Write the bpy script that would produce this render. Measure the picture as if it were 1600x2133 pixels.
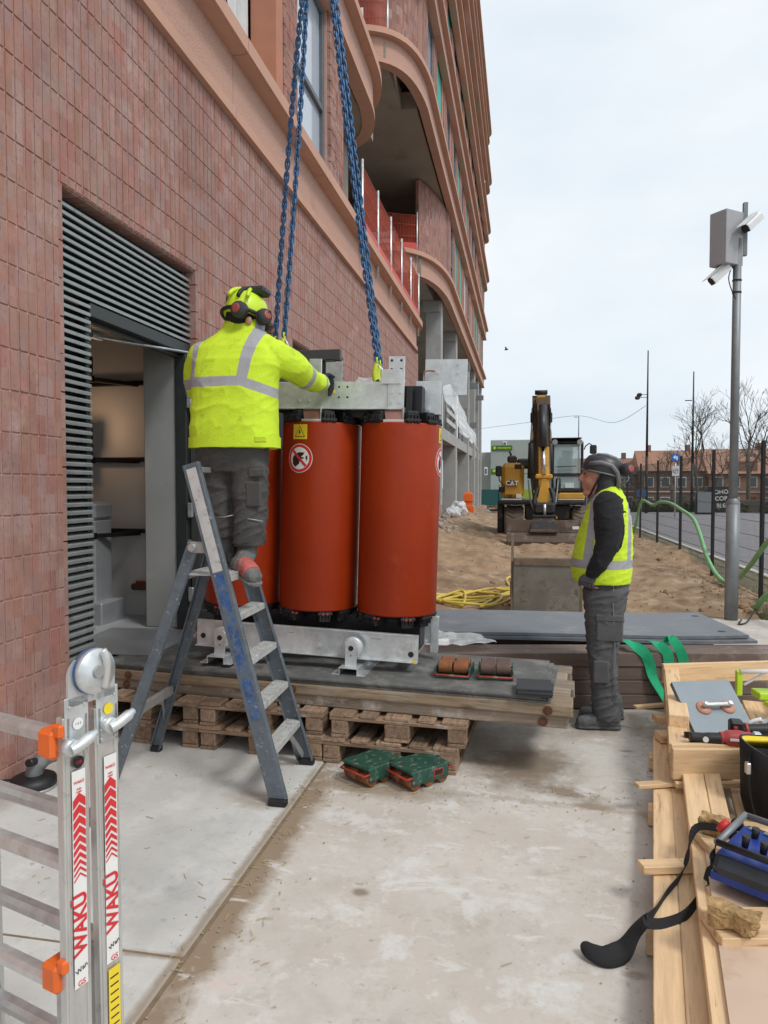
import bpy, bmesh, math, random
import numpy as np
from mathutils import Vector, Matrix, Euler, noise as mnoise

for o in list(bpy.data.objects): bpy.data.objects.remove(o)
S = bpy.context.scene
COL = S.collection
random.seed(7)
R = math.radians
PI = math.pi

# ------------------------------------------------------------------ camera
F = 1500.0            # focal length in photo pixels (photo 1600 x 2133)
CH = 1.6              # eye height
def _basis(vx=1090, vy=1012, roll=R(0.4)):
    v = np.array([(vx-800)/F, (vy-1066.5)/F, 1.0]); v /= np.linalg.norm(v)
    u = np.array([math.sin(roll), -math.cos(roll), 0.0]); u -= v*np.dot(u, v); u /= np.linalg.norm(u)
    return np.stack([np.cross(v, u), v, u])
BAS = _basis()
CAMP = np.array([0, 0, CH])
cam = bpy.data.cameras.new('camera')
cam.sensor_fit = 'HORIZONTAL'; cam.sensor_width = 36; cam.lens = 36*F/1600
cam.clip_start = 0.05; cam.clip_end = 2000
camo = bpy.data.objects.new('camera', cam); COL.objects.link(camo)
_m = Matrix.Identity(4)
for i in range(3):
    _m[i][0] = BAS[i][0]; _m[i][1] = -BAS[i][1]; _m[i][2] = -BAS[i][2]; _m[i][3] = CAMP[i]
camo.matrix_world = _m
S.camera = camo
def ray(px, py): return BAS @ np.array([(px-800)/F, (py-1066.5)/F, 1.0])
def hit(px, py, ax, val):
    d = ray(px, py); return Vector(CAMP + d*((val-CAMP[ax])/d[ax]))
def G(px, py, z=0.0): return hit(px, py, 2, z)      # point on a level at height z
def WX(px, py, x): return hit(px, py, 0, x)          # point on a wall x = const
def WY(px, py, y): return hit(px, py, 1, y)          # point on a plane y = const

# ------------------------------------------------------------------ sky, sun, exposure
W = bpy.data.worlds.new('World'); S.world = W; W.use_nodes = True
nt = W.node_tree; N = nt.nodes; L = nt.links
for n in list(N): N.remove(n)
out = N.new('ShaderNodeOutputWorld'); bg = N.new('ShaderNodeBackground')
sky = N.new('ShaderNodeTexSky'); sky.sky_type = 'NISHITA'; sky.sun_disc = False
SUN_EL, SUN_AZ = R(52), R(125)
sky.sun_elevation = SUN_EL; sky.sun_rotation = SUN_AZ
sky.air_density = 1.0; sky.dust_density = 2.5; sky.ozone_density = 1.0
tc = N.new('ShaderNodeTexCoord'); mp = N.new('ShaderNodeMapping'); mp.inputs['Scale'].default_value = (1, 1, 2.2)
nz = N.new('ShaderNodeTexNoise'); nz.inputs['Scale'].default_value = 2.1; nz.inputs['Detail'].default_value = 6
cr = N.new('ShaderNodeValToRGB')
cr.color_ramp.elements[0].position = 0.3; cr.color_ramp.elements[0].color = (6.4, 7.3, 8.15, 1)
cr.color_ramp.elements[1].position = 0.72; cr.color_ramp.elements[1].color = (9.1, 9.35, 9.4, 1)
mx = N.new('ShaderNodeMix'); mx.data_type = 'RGBA'; mx.inputs['Factor'].default_value = 0.93
L.new(tc.outputs['Generated'], mp.inputs['Vector']); L.new(mp.outputs[0], nz.inputs['Vector'])
L.new(nz.outputs['Fac'], cr.inputs['Fac'])
L.new(sky.outputs[0], mx.inputs['A']); L.new(cr.outputs[0], mx.inputs['B'])
L.new(mx.outputs['Result'], bg.inputs['Color']); bg.inputs['Strength'].default_value = 0.1
L.new(bg.outputs[0], out.inputs[0])
sun = bpy.data.lights.new('sun', 'SUN'); sun.energy = 1.5; sun.angle = R(14); sun.color = (1, 0.97, 0.93)
suno = bpy.data.objects.new('sun', sun); COL.objects.link(suno)
_sd = Vector((math.sin(SUN_AZ)*math.cos(SUN_EL), math.cos(SUN_AZ)*math.cos(SUN_EL), math.sin(SUN_EL)))
suno.rotation_euler = (-_sd).to_track_quat('-Z', 'Y').to_euler()
suno.location = _sd*50
S.view_settings.view_transform = 'Standard'; S.view_settings.look = 'None'
S.view_settings.exposure = 0.22; S.view_settings.gamma = 1; S.view_settings.use_curve_mapping = False

# ------------------------------------------------------------------ helpers
class MB:
    """collects geometry; build() links it as one mesh object"""
    def __init__(s): s.v = []; s.f = []; s.m = []; s.s = []
    def add(s, vs, fs, m=0, sm=False, T=None):
        b = len(s.v)
        if T is not None: vs = [T @ Vector(q) for q in vs]
        s.v += [tuple(q) for q in vs]
        for f in fs:
            s.f.append([b+i for i in f]); s.m.append(m); s.s.append(sm)
        return s
    def box(s, c, d, m=0, ch=0.0, T=None):
        """box centre c, full size d, optional chamfer"""
        c = Vector(c); h = Vector(d)/2
        if ch <= 0:
            vs = [c+Vector((x*h.x, y*h.y, z*h.z)) for x in (-1, 1) for y in (-1, 1) for z in (-1, 1)]
            fs = [(0,1,3,2), (4,6,7,5), (0,4,5,1), (2,3,7,6), (0,2,6,4), (1,5,7,3)]
            return s.add(vs, fs, m, False, T)
        ch = min(ch, h.x*.9, h.y*.9, h.z*.9)
        vs = []; idx = {}
        for x in (-1, 1):
            for y in (-1, 1):
                for z in (-1, 1):
                    for a in range(3):
                        q = [x*(h.x-ch), y*(h.y-ch), z*(h.z-ch)]; q[a] = (x, y, z)[a]*h[a]
                        idx[(x, y, z, a)] = len(vs); vs.append(c+Vector(q))
        fs = []
        for a in range(3):
            b, e = (a+1) % 3, (a+2) % 3
            for sg in (-1, 1):
                q = []
                for sb, se in ((-1, -1), (1, -1), (1, 1), (-1, 1)):
                    k = [0, 0, 0]; k[a] = sg; k[b] = sb; k[e] = se; q.append(idx[(*k, a)])
                fs.append(q if sg > 0 else q[::-1])
            for sb in (-1, 1):
                for se in (-1, 1):
                    k0 = [0]*3; k0[a] = -1; k0[b] = sb; k0[e] = se; k1 = list(k0); k1[a] = 1
                    q = [idx[(*k0, b)], idx[(*k1, b)], idx[(*k1, e)], idx[(*k0, e)]]
                    fs.append(q if sb*se < 0 else q[::-1])
        for x in (-1, 1):
            for y in (-1, 1):
                for z in (-1, 1):
                    q = [idx[(x, y, z, 0)], idx[(x, y, z, 1)], idx[(x, y, z, 2)]]
                    fs.append(q if x*y*z > 0 else q[::-1])
        return s.add(vs, fs, m, False, T)
    def bar(s, p0, p1, w, t, up=(0, 0, 1), m=0, ch=0.0):
        """box from p0 to p1; w across, t along up"""
        p0 = Vector(p0); p1 = Vector(p1); d = p1-p0; l = d.length; x = d/l
        z = Vector(up); z = (z - x*z.dot(x)).normalized(); y = z.cross(x)
        T = Matrix(((x.x, y.x, z.x, (p0.x+p1.x)/2), (x.y, y.y, z.y, (p0.y+p1.y)/2), (x.z, y.z, z.z, (p0.z+p1.z)/2), (0, 0, 0, 1)))
        return s.box((0, 0, 0), (l, w, t), m, ch, T)
    def loft(s, rings, m=0, sm=True, caps=True, closed=False):
        """rings: lists of points with equal count"""
        n = len(rings[0]); b = len(s.v); k = len(rings)
        for r in rings: s.v += [tuple(q) for q in r]
        for i in range(k if closed else k-1):
            j = (i+1) % k
            for a in range(n):
                c = (a+1) % n
                s.f.append([b+i*n+a, b+i*n+c, b+j*n+c, b+j*n+a]); s.m.append(m); s.s.append(sm)
        if caps and not closed:
            s.f.append([b+a for a in range(n)][::-1]); s.m.append(m); s.s.append(False)
            s.f.append([b+(k-1)*n+a for a in range(n)]); s.m.append(m); s.s.append(False)
        return s
    def cyl(s, p0, p1, r0, r1=None, n=12, m=0, sm=True, caps=True):
        p0 = Vector(p0); p1 = Vector(p1); r1 = r0 if r1 is None else r1
        d = (p1-p0).normalized(); a = d.orthogonal().normalized(); b = d.cross(a)
        rg = [[p+(a*math.cos(2*PI*i/n)+b*math.sin(2*PI*i/n))*r for i in range(n)] for p, r in ((p0, r0), (p1, r1))]
        return s.loft(rg, m, sm, caps)
    def tube(s, path, r, n=8, m=0, sm=True, caps=True, closed=False, flat=None, up=None):
        """tube through path; flat=(w,t) gives a strap with its width along 'up' frames"""
        P = [Vector(q) for q in path]; k = len(P); rg = []; prev = None
        for i in range(k):
            if closed: d = P[(i+1) % k]-P[i-1]
            else: d = P[min(i+1, k-1)]-P[max(i-1, 0)]
            d.normalize()
            if up is not None:
                u = Vector(up[i] if isinstance(up, list) else up); a = (u-d*u.dot(d)).normalized()
            elif prev is None: a = d.orthogonal().normalized()
            else: a = (prev-d*prev.dot(d)).normalized()
            prev = a; b = d.cross(a)
            rr = r[i] if isinstance(r, (list, tuple)) else r
            if flat:
                w, t = flat if not isinstance(flat, list) else flat[i]
                rg.append([P[i]+a*x*w/2+b*y*t/2 for x, y in ((1, 1), (-1, 1), (-1, -1), (1, -1))])
            else:
                rg.append([P[i]+(a*math.cos(2*PI*j/n)+b*math.sin(2*PI*j/n))*rr for j in range(n)])
        return s.loft(rg, m, sm, caps, closed)
    def lathe(s, prof, n=24, m=0, sm=True, T=None, caps=True):
        """prof: (r, z) pairs turned about z"""
        rg = [[Vector((r*math.cos(2*PI*i/n), r*math.sin(2*PI*i/n), z)) for i in range(n)] for r, z in prof]
        if T is not None: rg = [[T @ q for q in g] for g in rg]
        return s.loft(rg, m, sm, caps)
    def prism(s, poly, h, T=None, m=0, ch=0):
        """polygon (x,y) extruded from z=0 to h"""
        n = len(poly); vs = [Vector((x, y, 0)) for x, y in poly]+[Vector((x, y, h)) for x, y in poly]
        fs = [list(range(n))[::-1], list(range(n, 2*n))]+[[i, (i+1) % n, n+(i+1) % n, n+i] for i in range(n)]
        return s.add(vs, fs, m, False, T)
    def mesh(s, name, mats):
        me = bpy.data.meshes.new(name); me.from_pydata(s.v, [], s.f)
        for q in (mats if isinstance(mats, (list, tuple)) else [mats]): me.materials.append(q)
        me.polygons.foreach_set('material_index', s.m); me.polygons.foreach_set('use_smooth', s.s)
        bm = bmesh.new(); bm.from_mesh(me); bmesh.ops.recalc_face_normals(bm, faces=bm.faces); bm.to_mesh(me); bm.free()
        me.update(); return me
    def build(s, name, mats, parent=None, label=None, cat=None, group=None, kind=None):
        return link(name, s.mesh(name, mats), parent, label, cat, group, kind)
def link(name, me, parent=None, label=None, cat=None, group=None, kind=None):
    o = bpy.data.objects.new(name, me); COL.objects.link(o)
    if parent is not None: o.parent = parent
    return tag(o, label, cat, group, kind)
def tag(o, label=None, cat=None, group=None, kind=None):
    for k, q in (('label', label), ('category', cat), ('group', group), ('kind', kind)):
        if q: o[k] = q
    return o
def thing(name, label, cat, loc=(0, 0, 0), rz=0, group=None):
    o = bpy.data.objects.new(name, None); COL.objects.link(o); o.empty_display_size = .1
    o.location = loc; o.rotation_euler = (0, 0, rz)
    return tag(o, label, cat, group)
def copy_tree(o, parent=None, kids=None):
    c = o.copy(); COL.objects.link(c)
    if parent is not None: c.parent = parent
    for ch in [q for q in list(COL.objects) if q.parent == o]: copy_tree(ch, c)
    return c
def mapT(p, x, y, z):
    return Matrix(((x[0], y[0], z[0], p[0]), (x[1], y[1], z[1], p[1]), (x[2], y[2], z[2], p[2]), (0, 0, 0, 1)))
def arc(cx, cy, r, a0, a1, n=8): return [(cx+r*math.cos(R(a0+(a1-a0)*i/n)), cy+r*math.sin(R(a0+(a1-a0)*i/n))) for i in range(n+1)]
def spline(P, n=8):
    """Catmull-Rom through points"""
    P = [Vector(q) for q in P]; o = []
    for i in range(len(P)-1):
        a = P[max(i-1, 0)]; b = P[i]; c = P[i+1]; d = P[min(i+2, len(P)-1)]
        for j in range(n):
            t = j/n; o.append(0.5*((2*b)+(c-a)*t+(2*a-5*b+4*c-d)*t*t+(3*b-a-3*c+d)*t**3))
    o.append(P[-1]); return o

# ------------------------------------------------------------------ materials
def mat(name, col, rough=.6, metal=0., var=.12, scale=6., bump=0., bscale=40., stretch=None, rnd=0., dirt=None, coords='Object', spec=.5, alpha=1., trans=0., sub=None, emit=None, detail=4, specks=None):
    """var: light/dark noise; dirt: (colour, amount, scale) patches; stretch: vector scale for grain; rnd: tone by object"""
    m = bpy.data.materials.new(name); m.use_nodes = True
    t = m.node_tree; n = t.nodes; l = t.links; b = n['Principled BSDF']
    b.inputs['Roughness'].default_value = rough; b.inputs['Metallic'].default_value = metal
    b.inputs['Specular IOR Level'].default_value = spec
    if coords == 'Position': co = n.new('ShaderNodeNewGeometry').outputs['Position']
    else: co = n.new('ShaderNodeTexCoord').outputs['Object']
    if rnd or stretch:
        oi = n.new('ShaderNodeObjectInfo')
    if stretch:
        mpn = n.new('ShaderNodeMapping'); mpn.inputs['Scale'].default_value = stretch; l.new(co, mpn.inputs['Vector']); co2 = mpn.outputs[0]
        ad = n.new('ShaderNodeVectorMath'); ad.operation = 'ADD'; l.new(co2, ad.inputs[0])
        mu = n.new('ShaderNodeMath'); mu.operation = 'MULTIPLY'; mu.inputs[1].default_value = 37.; l.new(oi.outputs['Random'], mu.inputs[0])
        l.new(mu.outputs[0], ad.inputs[1]); co2 = ad.outputs[0]
    else: co2 = co
    nz = n.new('ShaderNodeTexNoise'); nz.inputs['Scale'].default_value = scale; nz.inputs['Detail'].default_value = detail; nz.inputs['Roughness'].default_value = .65
    l.new(co2, nz.inputs['Vector'])
    rp = n.new('ShaderNodeMapRange'); rp.inputs['From Min'].default_value = .3; rp.inputs['From Max'].default_value = .7
    rp.inputs['To Min'].default_value = 1-var; rp.inputs['To Max'].default_value = 1+var
    l.new(nz.outputs['Fac'], rp.inputs['Value']); fac = rp.outputs[0]
    if rnd:
        r2 = n.new('ShaderNodeMapRange'); r2.inputs['To Min'].default_value = 1-rnd; r2.inputs['To Max'].default_value = 1+rnd
        l.new(oi.outputs['Random'], r2.inputs['Value'])
        mm = n.new('ShaderNodeMath'); mm.operation = 'MULTIPLY'; l.new(fac, mm.inputs[0]); l.new(r2.outputs[0], mm.inputs[1]); fac = mm.outputs[0]
    vm = n.new('ShaderNodeVectorMath'); vm.operation = 'SCALE'; vm.inputs[0].default_value = col[:3]; l.new(fac, vm.inputs['Scale'])
    c = vm.outputs[0]
    for dd in ([dirt] if dirt and not isinstance(dirt, list) else (dirt or [])):
        dc, da, ds = dd[:3]
        nd = n.new('ShaderNodeTexNoise'); nd.inputs['Scale'].default_value = ds; nd.inputs['Detail'].default_value = 6; nd.inputs['Roughness'].default_value = .7
        l.new(co2 if len(dd) > 3 else co, nd.inputs['Vector'])
        r3 = n.new('ShaderNodeMapRange'); r3.inputs['From Min'].default_value = .62-da*.35; r3.inputs['From Max'].default_value = .72-da*.2
        l.new(nd.outputs['Fac'], r3.inputs['Value'])
        mi = n.new('ShaderNodeMix'); mi.data_type = 'RGBA'; l.new(r3.outputs[0], mi.inputs['Factor']); l.new(c, mi.inputs['A'])
        mi.inputs['B'].default_value = (*dc[:3], 1); c = mi.outputs['Result']
    l.new(c, b.inputs['Base Color'])
    rr = n.new('ShaderNodeMapRange'); rr.inputs['To Min'].default_value = max(rough-.12, .02); rr.inputs['To Max'].default_value = min(rough+.12, 1)
    l.new(nz.outputs['Fac'], rr.inputs['Value']); l.new(rr.outputs[0], b.inputs['Roughness'])
    if bump:
        nb = n.new('ShaderNodeTexNoise'); nb.inputs['Scale'].default_value = bscale; nb.inputs['Detail'].default_value = 4
        l.new(co2, nb.inputs['Vector'])
        bp = n.new('ShaderNodeBump'); bp.inputs['Strength'].default_value = bump; bp.inputs['Distance'].default_value = .01
        l.new(nb.outputs['Fac'], bp.inputs['Height']); l.new(bp.outputs[0], b.inputs['Normal'])
    if alpha < 1: b.inputs['Alpha'].default_value = alpha
    if trans: b.inputs['Transmission Weight'].default_value = trans
    if emit: b.inputs['Emission Color'].default_value = (*emit[0], 1); b.inputs['Emission Strength'].default_value = emit[1]
    m['base'] = 1
    return m

C = {}
C['galv'] = mat('galvanised', (.64, .67, .68), .40, .7, .16, 14, dirt=((.48, .50, .51), .15, 9))
C['steelp'] = mat('zinc_steel_paint', (.46, .49, .50), .45, .55, .12, 10, bump=.05, bscale=60)
C['alu'] = mat('aluminium', (.60, .60, .585), .36, .65, .14, 25, stretch=(1, 1, .15), dirt=((.40, .39, .37), .13, 14))
C['alu_d'] = mat('aluminium_dull', (.42, .42, .41), .5, .6, .15, 18, dirt=((.55, .53, .5), .15, 16))
C['ladder'] = mat('ladder_paint', (.11, .135, .158), .5, .1, .2, 14, dirt=((.45, .45, .43), .05, 38), bump=.1, bscale=70)
C['ladder_blue'] = mat('ladder_blue', (.02, .085, .26), .5, 0, .3, 20, dirt=((.10, .12, .14), .35, 18))
C['tread'] = mat('tread', (.56, .57, .55), .55, .35, .2, 30, dirt=((.36, .35, .33), .2, 20))
C['dark'] = mat('dark_plastic', (.012, .012, .013), .5, 0, .3, 10)
C['black'] = mat('black_metal', (.015, .015, .017), .4, .2, .3, 10)
C['rubber'] = mat('rubber_mat', (.115, .118, .113), .75, 0, .25, 7, bump=.25, bscale=60, dirt=[((.26, .255, .23), .3, 3.5), ((.16, .155, .14), .3, 14)])
C['rubber_s'] = mat('rubber_side', (.035, .036, .038), .8, 0, .3, 20, bump=.2, bscale=50, dirt=((.15, .14, .12), .15, 9))
C['pad'] = mat('rubber_pad', (.035, .038, .042), .7, 0, .2, 12, bump=.1, bscale=80)
C['plate'] = mat('road_plate', (.15, .165, .182), .5, 0, .18, 5, bump=.25, bscale=14, dirt=((.22, .22, .215), .2, 3))
C['orange'] = mat('resin_coil', (.30, .029, .004), .42, 0, .10, 2.2, bump=.05, bscale=5, spec=.26, dirt=[((.35, .045, .012), .12, 3.0), ((.24, .021, .004), .12, 1.6)], detail=7)
C['orange_pl'] = mat('orange_plastic', (.75, .14, .02), .45, 0, .12, 9)
C['white'] = mat('white_plastic', (.75, .76, .77), .45, 0, .05, 8)
C['whited'] = mat('white_dusty', (.55, .55, .54), .7, 0, .1, 5)
C['grey'] = mat('grey_box', (.36, .36, .37), .5, .1, .06, 6)
C['poleg'] = mat('pole_grey', (.23, .245, .255), .5, .4, .14, 8, dirt=((.24, .25, .25), .2, 4))
C['wood_new'] = mat('wood_new', (.69, .48, .275), .65, 0, .16, 5, bump=.12, bscale=12, stretch=(.7, 9, 9), rnd=.13, dirt=((.36, .19, .08), .13, 4, 1), coords='Object')
C['wood_w'] = mat('wood_weathered', (.265, .21, .16), .8, 0, .3, 6, bump=.35, bscale=14, stretch=(.6, 9, 9), rnd=.2, dirt=[((.10, .07, .05), .2, 5, 1), ((.42, .38, .33), .2, 4)])
C['wood_y'] = mat('wood_yellowish', (.27, .20, .125), .8, 0, .3, 5, bump=.35, bscale=14, stretch=(.6, 9, 9), rnd=.1, dirt=[((.30, .25, .19), .32, 3), ((.12, .08, .05), .2, 6, 1)])
C['pallet'] = mat('wood_pallet', (.285, .19, .125), .82, 0, .3, 6, bump=.35, bscale=14, stretch=(.7, 8, 8), rnd=.3, dirt=[((.14, .085, .05), .25, 5, 1), ((.45, .40, .33), .16, 5)])
C['brownmat'] = mat('brown_beam', (.155, .11, .09), .72, 0, .18, 4, bump=.15, bscale=20, stretch=(.5, 8, 8), rnd=.1, dirt=((.26, .2, .165), .2, 3))
def knots(m, scale, col, thr=.13, amount=.75):
    n = m.node_tree.nodes; l = m.node_tree.links; b = n['Principled BSDF']; co = n.new('ShaderNodeTexCoord').outputs['Object']; oi = n.new('ShaderNodeObjectInfo')
    mp = n.new('ShaderNodeMapping'); mp.inputs['Scale'].default_value = scale; l.new(co, mp.inputs['Vector'])
    ad = n.new('ShaderNodeVectorMath'); ad.operation = 'ADD'; l.new(mp.outputs[0], ad.inputs[0]); mu = n.new('ShaderNodeMath'); mu.operation = 'MULTIPLY'; mu.inputs[1].default_value = 61.; l.new(oi.outputs['Random'], mu.inputs[0]); l.new(mu.outputs[0], ad.inputs[1])
    v = n.new('ShaderNodeTexVoronoi'); v.inputs['Scale'].default_value = 1; l.new(ad.outputs[0], v.inputs['Vector'])
    r = n.new('ShaderNodeMapRange'); r.inputs['From Min'].default_value = thr; r.inputs['From Max'].default_value = thr*.45; r.inputs['To Max'].default_value = amount; l.new(v.outputs['Distance'], r.inputs['Value'])
    s = b.inputs['Base Color'].links[0].from_socket; mi = n.new('ShaderNodeMix'); mi.data_type = 'RGBA'; l.new(r.outputs[0], mi.inputs['Factor']); l.new(s, mi.inputs['A']); mi.inputs['B'].default_value = (*col, 1); l.new(mi.outputs['Result'], b.inputs['Base Color'])
knots(C['wood_new'], (2.6, 9, 9), (.30, .15, .06)); knots(C['wood_w'], (2.2, 7, 7), (.09, .065, .045)); knots(C['pallet'], (2.4, 8, 8), (.11, .065, .04)); knots(C['wood_y'], (2.2, 7, 7), (.11, .075, .045))
C['rotwood'] = mat('rot_wood', (.42, .27, .12), .9, 0, .45, 22, bump=.9, bscale=60, dirt=((.16, .09, .04), .3, 25))
C['rust'] = mat('rust', (.13, .055, .03), .85, .1, .35, 20, bump=.3, bscale=60)
C['roller'] = mat('roller_orange', (.25, .095, .035), .6, .2, .25, 18, dirt=((.12, .07, .05), .3, 14))
C['rollerb'] = mat('roller_brown', (.12, .075, .06), .6, .2, .25, 18)
C['green_m'] = mat('skate_green', (.018, .075, .05), .55, .1, .3, 18, dirt=((.24, .25, .23), .2, 30))
C['red_m'] = mat('red_rod', (.34, .035, .025), .5, .1, .2, 14, dirt=((.3, .2, .18), .15, 20))
C['sling'] = mat('sling_green', (.012, .37, .17), .8, 0, .15, 25, bump=.3, bscale=150)
C['hose_g'] = mat('hose_green', (.22, .50, .22), .45, 0, .1, 6)
C['hose_y'] = mat('hose_yellow', (.66, .50, .08), .5, 0, .15, 6, dirt=((.36, .3, .2), .1, 8))
C['blackm'] = mat('strap_black', (.014, .014, .016), .85, 0, .3, 30, bump=.3, bscale=200)
C['chain'] = mat('chain_blue', (.035, .115, .25), .42, .35, .3, 22, dirt=((.11, .17, .25), .22, 30))
C['lime'] = mat('hook_lime', (.60, .72, .04), .4, 0, .12, 12)
C['limeg'] = mat('lime_plastic', (.45, .68, .02), .4, 0, .08, 12)
C['yellow'] = mat('sticker_yellow', (.82, .62, .03), .45, 0, .04, 10)
C['red'] = mat('sticker_red', (.62, .03, .035), .45, 0, .05, 10)
C['stw'] = mat('sticker_white', (.78, .77, .75), .45, 0, .04, 20)
C['stk'] = mat('sticker_black', (.012, .012, .012), .5, 0, .1, 10)
C['skin'] = mat('skin', (.50, .24, .165), .5, 0, .12, 18, dirt=((.46, .15, .10), .2, 12))
C['glass'] = mat('window_glass', (.45, .52, .60), .06, 0, .04, 1, spec=1.0)
C['gravel'] = mat('rubble', (.33, .30, .26), .9, 0, .3, 20, bump=.5, bscale=40)
# ------------------------------------------------------------------ ground materials
def nodes_of(m): return m.node_tree.nodes, m.node_tree.links, m.node_tree.nodes['Principled BSDF']
def stained(m, stains, noise_scale=7., wob=.8):
    """adds dirt patches with shapes of their own: (colour, x, y, rx, ry, turn, strength)"""
    n, l, b = nodes_of(m)
    pos = n.new('ShaderNodeNewGeometry').outputs['Position']
    nz = n.new('ShaderNodeTexNoise'); nz.inputs['Scale'].default_value = noise_scale; nz.inputs['Detail'].default_value = 6
    nz.inputs['Roughness'].default_value = .65
    l.new(pos, nz.inputs['Vector'])
    src = b.inputs['Base Color'].links[0].from_socket
    for col, x, y, rx, ry, tz, st in stains:
        mp = n.new('ShaderNodeMapping'); mp.vector_type = 'TEXTURE'
        mp.inputs['Location'].default_value = (x, y, 0); mp.inputs['Rotation'].default_value = (0, 0, R(tz)); mp.inputs['Scale'].default_value = (rx, ry, 100)
        l.new(pos, mp.inputs['Vector'])
        ln = n.new('ShaderNodeVectorMath'); ln.operation = 'LENGTH'; l.new(mp.outputs[0], ln.inputs[0])
        ma = n.new('ShaderNodeMath'); ma.operation = 'MULTIPLY_ADD'; l.new(nz.outputs['Fac'], ma.inputs[0]); ma.inputs[1].default_value = wob*2; 
        l.new(ln.outputs['Value'], ma.inputs[2])
        r = n.new('ShaderNodeMapRange'); r.inputs['From Min'].default_value = .45+wob; r.inputs['From Max'].default_value = 1.15+wob
        r.inputs['To Min'].default_value = st; r.inputs['To Max'].default_value = 0
        l.new(ma.outputs[0], r.inputs['Value'])
        mi = n.new('ShaderNodeMix'); mi.data_type = 'RGBA'; l.new(r.outputs[0], mi.inputs['Factor']); l.new(src, mi.inputs['A'])
        mi.inputs['B'].default_value = (*col, 1); src = mi.outputs['Result']
    l.new(src, b.inputs['Base Color'])
    return m
CONC = dict(rough=.85, var=.10, scale=2.2, bump=.10, bscale=55, coords='Position', detail=7)
concA = mat('concrete_pale', (.57, .57, .54), dirt=[((.49, .495, .48), .25, 2.0), ((.66, .66, .64), .25, 3.1), ((.38, .385, .38), .06, 22), ((.46, .46, .44), .12, 9)], **CONC)
concB = mat('concrete_tan', (.53, .485, .43), dirt=[((.60, .58, .535), .45, 1.3), ((.45, .40, .34), .16, 2.6), ((.66, .655, .63), .26, 3.4), ((.60, .49, .43), .04, 1.7), ((.47, .43, .37), .16, 11), ((.64, .62, .58), .12, 7), ((.36, .32, .27), .03, 26)], **CONC)
BR = (.27, .20, .13); BR2 = (.19, .135, .085)
stained(concA, [(BR, -1.135, 2.6, .03, 1.9, 0, .75), (BR, -1.25, 2.21, .32, .022, 2, .7), (BR, -1.3, 3.45, .20, .12, 0, .5), ((.20, .205, .205), -1.55, 2.75, .34, .42, 20, .22), ((.2, .2, .2), -1.3, 2.45, .2, .25, 0, .2), (BR2, -2.62, 3.0, .12, .9, 0, .35)])
stained(concB, [(BR, -1.085, 2.85, .105, 2.0, 0, .95), (BR, -.75, 3.72, .46, .16, -4, .75), (BR2, .02, 4.15, .30, .34, -30, .8), (BR2, .25, 3.82, .2, .09, -25, .75), (BR2, .36, 3.68, .11, .05, 0, .6),
                (BR2, -.62, 2.72, .042, .03, 0, .75), (BR2, .37, 2.42, .05, .022, 0, .55), (BR, .3, 3.66, .75, .035, -5, .35), (BR, .70, 3.5, .07, 1.3, -9, .5), (BR2, .45, 5.05, .55, .4, 0, .5), (BR2, .62, 4.5, .05, .02, 0, .6)])
def streaks(m, col, ang, scale, thr, amt):
    n, l, b = nodes_of(m); pos = n.new('ShaderNodeNewGeometry').outputs['Position']
    mp = n.new('ShaderNodeMapping'); mp.inputs['Rotation'].default_value = (0, 0, R(ang)); mp.inputs['Scale'].default_value = scale; l.new(pos, mp.inputs['Vector'])
    nz = n.new('ShaderNodeTexNoise'); nz.inputs['Scale'].default_value = 1; nz.inputs['Detail'].default_value = 8; nz.inputs['Roughness'].default_value = .72; nz.inputs['Distortion'].default_value = .5; l.new(mp.outputs[0], nz.inputs['Vector'])
    r = n.new('ShaderNodeMapRange'); r.inputs['From Min'].default_value = thr; r.inputs['From Max'].default_value = thr+.035; r.inputs['To Max'].default_value = amt; l.new(nz.outputs['Fac'], r.inputs['Value'])
    s = b.inputs['Base Color'].links[0].from_socket; mi = n.new('ShaderNodeMix'); mi.data_type = 'RGBA'; l.new(r.outputs[0], mi.inputs['Factor']); l.new(s, mi.inputs['A']); mi.inputs['B'].default_value = (*col, 1); l.new(mi.outputs['Result'], b.inputs['Base Color'])
streaks(concB, (.67, .66, .63), 20, (2.2, 5, 1), .60, .65); streaks(concB, (.42, .37, .31), -35, (3, 7, 1), .64, .6); streaks(concB, (.43, .385, .325), 8, (14, 30, 1), .66, .6); streaks(concB, (.66, .65, .62), 65, (3, 8, 1), .63, .6)
streaks(concB, (.57, .46, .41), 70, (1.2, 2.5, 1), .66, .35)
streaks(concA, (.44, .45, .445), 40, (9, 14, 1), .60, .5); streaks(concA, (.66, .66, .645), -20, (3, 6, 1), .60, .5); streaks(concA, (.36, .37, .375), 10, (28, 36, 1), .66, .7)
sandm = mat('sand_soil', (.305, .205, .122), .95, 0, .3, 1.6, bump=1.0, bscale=16, coords='Position', dirt=[((.17, .11, .066), .3, 1.1), ((.41, .31, .21), .28, 2.6), ((.22, .15, .09), .12, 9)], detail=9)
grassm = mat('verge_ground', (.15, .125, .075), .95, 0, .3, 3, bump=.5, bscale=20, coords='Position', dirt=((.075, .085, .03), .42, 2.5))
roadm = mat('road_paving', (.215, .205, .215), .9, 0, .10, .8, bump=.1, bscale=30, coords='Position', dirt=((.26, .245, .25), .3, .5))
farm = mat('far_ground', (.12, .12, .06), .95, 0, .3, .2, coords='Position')

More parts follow.
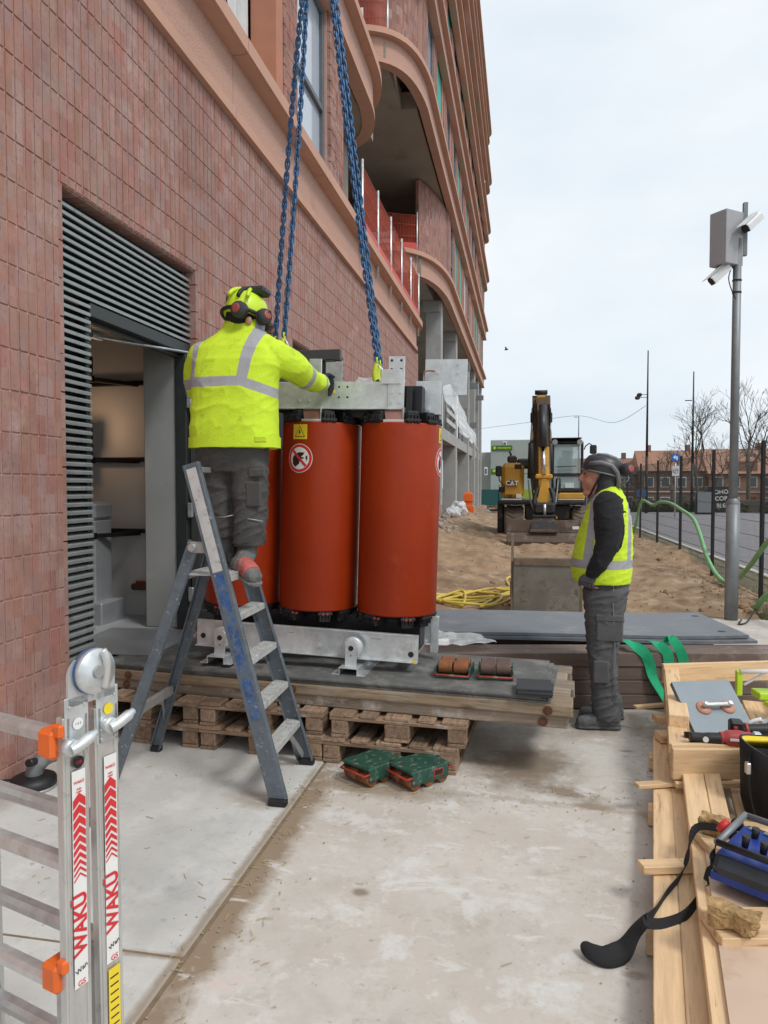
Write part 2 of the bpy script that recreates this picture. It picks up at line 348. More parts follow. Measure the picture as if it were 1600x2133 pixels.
# ------------------------------------------------------------------ ground, pavement, sand, road
def far_z(y): 
    t = min(max((y-50)/45, 0), 1); return -1.5*t*t*(3-2*t)
xs = [-400, -150, -60, -30, -12, -6, 0, 6, 12, 30, 60, 150, 400]; ys = [-60, -20, 0, 10, 20, 30, 40, 50, 55, 60, 65, 70, 75, 80, 85, 90, 95, 120, 200, 400, 900]
mb = MB(); mb.add([(x, y, -.42+far_z(y)) for y in ys for x in xs], [(j*len(xs)+i, j*len(xs)+i+1, (j+1)*len(xs)+i+1, (j+1)*len(xs)+i) for j in range(len(ys)-1) for i in range(len(xs)-1)])
mb.build('ground', farm, kind='structure')
pav = thing('pavement', None, None); tag(pav, kind='structure')
def slab(x0, x1, y0, y1, m, top=0.0, th=.22):
    MB().box(((x0+x1)/2, (y0+y1)/2, top-th/2), (x1-x0, y1-y0, th), 0, .006).build('concrete_slab', m, pav)
JX = -1.12
slab(-2.9, JX-.007, 2.225, 9.2, concA); slab(-2.9, JX-.007, -3, 2.211, concA)
slab(JX+.007, 4.05, -3, 9.28, concB, -.004)
MB().box((JX, 3, -.106), (.2, 12.2, .2)).box((-2.0, 2.218, -.1065), (1.7, .2, .2)).build('joint_sand', mat('joint_sand', (.21, .155, .10), .95, 0, .2, 20, coords='Position'), pav)
# cracks, grit and straw on the slab (loose litter, uncountable)
mb = MB()
for i in range(700):
    x = random.uniform(-2.4, 1.1); y = random.uniform(1.9, 5.2)
    if random.random() < .45: x = random.gauss(-1.08, .10)
    elif random.random() < .4: x = random.uniform(-1.1, .9); y = random.gauss(3.72, .12)
    elif random.random() < .5: x = random.gauss(.60+.17*(y-3.5), .07)
    if random.random() < .6:
        r = random.uniform(.0015, .0042); mb.box((x, y, r*.4), (r*2, r*1.5, r), 0, r*.3, Matrix.Translation((0, 0, 0)))
    else:
        a = random.uniform(0, PI); l = random.uniform(.015, .045); mb.bar((x, y, .003), (x+l*math.cos(a), y+l*math.sin(a), .004), .002, .002, m=1)
mb.build('floor_litter', [C['gravel'], mat('straw', (.45, .36, .2), .8)], label='grit and straw bits scattered on the concrete', kind='stuff')

def sand_h(x, y):
    t = min(max((y-9.0)/7, 0), 1); h = -.03+.26*t
    h += .36*math.exp(-((x+2.3)/.75)**2)*min(max((y-10)/5, 0), 1)*max(0, 1-(y-26)/10 if y > 26 else 1)
    a = min(1, max(0, (y-9.0)/1.2))
    h += a*(.14*mnoise.noise(Vector((x*.8, y*.55, 0)))+.085*abs(mnoise.noise(Vector((x*2.4, y*1.9, 3))))+.04*mnoise.noise(Vector((x*6, y*6, 5)))+.022*mnoise.noise(Vector((x*14, y*14, 9))))
    for cx in (-.15, 1.75): h -= .09*math.exp(-((x-cx)/.28)**2)*min(max((y-12)/3, 0), 1)
    return h
ys = [9.0]; 
while ys[-1] < 52: ys.append(ys[-1]+.05+.006*(ys[-1]-9)**1.1)
xs = list(np.arange(-6.5, -3.4, .5))+list(np.arange(-3.4, 3.25, .055)); nx = len(xs)
mb = MB(); mb.add([(x, y, sand_h(x, y)+(.0 if x > -3.4 else .1)) for y in ys for x in xs], [(j*nx+i, j*nx+i+1, (j+1)*nx+i+1, (j+1)*nx+i) for j in range(len(ys)-1) for i in range(nx-1)], sm=True)
mb.build('sand_yard', sandm, kind='structure')
# verge strip under the fence with a small broken edge, then the road
ys = list(np.arange(9.25, 50, .35)); xs = [2.78, 2.86, 3.0, 3.4, 3.8, 4.15, 4.3]; nx = 7
hz = [-.2, .03, .07, .09, .06, .02, -.2]
mb = MB(); mb.add([(x+.06*mnoise.noise(Vector((y*1.7, i, 0))), y, hz[i]+.05*mnoise.noise(Vector((x*2, y*2, 1)))) for y in ys for i, x in enumerate(xs)], [(j*nx+i, j*nx+i+1, (j+1)*nx+i+1, (j+1)*nx+i) for j in range(len(ys)-1) for i in range(nx-1)], sm=True)
mb.build('verge', grassm, kind='structure')
mb = MB(); mb.add([(4.2, -3, -.03), (60, -3, -.03), (60, 47, -.03), (4.2, 47, -.03)], [(0, 1, 2, 3)]); mb.build('road', roadm, kind='structure')
kb = thing('kerb', None, None); tag(kb, kind='structure')
for i in range(38): MB().box((4.12, 10+i*1.0, -.02), (.13, .985, .18), 0, .012).build('kerb_stone', concB, kb)
# clods lying on the sand
mb = MB()
for i in range(650):
    y = 9.6+random.random()**1.8*14; x = random.uniform(-1.3, 2.9)
    if random.random() < .3: x = random.gauss(2.75, .12)
    r = random.uniform(.005, .02)*(1+(random.random() < .03)*2)
    T = Matrix.Translation((x, y, sand_h(x, y)+r*.3)) @ Euler((random.random()*6, random.random()*6, random.random()*6)).to_matrix().to_4x4()
    mb.box((0, 0, 0), (r*2, r*1.6, r*1.3), 0, r*.5, T)
mb.build('soil_clods', sandm, label='lumps of soil strewn over the sandy yard', kind='stuff')
mb = MB()
for i in range(2600):
    y = 9.3+random.random()**1.5*22; x = random.gauss(3.2, .25)
    if x < 2.9 or x > 4.1: continue
    h = random.uniform(.03, .10); a = random.uniform(0, 2*PI); dx, dy = math.cos(a)*.006, math.sin(a)*.006
    mb.add([(x-dx, y-dy, .05), (x+dx, y+dy, .05), (x+random.uniform(-.03, .03), y+random.uniform(-.03, .03), .05+h)], [(0, 1, 2)], m=i % 2)
mb.build('verge_grass', [mat('grass_a', (.10, .12, .035), .9), mat('grass_b', (.22, .19, .09), .9)], label='sparse grass tufts along the foot of the fence', kind='stuff')

# ------------------------------------------------------------------ brick building
bld = thing('apartment_building', 'long pink brick apartment block with curved terracotta concrete belts and loggias', 'building', (0, 0, 0))
XW = -2.675
def brick_mat(name, col, amt=.22):
    m = mat(name, col, .88, 0, .13, 9, coords='Position', bump=.55, bscale=1, detail=6, dirt=[((col[0]*.78, col[1]*.74, col[2]*.74), .16, 1.1), ((col[0]*1.25, col[1]*1.45, col[2]*1.5), .07, 2.0), ((col[0]*.6, col[1]*.6, col[2]*.62), .03, 12)])
    n, l, b = nodes_of(m)
    pos = n.new('ShaderNodeNewGeometry').outputs['Position']
    dv = n.new('ShaderNodeVectorMath'); dv.operation = 'DIVIDE'; dv.inputs[1].default_value = (1, .075, .222); l.new(pos, dv.inputs[0])
    ad = n.new('ShaderNodeVectorMath'); ad.operation = 'ADD'; ad.inputs[1].default_value = (.3, 500, 500); l.new(dv.outputs[0], ad.inputs[0])
    fl = n.new('ShaderNodeVectorMath'); fl.operation = 'FLOOR'; l.new(ad.outputs[0], fl.inputs[0])
    wn = n.new('ShaderNodeTexWhiteNoise'); wn.noise_dimensions = '3D'; l.new(fl.outputs[0], wn.inputs['Vector'])
    src = b.inputs['Base Color'].links[0].from_socket
    hs = n.new('ShaderNodeHueSaturation')
    r1 = n.new('ShaderNodeMapRange'); r1.inputs['To Min'].default_value = 1-amt; r1.inputs['To Max'].default_value = 1+amt; l.new(wn.outputs['Value'], r1.inputs['Value'])
    l.new(r1.outputs[0], hs.inputs['Value'])
    sp = n.new('ShaderNodeSeparateColor'); l.new(wn.outputs['Color'], sp.inputs[0])
    r2 = n.new('ShaderNodeMapRange'); r2.inputs['To Min'].default_value = .492; r2.inputs['To Max'].default_value = .508; l.new(sp.outputs[1], r2.inputs['Value']); l.new(r2.outputs[0], hs.inputs['Hue'])
    r4 = n.new('ShaderNodeMapRange'); r4.inputs['To Min'].default_value = .78; r4.inputs['To Max'].default_value = 1.15; l.new(sp.outputs[2], r4.inputs['Value']); l.new(r4.outputs[0], hs.inputs['Saturation'])
    l.new(src, hs.inputs['Color']); l.new(hs.outputs[0], b.inputs['Base Color'])
    # drag-textured face: noise pulled out along the brick
    bp = [q for q in n if q.type == 'BUMP'][0]; bp.inputs['Distance'].default_value = .006
    nb = bp.inputs['Height'].links[0].from_node
    mp = n.new('ShaderNodeMapping'); mp.inputs['Scale'].default_value = (60, 75, 16); l.new(pos, mp.inputs['Vector']); l.new(mp.outputs[0], nb.inputs['Vector'])
    nb.inputs['Scale'].default_value = 1; nb.inputs['Roughness'].default_value = .75
    # dark drag pits
    nd = n.new('ShaderNodeTexNoise'); nd.inputs['Scale'].default_value = 1.; nd.inputs['Detail'].default_value = 3
    mp2 = n.new('ShaderNodeMapping'); mp2.inputs['Scale'].default_value = (40, 95, 26); l.new(pos, mp2.inputs['Vector']); l.new(mp2.outputs[0], nd.inputs['Vector'])
    r3 = n.new('ShaderNodeMapRange'); r3.inputs['From Min'].default_value = .61; r3.inputs['From Max'].default_value = .68; r3.inputs['To Max'].default_value = .6; l.new(nd.outputs['Fac'], r3.inputs['Value'])
    mi = n.new('ShaderNodeMix'); mi.data_type = 'RGBA'; l.new(r3.outputs[0], mi.inputs['Factor']); l.new(hs.outputs[0], mi.inputs['A']); mi.inputs['B'].default_value = (col[0]*.45, col[1]*.4, col[2]*.4, 1)
    l.new(mi.outputs['Result'], b.inputs['Base Color'])
    return m
brickm = brick_mat('brick_pink', (.365, .20, .166), .075)
mortar = mat('mortar_pink', (.52, .33, .28), .95, 0, .1, 14, coords='Position', bump=.3, bscale=80)
terra = mat('terracotta_concrete', (.55, .315, .23), .85, 0, .07, 1.2, coords='Position', bump=.06, bscale=60)
terra_r = mat('terracotta_roughcast', (.53, .32, .25), .95, 0, .16, 60, coords='Position', bump=.9, bscale=75, dirt=[((.34, .18, .13), .2, 70), ((.45, .27, .21), .15, 1.5)])
concw = mat('building_concrete', (.36, .36, .35), .85, 0, .1, 1.5, coords='Position', bump=.05, bscale=20, dirt=((.44, .44, .43), .2, 2))
soff = mat('soffit_concrete', (.33, .29, .24), .9, 0, .14, .6, coords='Position', dirt=((.25, .215, .175), .2, .8))
OPEN = [(3.83, 5.66, .38, 3.38), (6.21, 7.60, .38, 3.35), (8.15, 9.6, .38, 3.33)]
def in_open(y, z): return any(a-.001 < y < b+.001 and c < z < d for a, b, c, d in OPEN)
# mortar bed: wall slices round the openings, and the reveals
wl = MB(); ZT = 4.976; xb = XW-.0075; YE = 18.5
ycuts = [-1.5]+[q for o in OPEN for q in o[:2]]+[YE]
for i in range(len(ycuts)-1):
    a, b = ycuts[i], ycuts[i+1]; ym = (a+b)/2; o = [q for q in OPEN if q[0] <= ym <= q[1]]
    for z0, z1 in ([(-.05, o[0][2]), (o[0][3], ZT)] if o else [(-.05, ZT)]):
        wl.box((xb-.14, (a+b)/2, (z0+z1)/2), (.28, b-a, z1-z0))
wl.build('wall_core', mortar, bld)
# bricks on end, stack bond: pitch .075 x .222
PY, PZ = .075, .222
cells = []
ny = int((YE-1.0)/PY)
for j in range(23):
    for i in range(ny):
        y0 = 1.0+i*PY; z0 = -.115+j*PZ
        z1 = min(z0+PZ, ZT); y1 = y0+PY
        ym, zm = (y0+y1)/2, (z0+z1)/2
        if z1-z0 < .03 or z1 < .01: continue
        skip = False
        for a, b, c, d in OPEN:          # cut bricks at the jambs
            if y1 <= a+.001 or y0 >= b-.001 or z1 <= c or z0 >= d: continue
            if y0 < a-.012 or y1 > b+.012:
                if z1 > d+.012: cells.append((a, y1, d, z1) if y0 < a else (y0, b, d, z1))
                if y0 < a: y1 = a
                else: y0 = b
            elif a-.02 < ym < b+.02 and z1 > d: z0 = d
            elif a-.02 < ym < b+.02 and z0 < c: z1 = c
            else: skip = True
        if skip or y1-y0 < .02 or z1-z0 < .012: continue
        cells.append((y0, y1, max(z0, 0.0), z1))
def bbox(mb, y0, y1, z0, z1, x=XW, ch=.0025):
    g = .0045; j = random.uniform(-.0012, .0012)
    mb.box((x-.02+j, (y0+y1)/2, (z0+z1)/2), (.04, y1-y0-2*g, z1-z0-2*g), 0, ch)
full = [c for c in cells if abs(c[1]-c[0]-PY) < 1e-4 and abs(c[3]-c[2]-PZ) < 1e-4]
vis = [c for c in full if c[1] > 3.3 and c[3] > .55 and (c[3]-CH)/c[1] < .66]
vis.sort(key=lambda c: (c[0]**2+(c[2]-1.6)**2))
near = set(vis[:298])
variants = []
for k in range(5):
    mb = MB(); mb.box((0, 0, 0), (.04, PY-.009, PZ-.009), 0, .0025)
    mb.v = [(x+random.uniform(-.0012, .0012), y+random.uniform(-.001, .001), z+random.uniform(-.0012, .0012)) for x, y, z in mb.v]
    variants.append(mb.mesh('brick', brickm))
rest = MB()
for c in cells:
    if c in near:
        o = link('brick', random.choice(variants), bld); o.location = (XW-.02+random.uniform(-.0012, .0012), (c[0]+c[1])/2, (c[2]+c[3])/2)
    else: bbox(rest, *c, ch=.0025 if c[0] < 7 else 0)
rest.build('brickwork', brickm, bld, kind='stuff')
# brick reveals of the openings (returns)
rv = MB()
for a, b, c, d in OPEN:
    for yy, sg in ((a, -1), (b, 1)):
        z = c
        while z < d-.01:
            z1 = min(z+PZ, d); 
            for k in range(2):
                rv.box((XW-.05-.1*k, yy+sg*.004-sg*.02, (z+z1)/2), (.094, .04, z1-z-.009), 0, 0)
            z = z1
    y = a
    while y < b-.01:
        y1 = min(y+PY, b); rv.box((XW-.115, (y+y1)/2, d+.004), (.19, y1-y-.009, .03)); y = y1
rv.build('reveal_bricks', brickm, bld, kind='stuff')

# belts: profile swept along a plan path, cut into precast units
def path_len(P):
    d = [0]
    for i in range(1, len(P)): d.append(d[-1]+math.dist(P[i], P[i-1]))
    return d
def sub_path(P, d, s0, s1):
    def at(s):
        for i in range(len(d)-1):
            if d[i+1] >= s-1e-9:
                t = (s-d[i])/(d[i+1]-d[i]); return (P[i][0]+(P[i+1][0]-P[i][0])*t, P[i][1]+(P[i+1][1]-P[i][1])*t)
        return P[-1]
    return [at(s0)]+[P[i] for i in range(len(P)) if s0+1e-3 < d[i] < s1-1e-3]+[at(s1)]
def sweep(name, P, prof, m, parent, unit=2.7, gap=.009):
    d = path_len(P); n = max(1, round(d[-1]/unit)); u = d[-1]/n
    for k in range(n):
        Q = sub_path(P, d, k*u+gap/2, (k+1)*u-gap/2); rg = []
        for i, q in enumerate(Q):
            a = Q[max(i-1, 0)]; b = Q[min(i+1, len(Q)-1)]; t = Vector((b[0]-a[0], b[1]-a[1])).normalized(); nx, ny = t.y, -t.x
            rg.append([(q[0]+nx*o, q[1]+ny*o, z) for o, z in prof])
        MB().loft(rg, sm=False).build(name, m, parent)
def belt(P, z, unit=2.7):
    sweep('lower_ledge', P, [(-.2, z), (.032, z), (.032, z+.095), (-.2, z+.095)], terra, bld, unit)
    sweep('fascia_panel', P, [(-.2, z+.095), (0, z+.095), (0, z+.575), (-.2, z+.575)], terra_r, bld, unit)
    sweep('upper_ledge', P, [(-.25, z+.575), (.125, z+.575), (.125, z+.585), (.155, z+.585), (.155, z+.72), (-.25, z+.72)], terra, bld, unit)
XF = -2.65; FH = 3.21; Z1 = 4.976
def bez(a, b, c, d, n=12):
    a, b, c, d = map(Vector, (a, b, c, d)); return [tuple(((1-t)**3*a+3*(1-t)**2*t*b+3*(1-t)*t*t*c+t**3*d)[:2]) for t in [i/n for i in range(n+1)]]
def bz(*p): return bez(*[(q[0], q[1], 0) for q in p])
belt([(XF, -1.5)]+bz((XF, 17.9), (XF, 18.3), (XF-.15, 18.5), (XF-.55, 18.5), )+[(-6.5, 18.5)], Z1)
belt([(XF, -1.5)]+bz((XF, 12.3), (XF, 13.3), (XF-.3, 14.05), (XF-1.2, 14.05))+[(-6.5, 14.05)], Z1+FH)
belt([(-7.5, 21.4), (-4.6, 21.8)]+bz((-4.4, 21.85), (-3.3, 22.1), (-2.75, 23.0), (XF, 26))+[(XF, 49.3)], Z1+FH, 3.2)
belt([(-7.5, 16.2), (-4.0, 16.5)]+bz((-3.8, 16.52), (-3.0, 16.7), (-2.62, 17.2), (XF+.12, 19))+[(XF+.12, 49.4)], Z1+2*FH, 3.2)
belt([(XF, -1.5)]+bz((XF, 9), (XF, 10), (XF-.3, 10.8), (XF-1.2, 10.8))+[(-6.5, 10.8)], Z1+2*FH, 4)
for k, x, ys in ((3, .2, 13), (4, .28, 17), (5, .33, 22), (6, .3, 30)):
    belt([(-6.5, ys), (-3.6, ys+.3)]+bz((-3.4, ys+.33), (-2.8, ys+.5), (-2.5, ys+1), (XF+x, ys+3))+[(XF+x, 48.6)]+bz((XF+x, 48.7), (XF+x, 49.2), (XF+x-.2, 49.4), (XF+x-.6, 49.4), ), Z1+k*FH, 6)
# slabs and soffits
def bbx(name, x0, x1, y0, y1, z0, z1, m, ch=0, parent=bld): return MB().box(((x0+x1)/2, (y0+y1)/2, (z0+z1)/2), (x1-x0, y1-y0, z1-z0), 0, ch).build(name, m, parent)
bbx('floor_slab', -14, XF-.23, -1.5, 18.25, Z1+.02, Z1+.5, soff)
bbx('floor_slab', -14, XF-.23, -1.5, 13.8, Z1+FH+.03, Z1+FH+.5, soff)
bbx('floor_slab', -14, -5.0, 13.8, 49.3, Z1+FH+.06, Z1+FH+.52, soff)
bbx('floor_slab', -5.0, XF-.24, 26, 49.3, Z1+FH+.06, Z1+FH+.52, soff)
bbx('floor_slab', -5.0, -3.2, 22.6, 26, Z1+FH+.055, Z1+FH+.52, soff)
bbx('floor_slab', -14, XF-.15, 19, 49.3, Z1+2*FH+.06, Z1+2*FH+.5, soff)
bbx('floor_slab', -14, -4.4, 10.9, 16.6, Z1+2*FH+.05, Z1+2*FH+.5, soff); bbx('floor_slab', -14, -3.2, 16.75, 19, Z1+2*FH+.05, Z1+2*FH+.5, soff)
for k in (3, 4, 5, 6): bbx('floor_slab', -14, XF-.1, 16+3*(k-3), 49.2, Z1+k*FH+.05, Z1+k*FH+.5, soff)
# back walls of loggias and open ground floor
bbx('loggia_wall', -7.0, -6.8, 13.8, 30, Z1+FH+.5, Z1+2*FH+.06, brickm)
bbx('loggia_wall', -7.0, -6.8, 13.8, 22, Z1+.5, Z1+FH+.06, mat('loggia_orange', (.44, .15, .06), .8, coords='Position'))
bbx('inner_wall', -8.2, -8.0, 18.6, 49.3, -.3, Z1+FH+.05, mat('inner_wall_grey', (.16, .155, .15), .9, 0, .25, .5, coords='Position'))
bbx('end_wall', -8.0, XW-.3, 18.2, 18.45, -.1, Z1, mortar)
bbx('end_wall', -14, XF-.2, 49.05, 49.3, Z1+FH, Z1+6*FH, brickm)

# upper storeys: piers, windows and panels between belts
winf = mat('window_frame_grey', (.13, .14, .15), .5, .1, .1, 8)
teal = mat('teal_sheathing', (.03, .40, .33), .6, 0, .08, 3, coords='Position')
insul = mat('wall_lining_white', (.62, .63, .62), .7, 0, .12, 2, coords='Position', dirt=((.42, .42, .42), .2, 3))
pierm = brick_mat('brick_pier', (.34, .175, .14), .25)
orangep = mat('terracotta_reveal', (.46, .20, .125), .8, 0, .08, 4, coords='Position')
def window(y0, y1, z0, z1, x, mid=None, pane=None):
    w = MB(); t = .07
    for a, b in ((y0, y0+t), (y1-t, y1)): w.box((x, (a+b)/2, (z0+z1)/2), (.08, b-a, z1-z0), 0, .006)
    for a, b in ((z0, z0+t), (z1-t, z1)): w.box((x, (y0+y1)/2, (a+b)/2), (.078, y1-y0-2*t, b-a), 0, .006)
    if mid: w.box((x, (y0+y1)/2, z0+(z1-z0)*mid), (.076, y1-y0-2*t, t))
    o = w.build('window', winf, bld)
    MB().box((x-.02, (y0+y1)/2, (z0+z1)/2), (.012, y1-y0-t*1.6, z1-z0-t*1.6)).build('pane', pane or C['glass'], o)
zs, ze = Z1+.72, Z1+FH
def pier(y0, y1, z0, z1, x, d=.25):
    o = bbx('pier_core', x-d, x-.02, y0, y1, z0, z1, mortar)
    k = max(1, int((y1-y0)/.12)); w = (y1-y0)/k; n = int((z1-z0)/PZ)+1; m = MB()
    for i in range(k):
        for j in range(n):
            a, b = z0+j*PZ, min(z0+(j+1)*PZ, z1)
            if b-a > .03: m.box((x-.02, y0+(i+.5)*w, (a+b)/2), (.04, w-.01, b-a-.01))
    m.build('pier_brickwork', pierm, bld, kind='stuff')
XP = -2.70
pier(-1.5, 5.0, zs, ze, XP); 
# unfinished opening with boards and lining
bbx('lining_board', XP-.42, XP-.36, 5.0, 7.72, zs, ze, insul)
for i, y in enumerate((5.5, 5.95, 6.6, 6.95, 7.3, 7.62)): bbx('lining_batten', XP-.36, XP-.31, y, y+.045+.02*(i % 2), zs, ze, C['white'])
bbx('foam_block', XP-.36, XP-.24, 7.38, 7.5, zs+.25, zs+.42, C['hose_y']); bbx('foam_block', XP-.36, XP-.24, 6.66, 6.76, zs+.55, zs+.66, C['hose_y'])
MB().tube(spline([(XP-.28, 6.85, ze), (XP-.26, 6.9, zs+1.3), (XP-.24, 6.83, zs+.9), (XP-.26, 7.1, zs+.55), (XP-.25, 7.15, zs)], 6), .012, 6).build('loose_cable', C['black'], bld)
bbx('reveal_panel', XP-.3, XP+.01, 7.72, 7.93, zs, ze, orangep, .01)
for j in range(11):
    z0 = zs+j*.222
    bbx('reveal_brick', XP-.28, XP+.02, 7.945, 8.03, z0+.005, min(z0+.217, ze), pierm, .006)
pier(8.04, 8.5, zs, ze, XP); window(8.5, 9.9, zs, ze, XP-.1, .45)
pier(9.9, 10.75, zs, ze, XP)
for j in range(11): bbx('reveal_brick', XP-.25, XP+.025, 9.93, 10.2, zs+j*.222+.005, min(zs+j*.222+.217, ze), pierm, .006)
bbx('backing_wall', XP-.75, XP-.7, 10.75, 13.9, zs, ze, soff)
bbx('backing_wall', XP-1.2, XP-1.0, -1.5, 10.75, zs, ze, C['dark'])
rng = random.Random(5)
def storey(k, y0, y1, x):
    z0, z1 = Z1+k*FH+.72, Z1+(k+1)*FH; y = y0
    bbx('backing_wall', x-.75, x-.7, y0, y1, z0, z1, soff)
    while y < y1-.3:
        w = .75+.3*rng.random(); pier(y, min(y+w, y1), z0, z1, x); y += w
        if y > y1-.6: break
        w = min(.9+.5*rng.random(), y1-y)
        q = rng.random()
        if q < .34: bbx('sheathing_panel', x-.2, x-.05, y, y+w, z0, z1, teal)
        elif q < .5: bbx('lining_board', x-.2, x-.06, y, y+w, z0, z1, insul)
        else: window(y, y+w, z0, z1, x-.07, .4)
        y += w
        if rng.random() < .5:
            w = .35; bbx('reveal_panel', x-.25, x-.02, y, min(y+w, y1), z0, z1, orangep); y += w
storey(2, 19, 49.2, XF+.02); storey(3, 17, 49.2, XF+.05); storey(4, 21, 49.2, XF+.1); storey(5, 26, 49.2, XF+.12); storey(1, 26, 49.2, XF-.04)
# curved brick face beside the loggia on the storeys above
for k, ys_ in ((2, 16.75), (1, 23.2)):
    P = bz((-5.2, ys_), (-3.4, ys_+.1), (-2.9, ys_+.7), (XF-.1, ys_+2.4)) if k == 2 else bz((-3.35, ys_), (-3.2, ys_+.3), (-2.95, ys_+.9), (XF-.1, ys_+2.6)); z0, z1 = Z1+k*FH+.72, Z1+(k+1)*FH
    sweep('curved_brick_wall', P, [(-.12, z0), (0, z0), (0, z1), (-.12, z1)], pierm, bld, 9)

# columns, mezzanine beam and pipes of the open ground floor
for y, x in ((26, -3.15), (31.4, -3.1), (38, -3.05), (42, -3.0), (45.5, -3.0), (48.6, -3.0), (25, -6), (34, -6), (43, -6)):
    bbx('concrete_column', x-.35, x+.22, y, y+.55, -.2, Z1+FH+.06, concw, .015)
    bbx('column_head', x-.45, x+.18, y-.1, y+.65, Z1+FH-.35, Z1+FH+.055, concw, .01)
bbx('mezzanine_beam', -8, -2.97, 19.5, 49, 3.35, 3.6, concw, .01)
bbx('beam_edge', -2.968, -2.9, 19.5, 49, 3.3, 3.75, concw, .01)
for i, y in enumerate((21.5, 23.2, 28, 30, 33.5, 35.5, 40)):
    for z in (4.05, 4.45, 4.8)[:2+(i % 2)]: bbx('guard_board', -2.93, -2.89, y-.2, y+1.75, z, z+.17, C['whited'])
    MB().cyl((-2.95, y, 3.7), (-2.95, y, 4.95), .03, n=6).build('guard_post', C['poleg'], bld)
for i in range(4):
    P = [(-3.6-.4*i, 19.3+.5*i, 3.9), (-3.6-.4*i, 19.3+.5*i, 6.9-.2*i), (-3.5-.4*i, 19.9+.5*i, 7.2-.2*i), (-3.4-.4*i, 23, 7.3-.2*i)]
    MB().tube(spline(P, 6), .11, 10).build('drain_pipe', C['black'], bld)
    MB().cyl((-3.3-.3*i, 19.2, 5.6), (-3.3-.3*i, 22.5, 5.6), .015, n=6).build('scaffold_bar', C['galv'], bld)
for y, z in ((26.6, 4.9), (32.1, 4.75), (38.8, 4.7), (33.5, 6.9), (39.5, 6.9), (45, 6.9)): bbx('steel_bracket', -2.9, -2.45, y, y+.25, z, z+.28, C['poleg'])
# plinth wall at the end of the brick front
bbx('plinth_wall', -3.4, -2.72, 18.55, 24.5, -.2, .95, brickm)

# railings with red debris net on the edges
netm = mat('debris_net', (.50, .07, .035), .8, 0, .15, 8, alpha=.42, coords='Position')
netp = mat('net_mesh_red', (.45, .09, .05), .7, 0, .15, 8, coords='Position')
boardr = mat('toe_board_red', (.62, .08, .06), .6, 0, .12, 4, coords='Position')
def railing(P, z, h=1.1, sign=None):
    d = path_len(P); n = int(d[-1]/1.3)+1
    for i in range(n+1):
        q = sub_path(P, d, 0, d[-1]*i/n)[-1]
        MB().cyl((q[0], q[1], z-.35), (q[0], q[1], z+h+.1), .024, n=8).build('rail_post', C['galv'], bld)
    for a, b in zip(P[:-1], P[1:]):
        A, B = Vector((*a, 0)), Vector((*b, 0)); u = (B-A).normalized(); l = (B-A).length; m = MB()
        k = int(l/.085)
        for i in range(k+1):
            q = A+u*(l*i/k); m.cyl(q+Vector((0, 0, z+.1)), q+Vector((0, 0, z+h)), .0055, n=4, caps=False)
        for hh in (.12, .45, .8, h): m.cyl(A+Vector((0, 0, z+hh)), B+Vector((0, 0, z+hh)), .008, n=4, caps=False)
        m.build('mesh_panel', netp, bld)
        MB().add([A+Vector((0, 0, z+.02)), B+Vector((0, 0, z+.02)), B+Vector((0, 0, z+h)), A+Vector((0, 0, z+h))], [(0, 1, 2, 3)], T=Matrix.Translation((-.03, .03, 0))).build('debris_net', netm, bld)
        MB().bar(A+Vector((0, 0, z+.14)), B+Vector((0, 0, z+.14)), .03, .22).build('toe_board', boardr, bld)
railing([(XF+.05, 11.6), (XF+.05, 14.5), (XF+.05, 18.0)], Z1+.72)
railing([(XF-.1, 18.1), (-5.5, 18.3)], Z1+.72)
railing([(-6.6, 21.6), (-4.5, 21.95), (-3.3, 22.5)], Z1+FH+.72)
railing([(-6.6, 16.45), (-4.2, 16.7), (-3.2, 17.0)], Z1+2*FH+.72)
railing([(-2.95, 12.6), (-3.5, 13.7), (-6, 13.9)], Z1+FH+.72)
def text_obj(name, body, size, T, m, parent, bold=0.0, ext=.0008, align='CENTER'):
    cu = bpy.data.curves.new(name, 'FONT'); cu.body = body; cu.size = size; cu.align_x = align; cu.align_y = 'CENTER'; cu.extrude = ext; cu.offset = bold
    o = bpy.data.objects.new(name+'_tmp', cu); COL.objects.link(o)
    dg = bpy.context.evaluated_depsgraph_get(); me = bpy.data.meshes.new_from_object(o.evaluated_get(dg)); me.name = name
    bpy.data.objects.remove(o); me.materials.clear(); me.materials.append(m); me.transform(T)
    return link(name, me, parent)
for x, y, z in ((-4.3, 21.93, Z1+FH+.72+.28), (-4.1, 16.68, Z1+2*FH+.72+.35)):
    sg = MB().box((x, y-.05, z), (.8, .015, .34), 0, .004).build('banner', C['stw'], bld)
    text_obj('banner_print', 'Dunkelaar', .17, mapT((x, y-.06, z), (1, 0, 0), (0, 0, 1), (0, -1, 0)), C['stk'], sg)

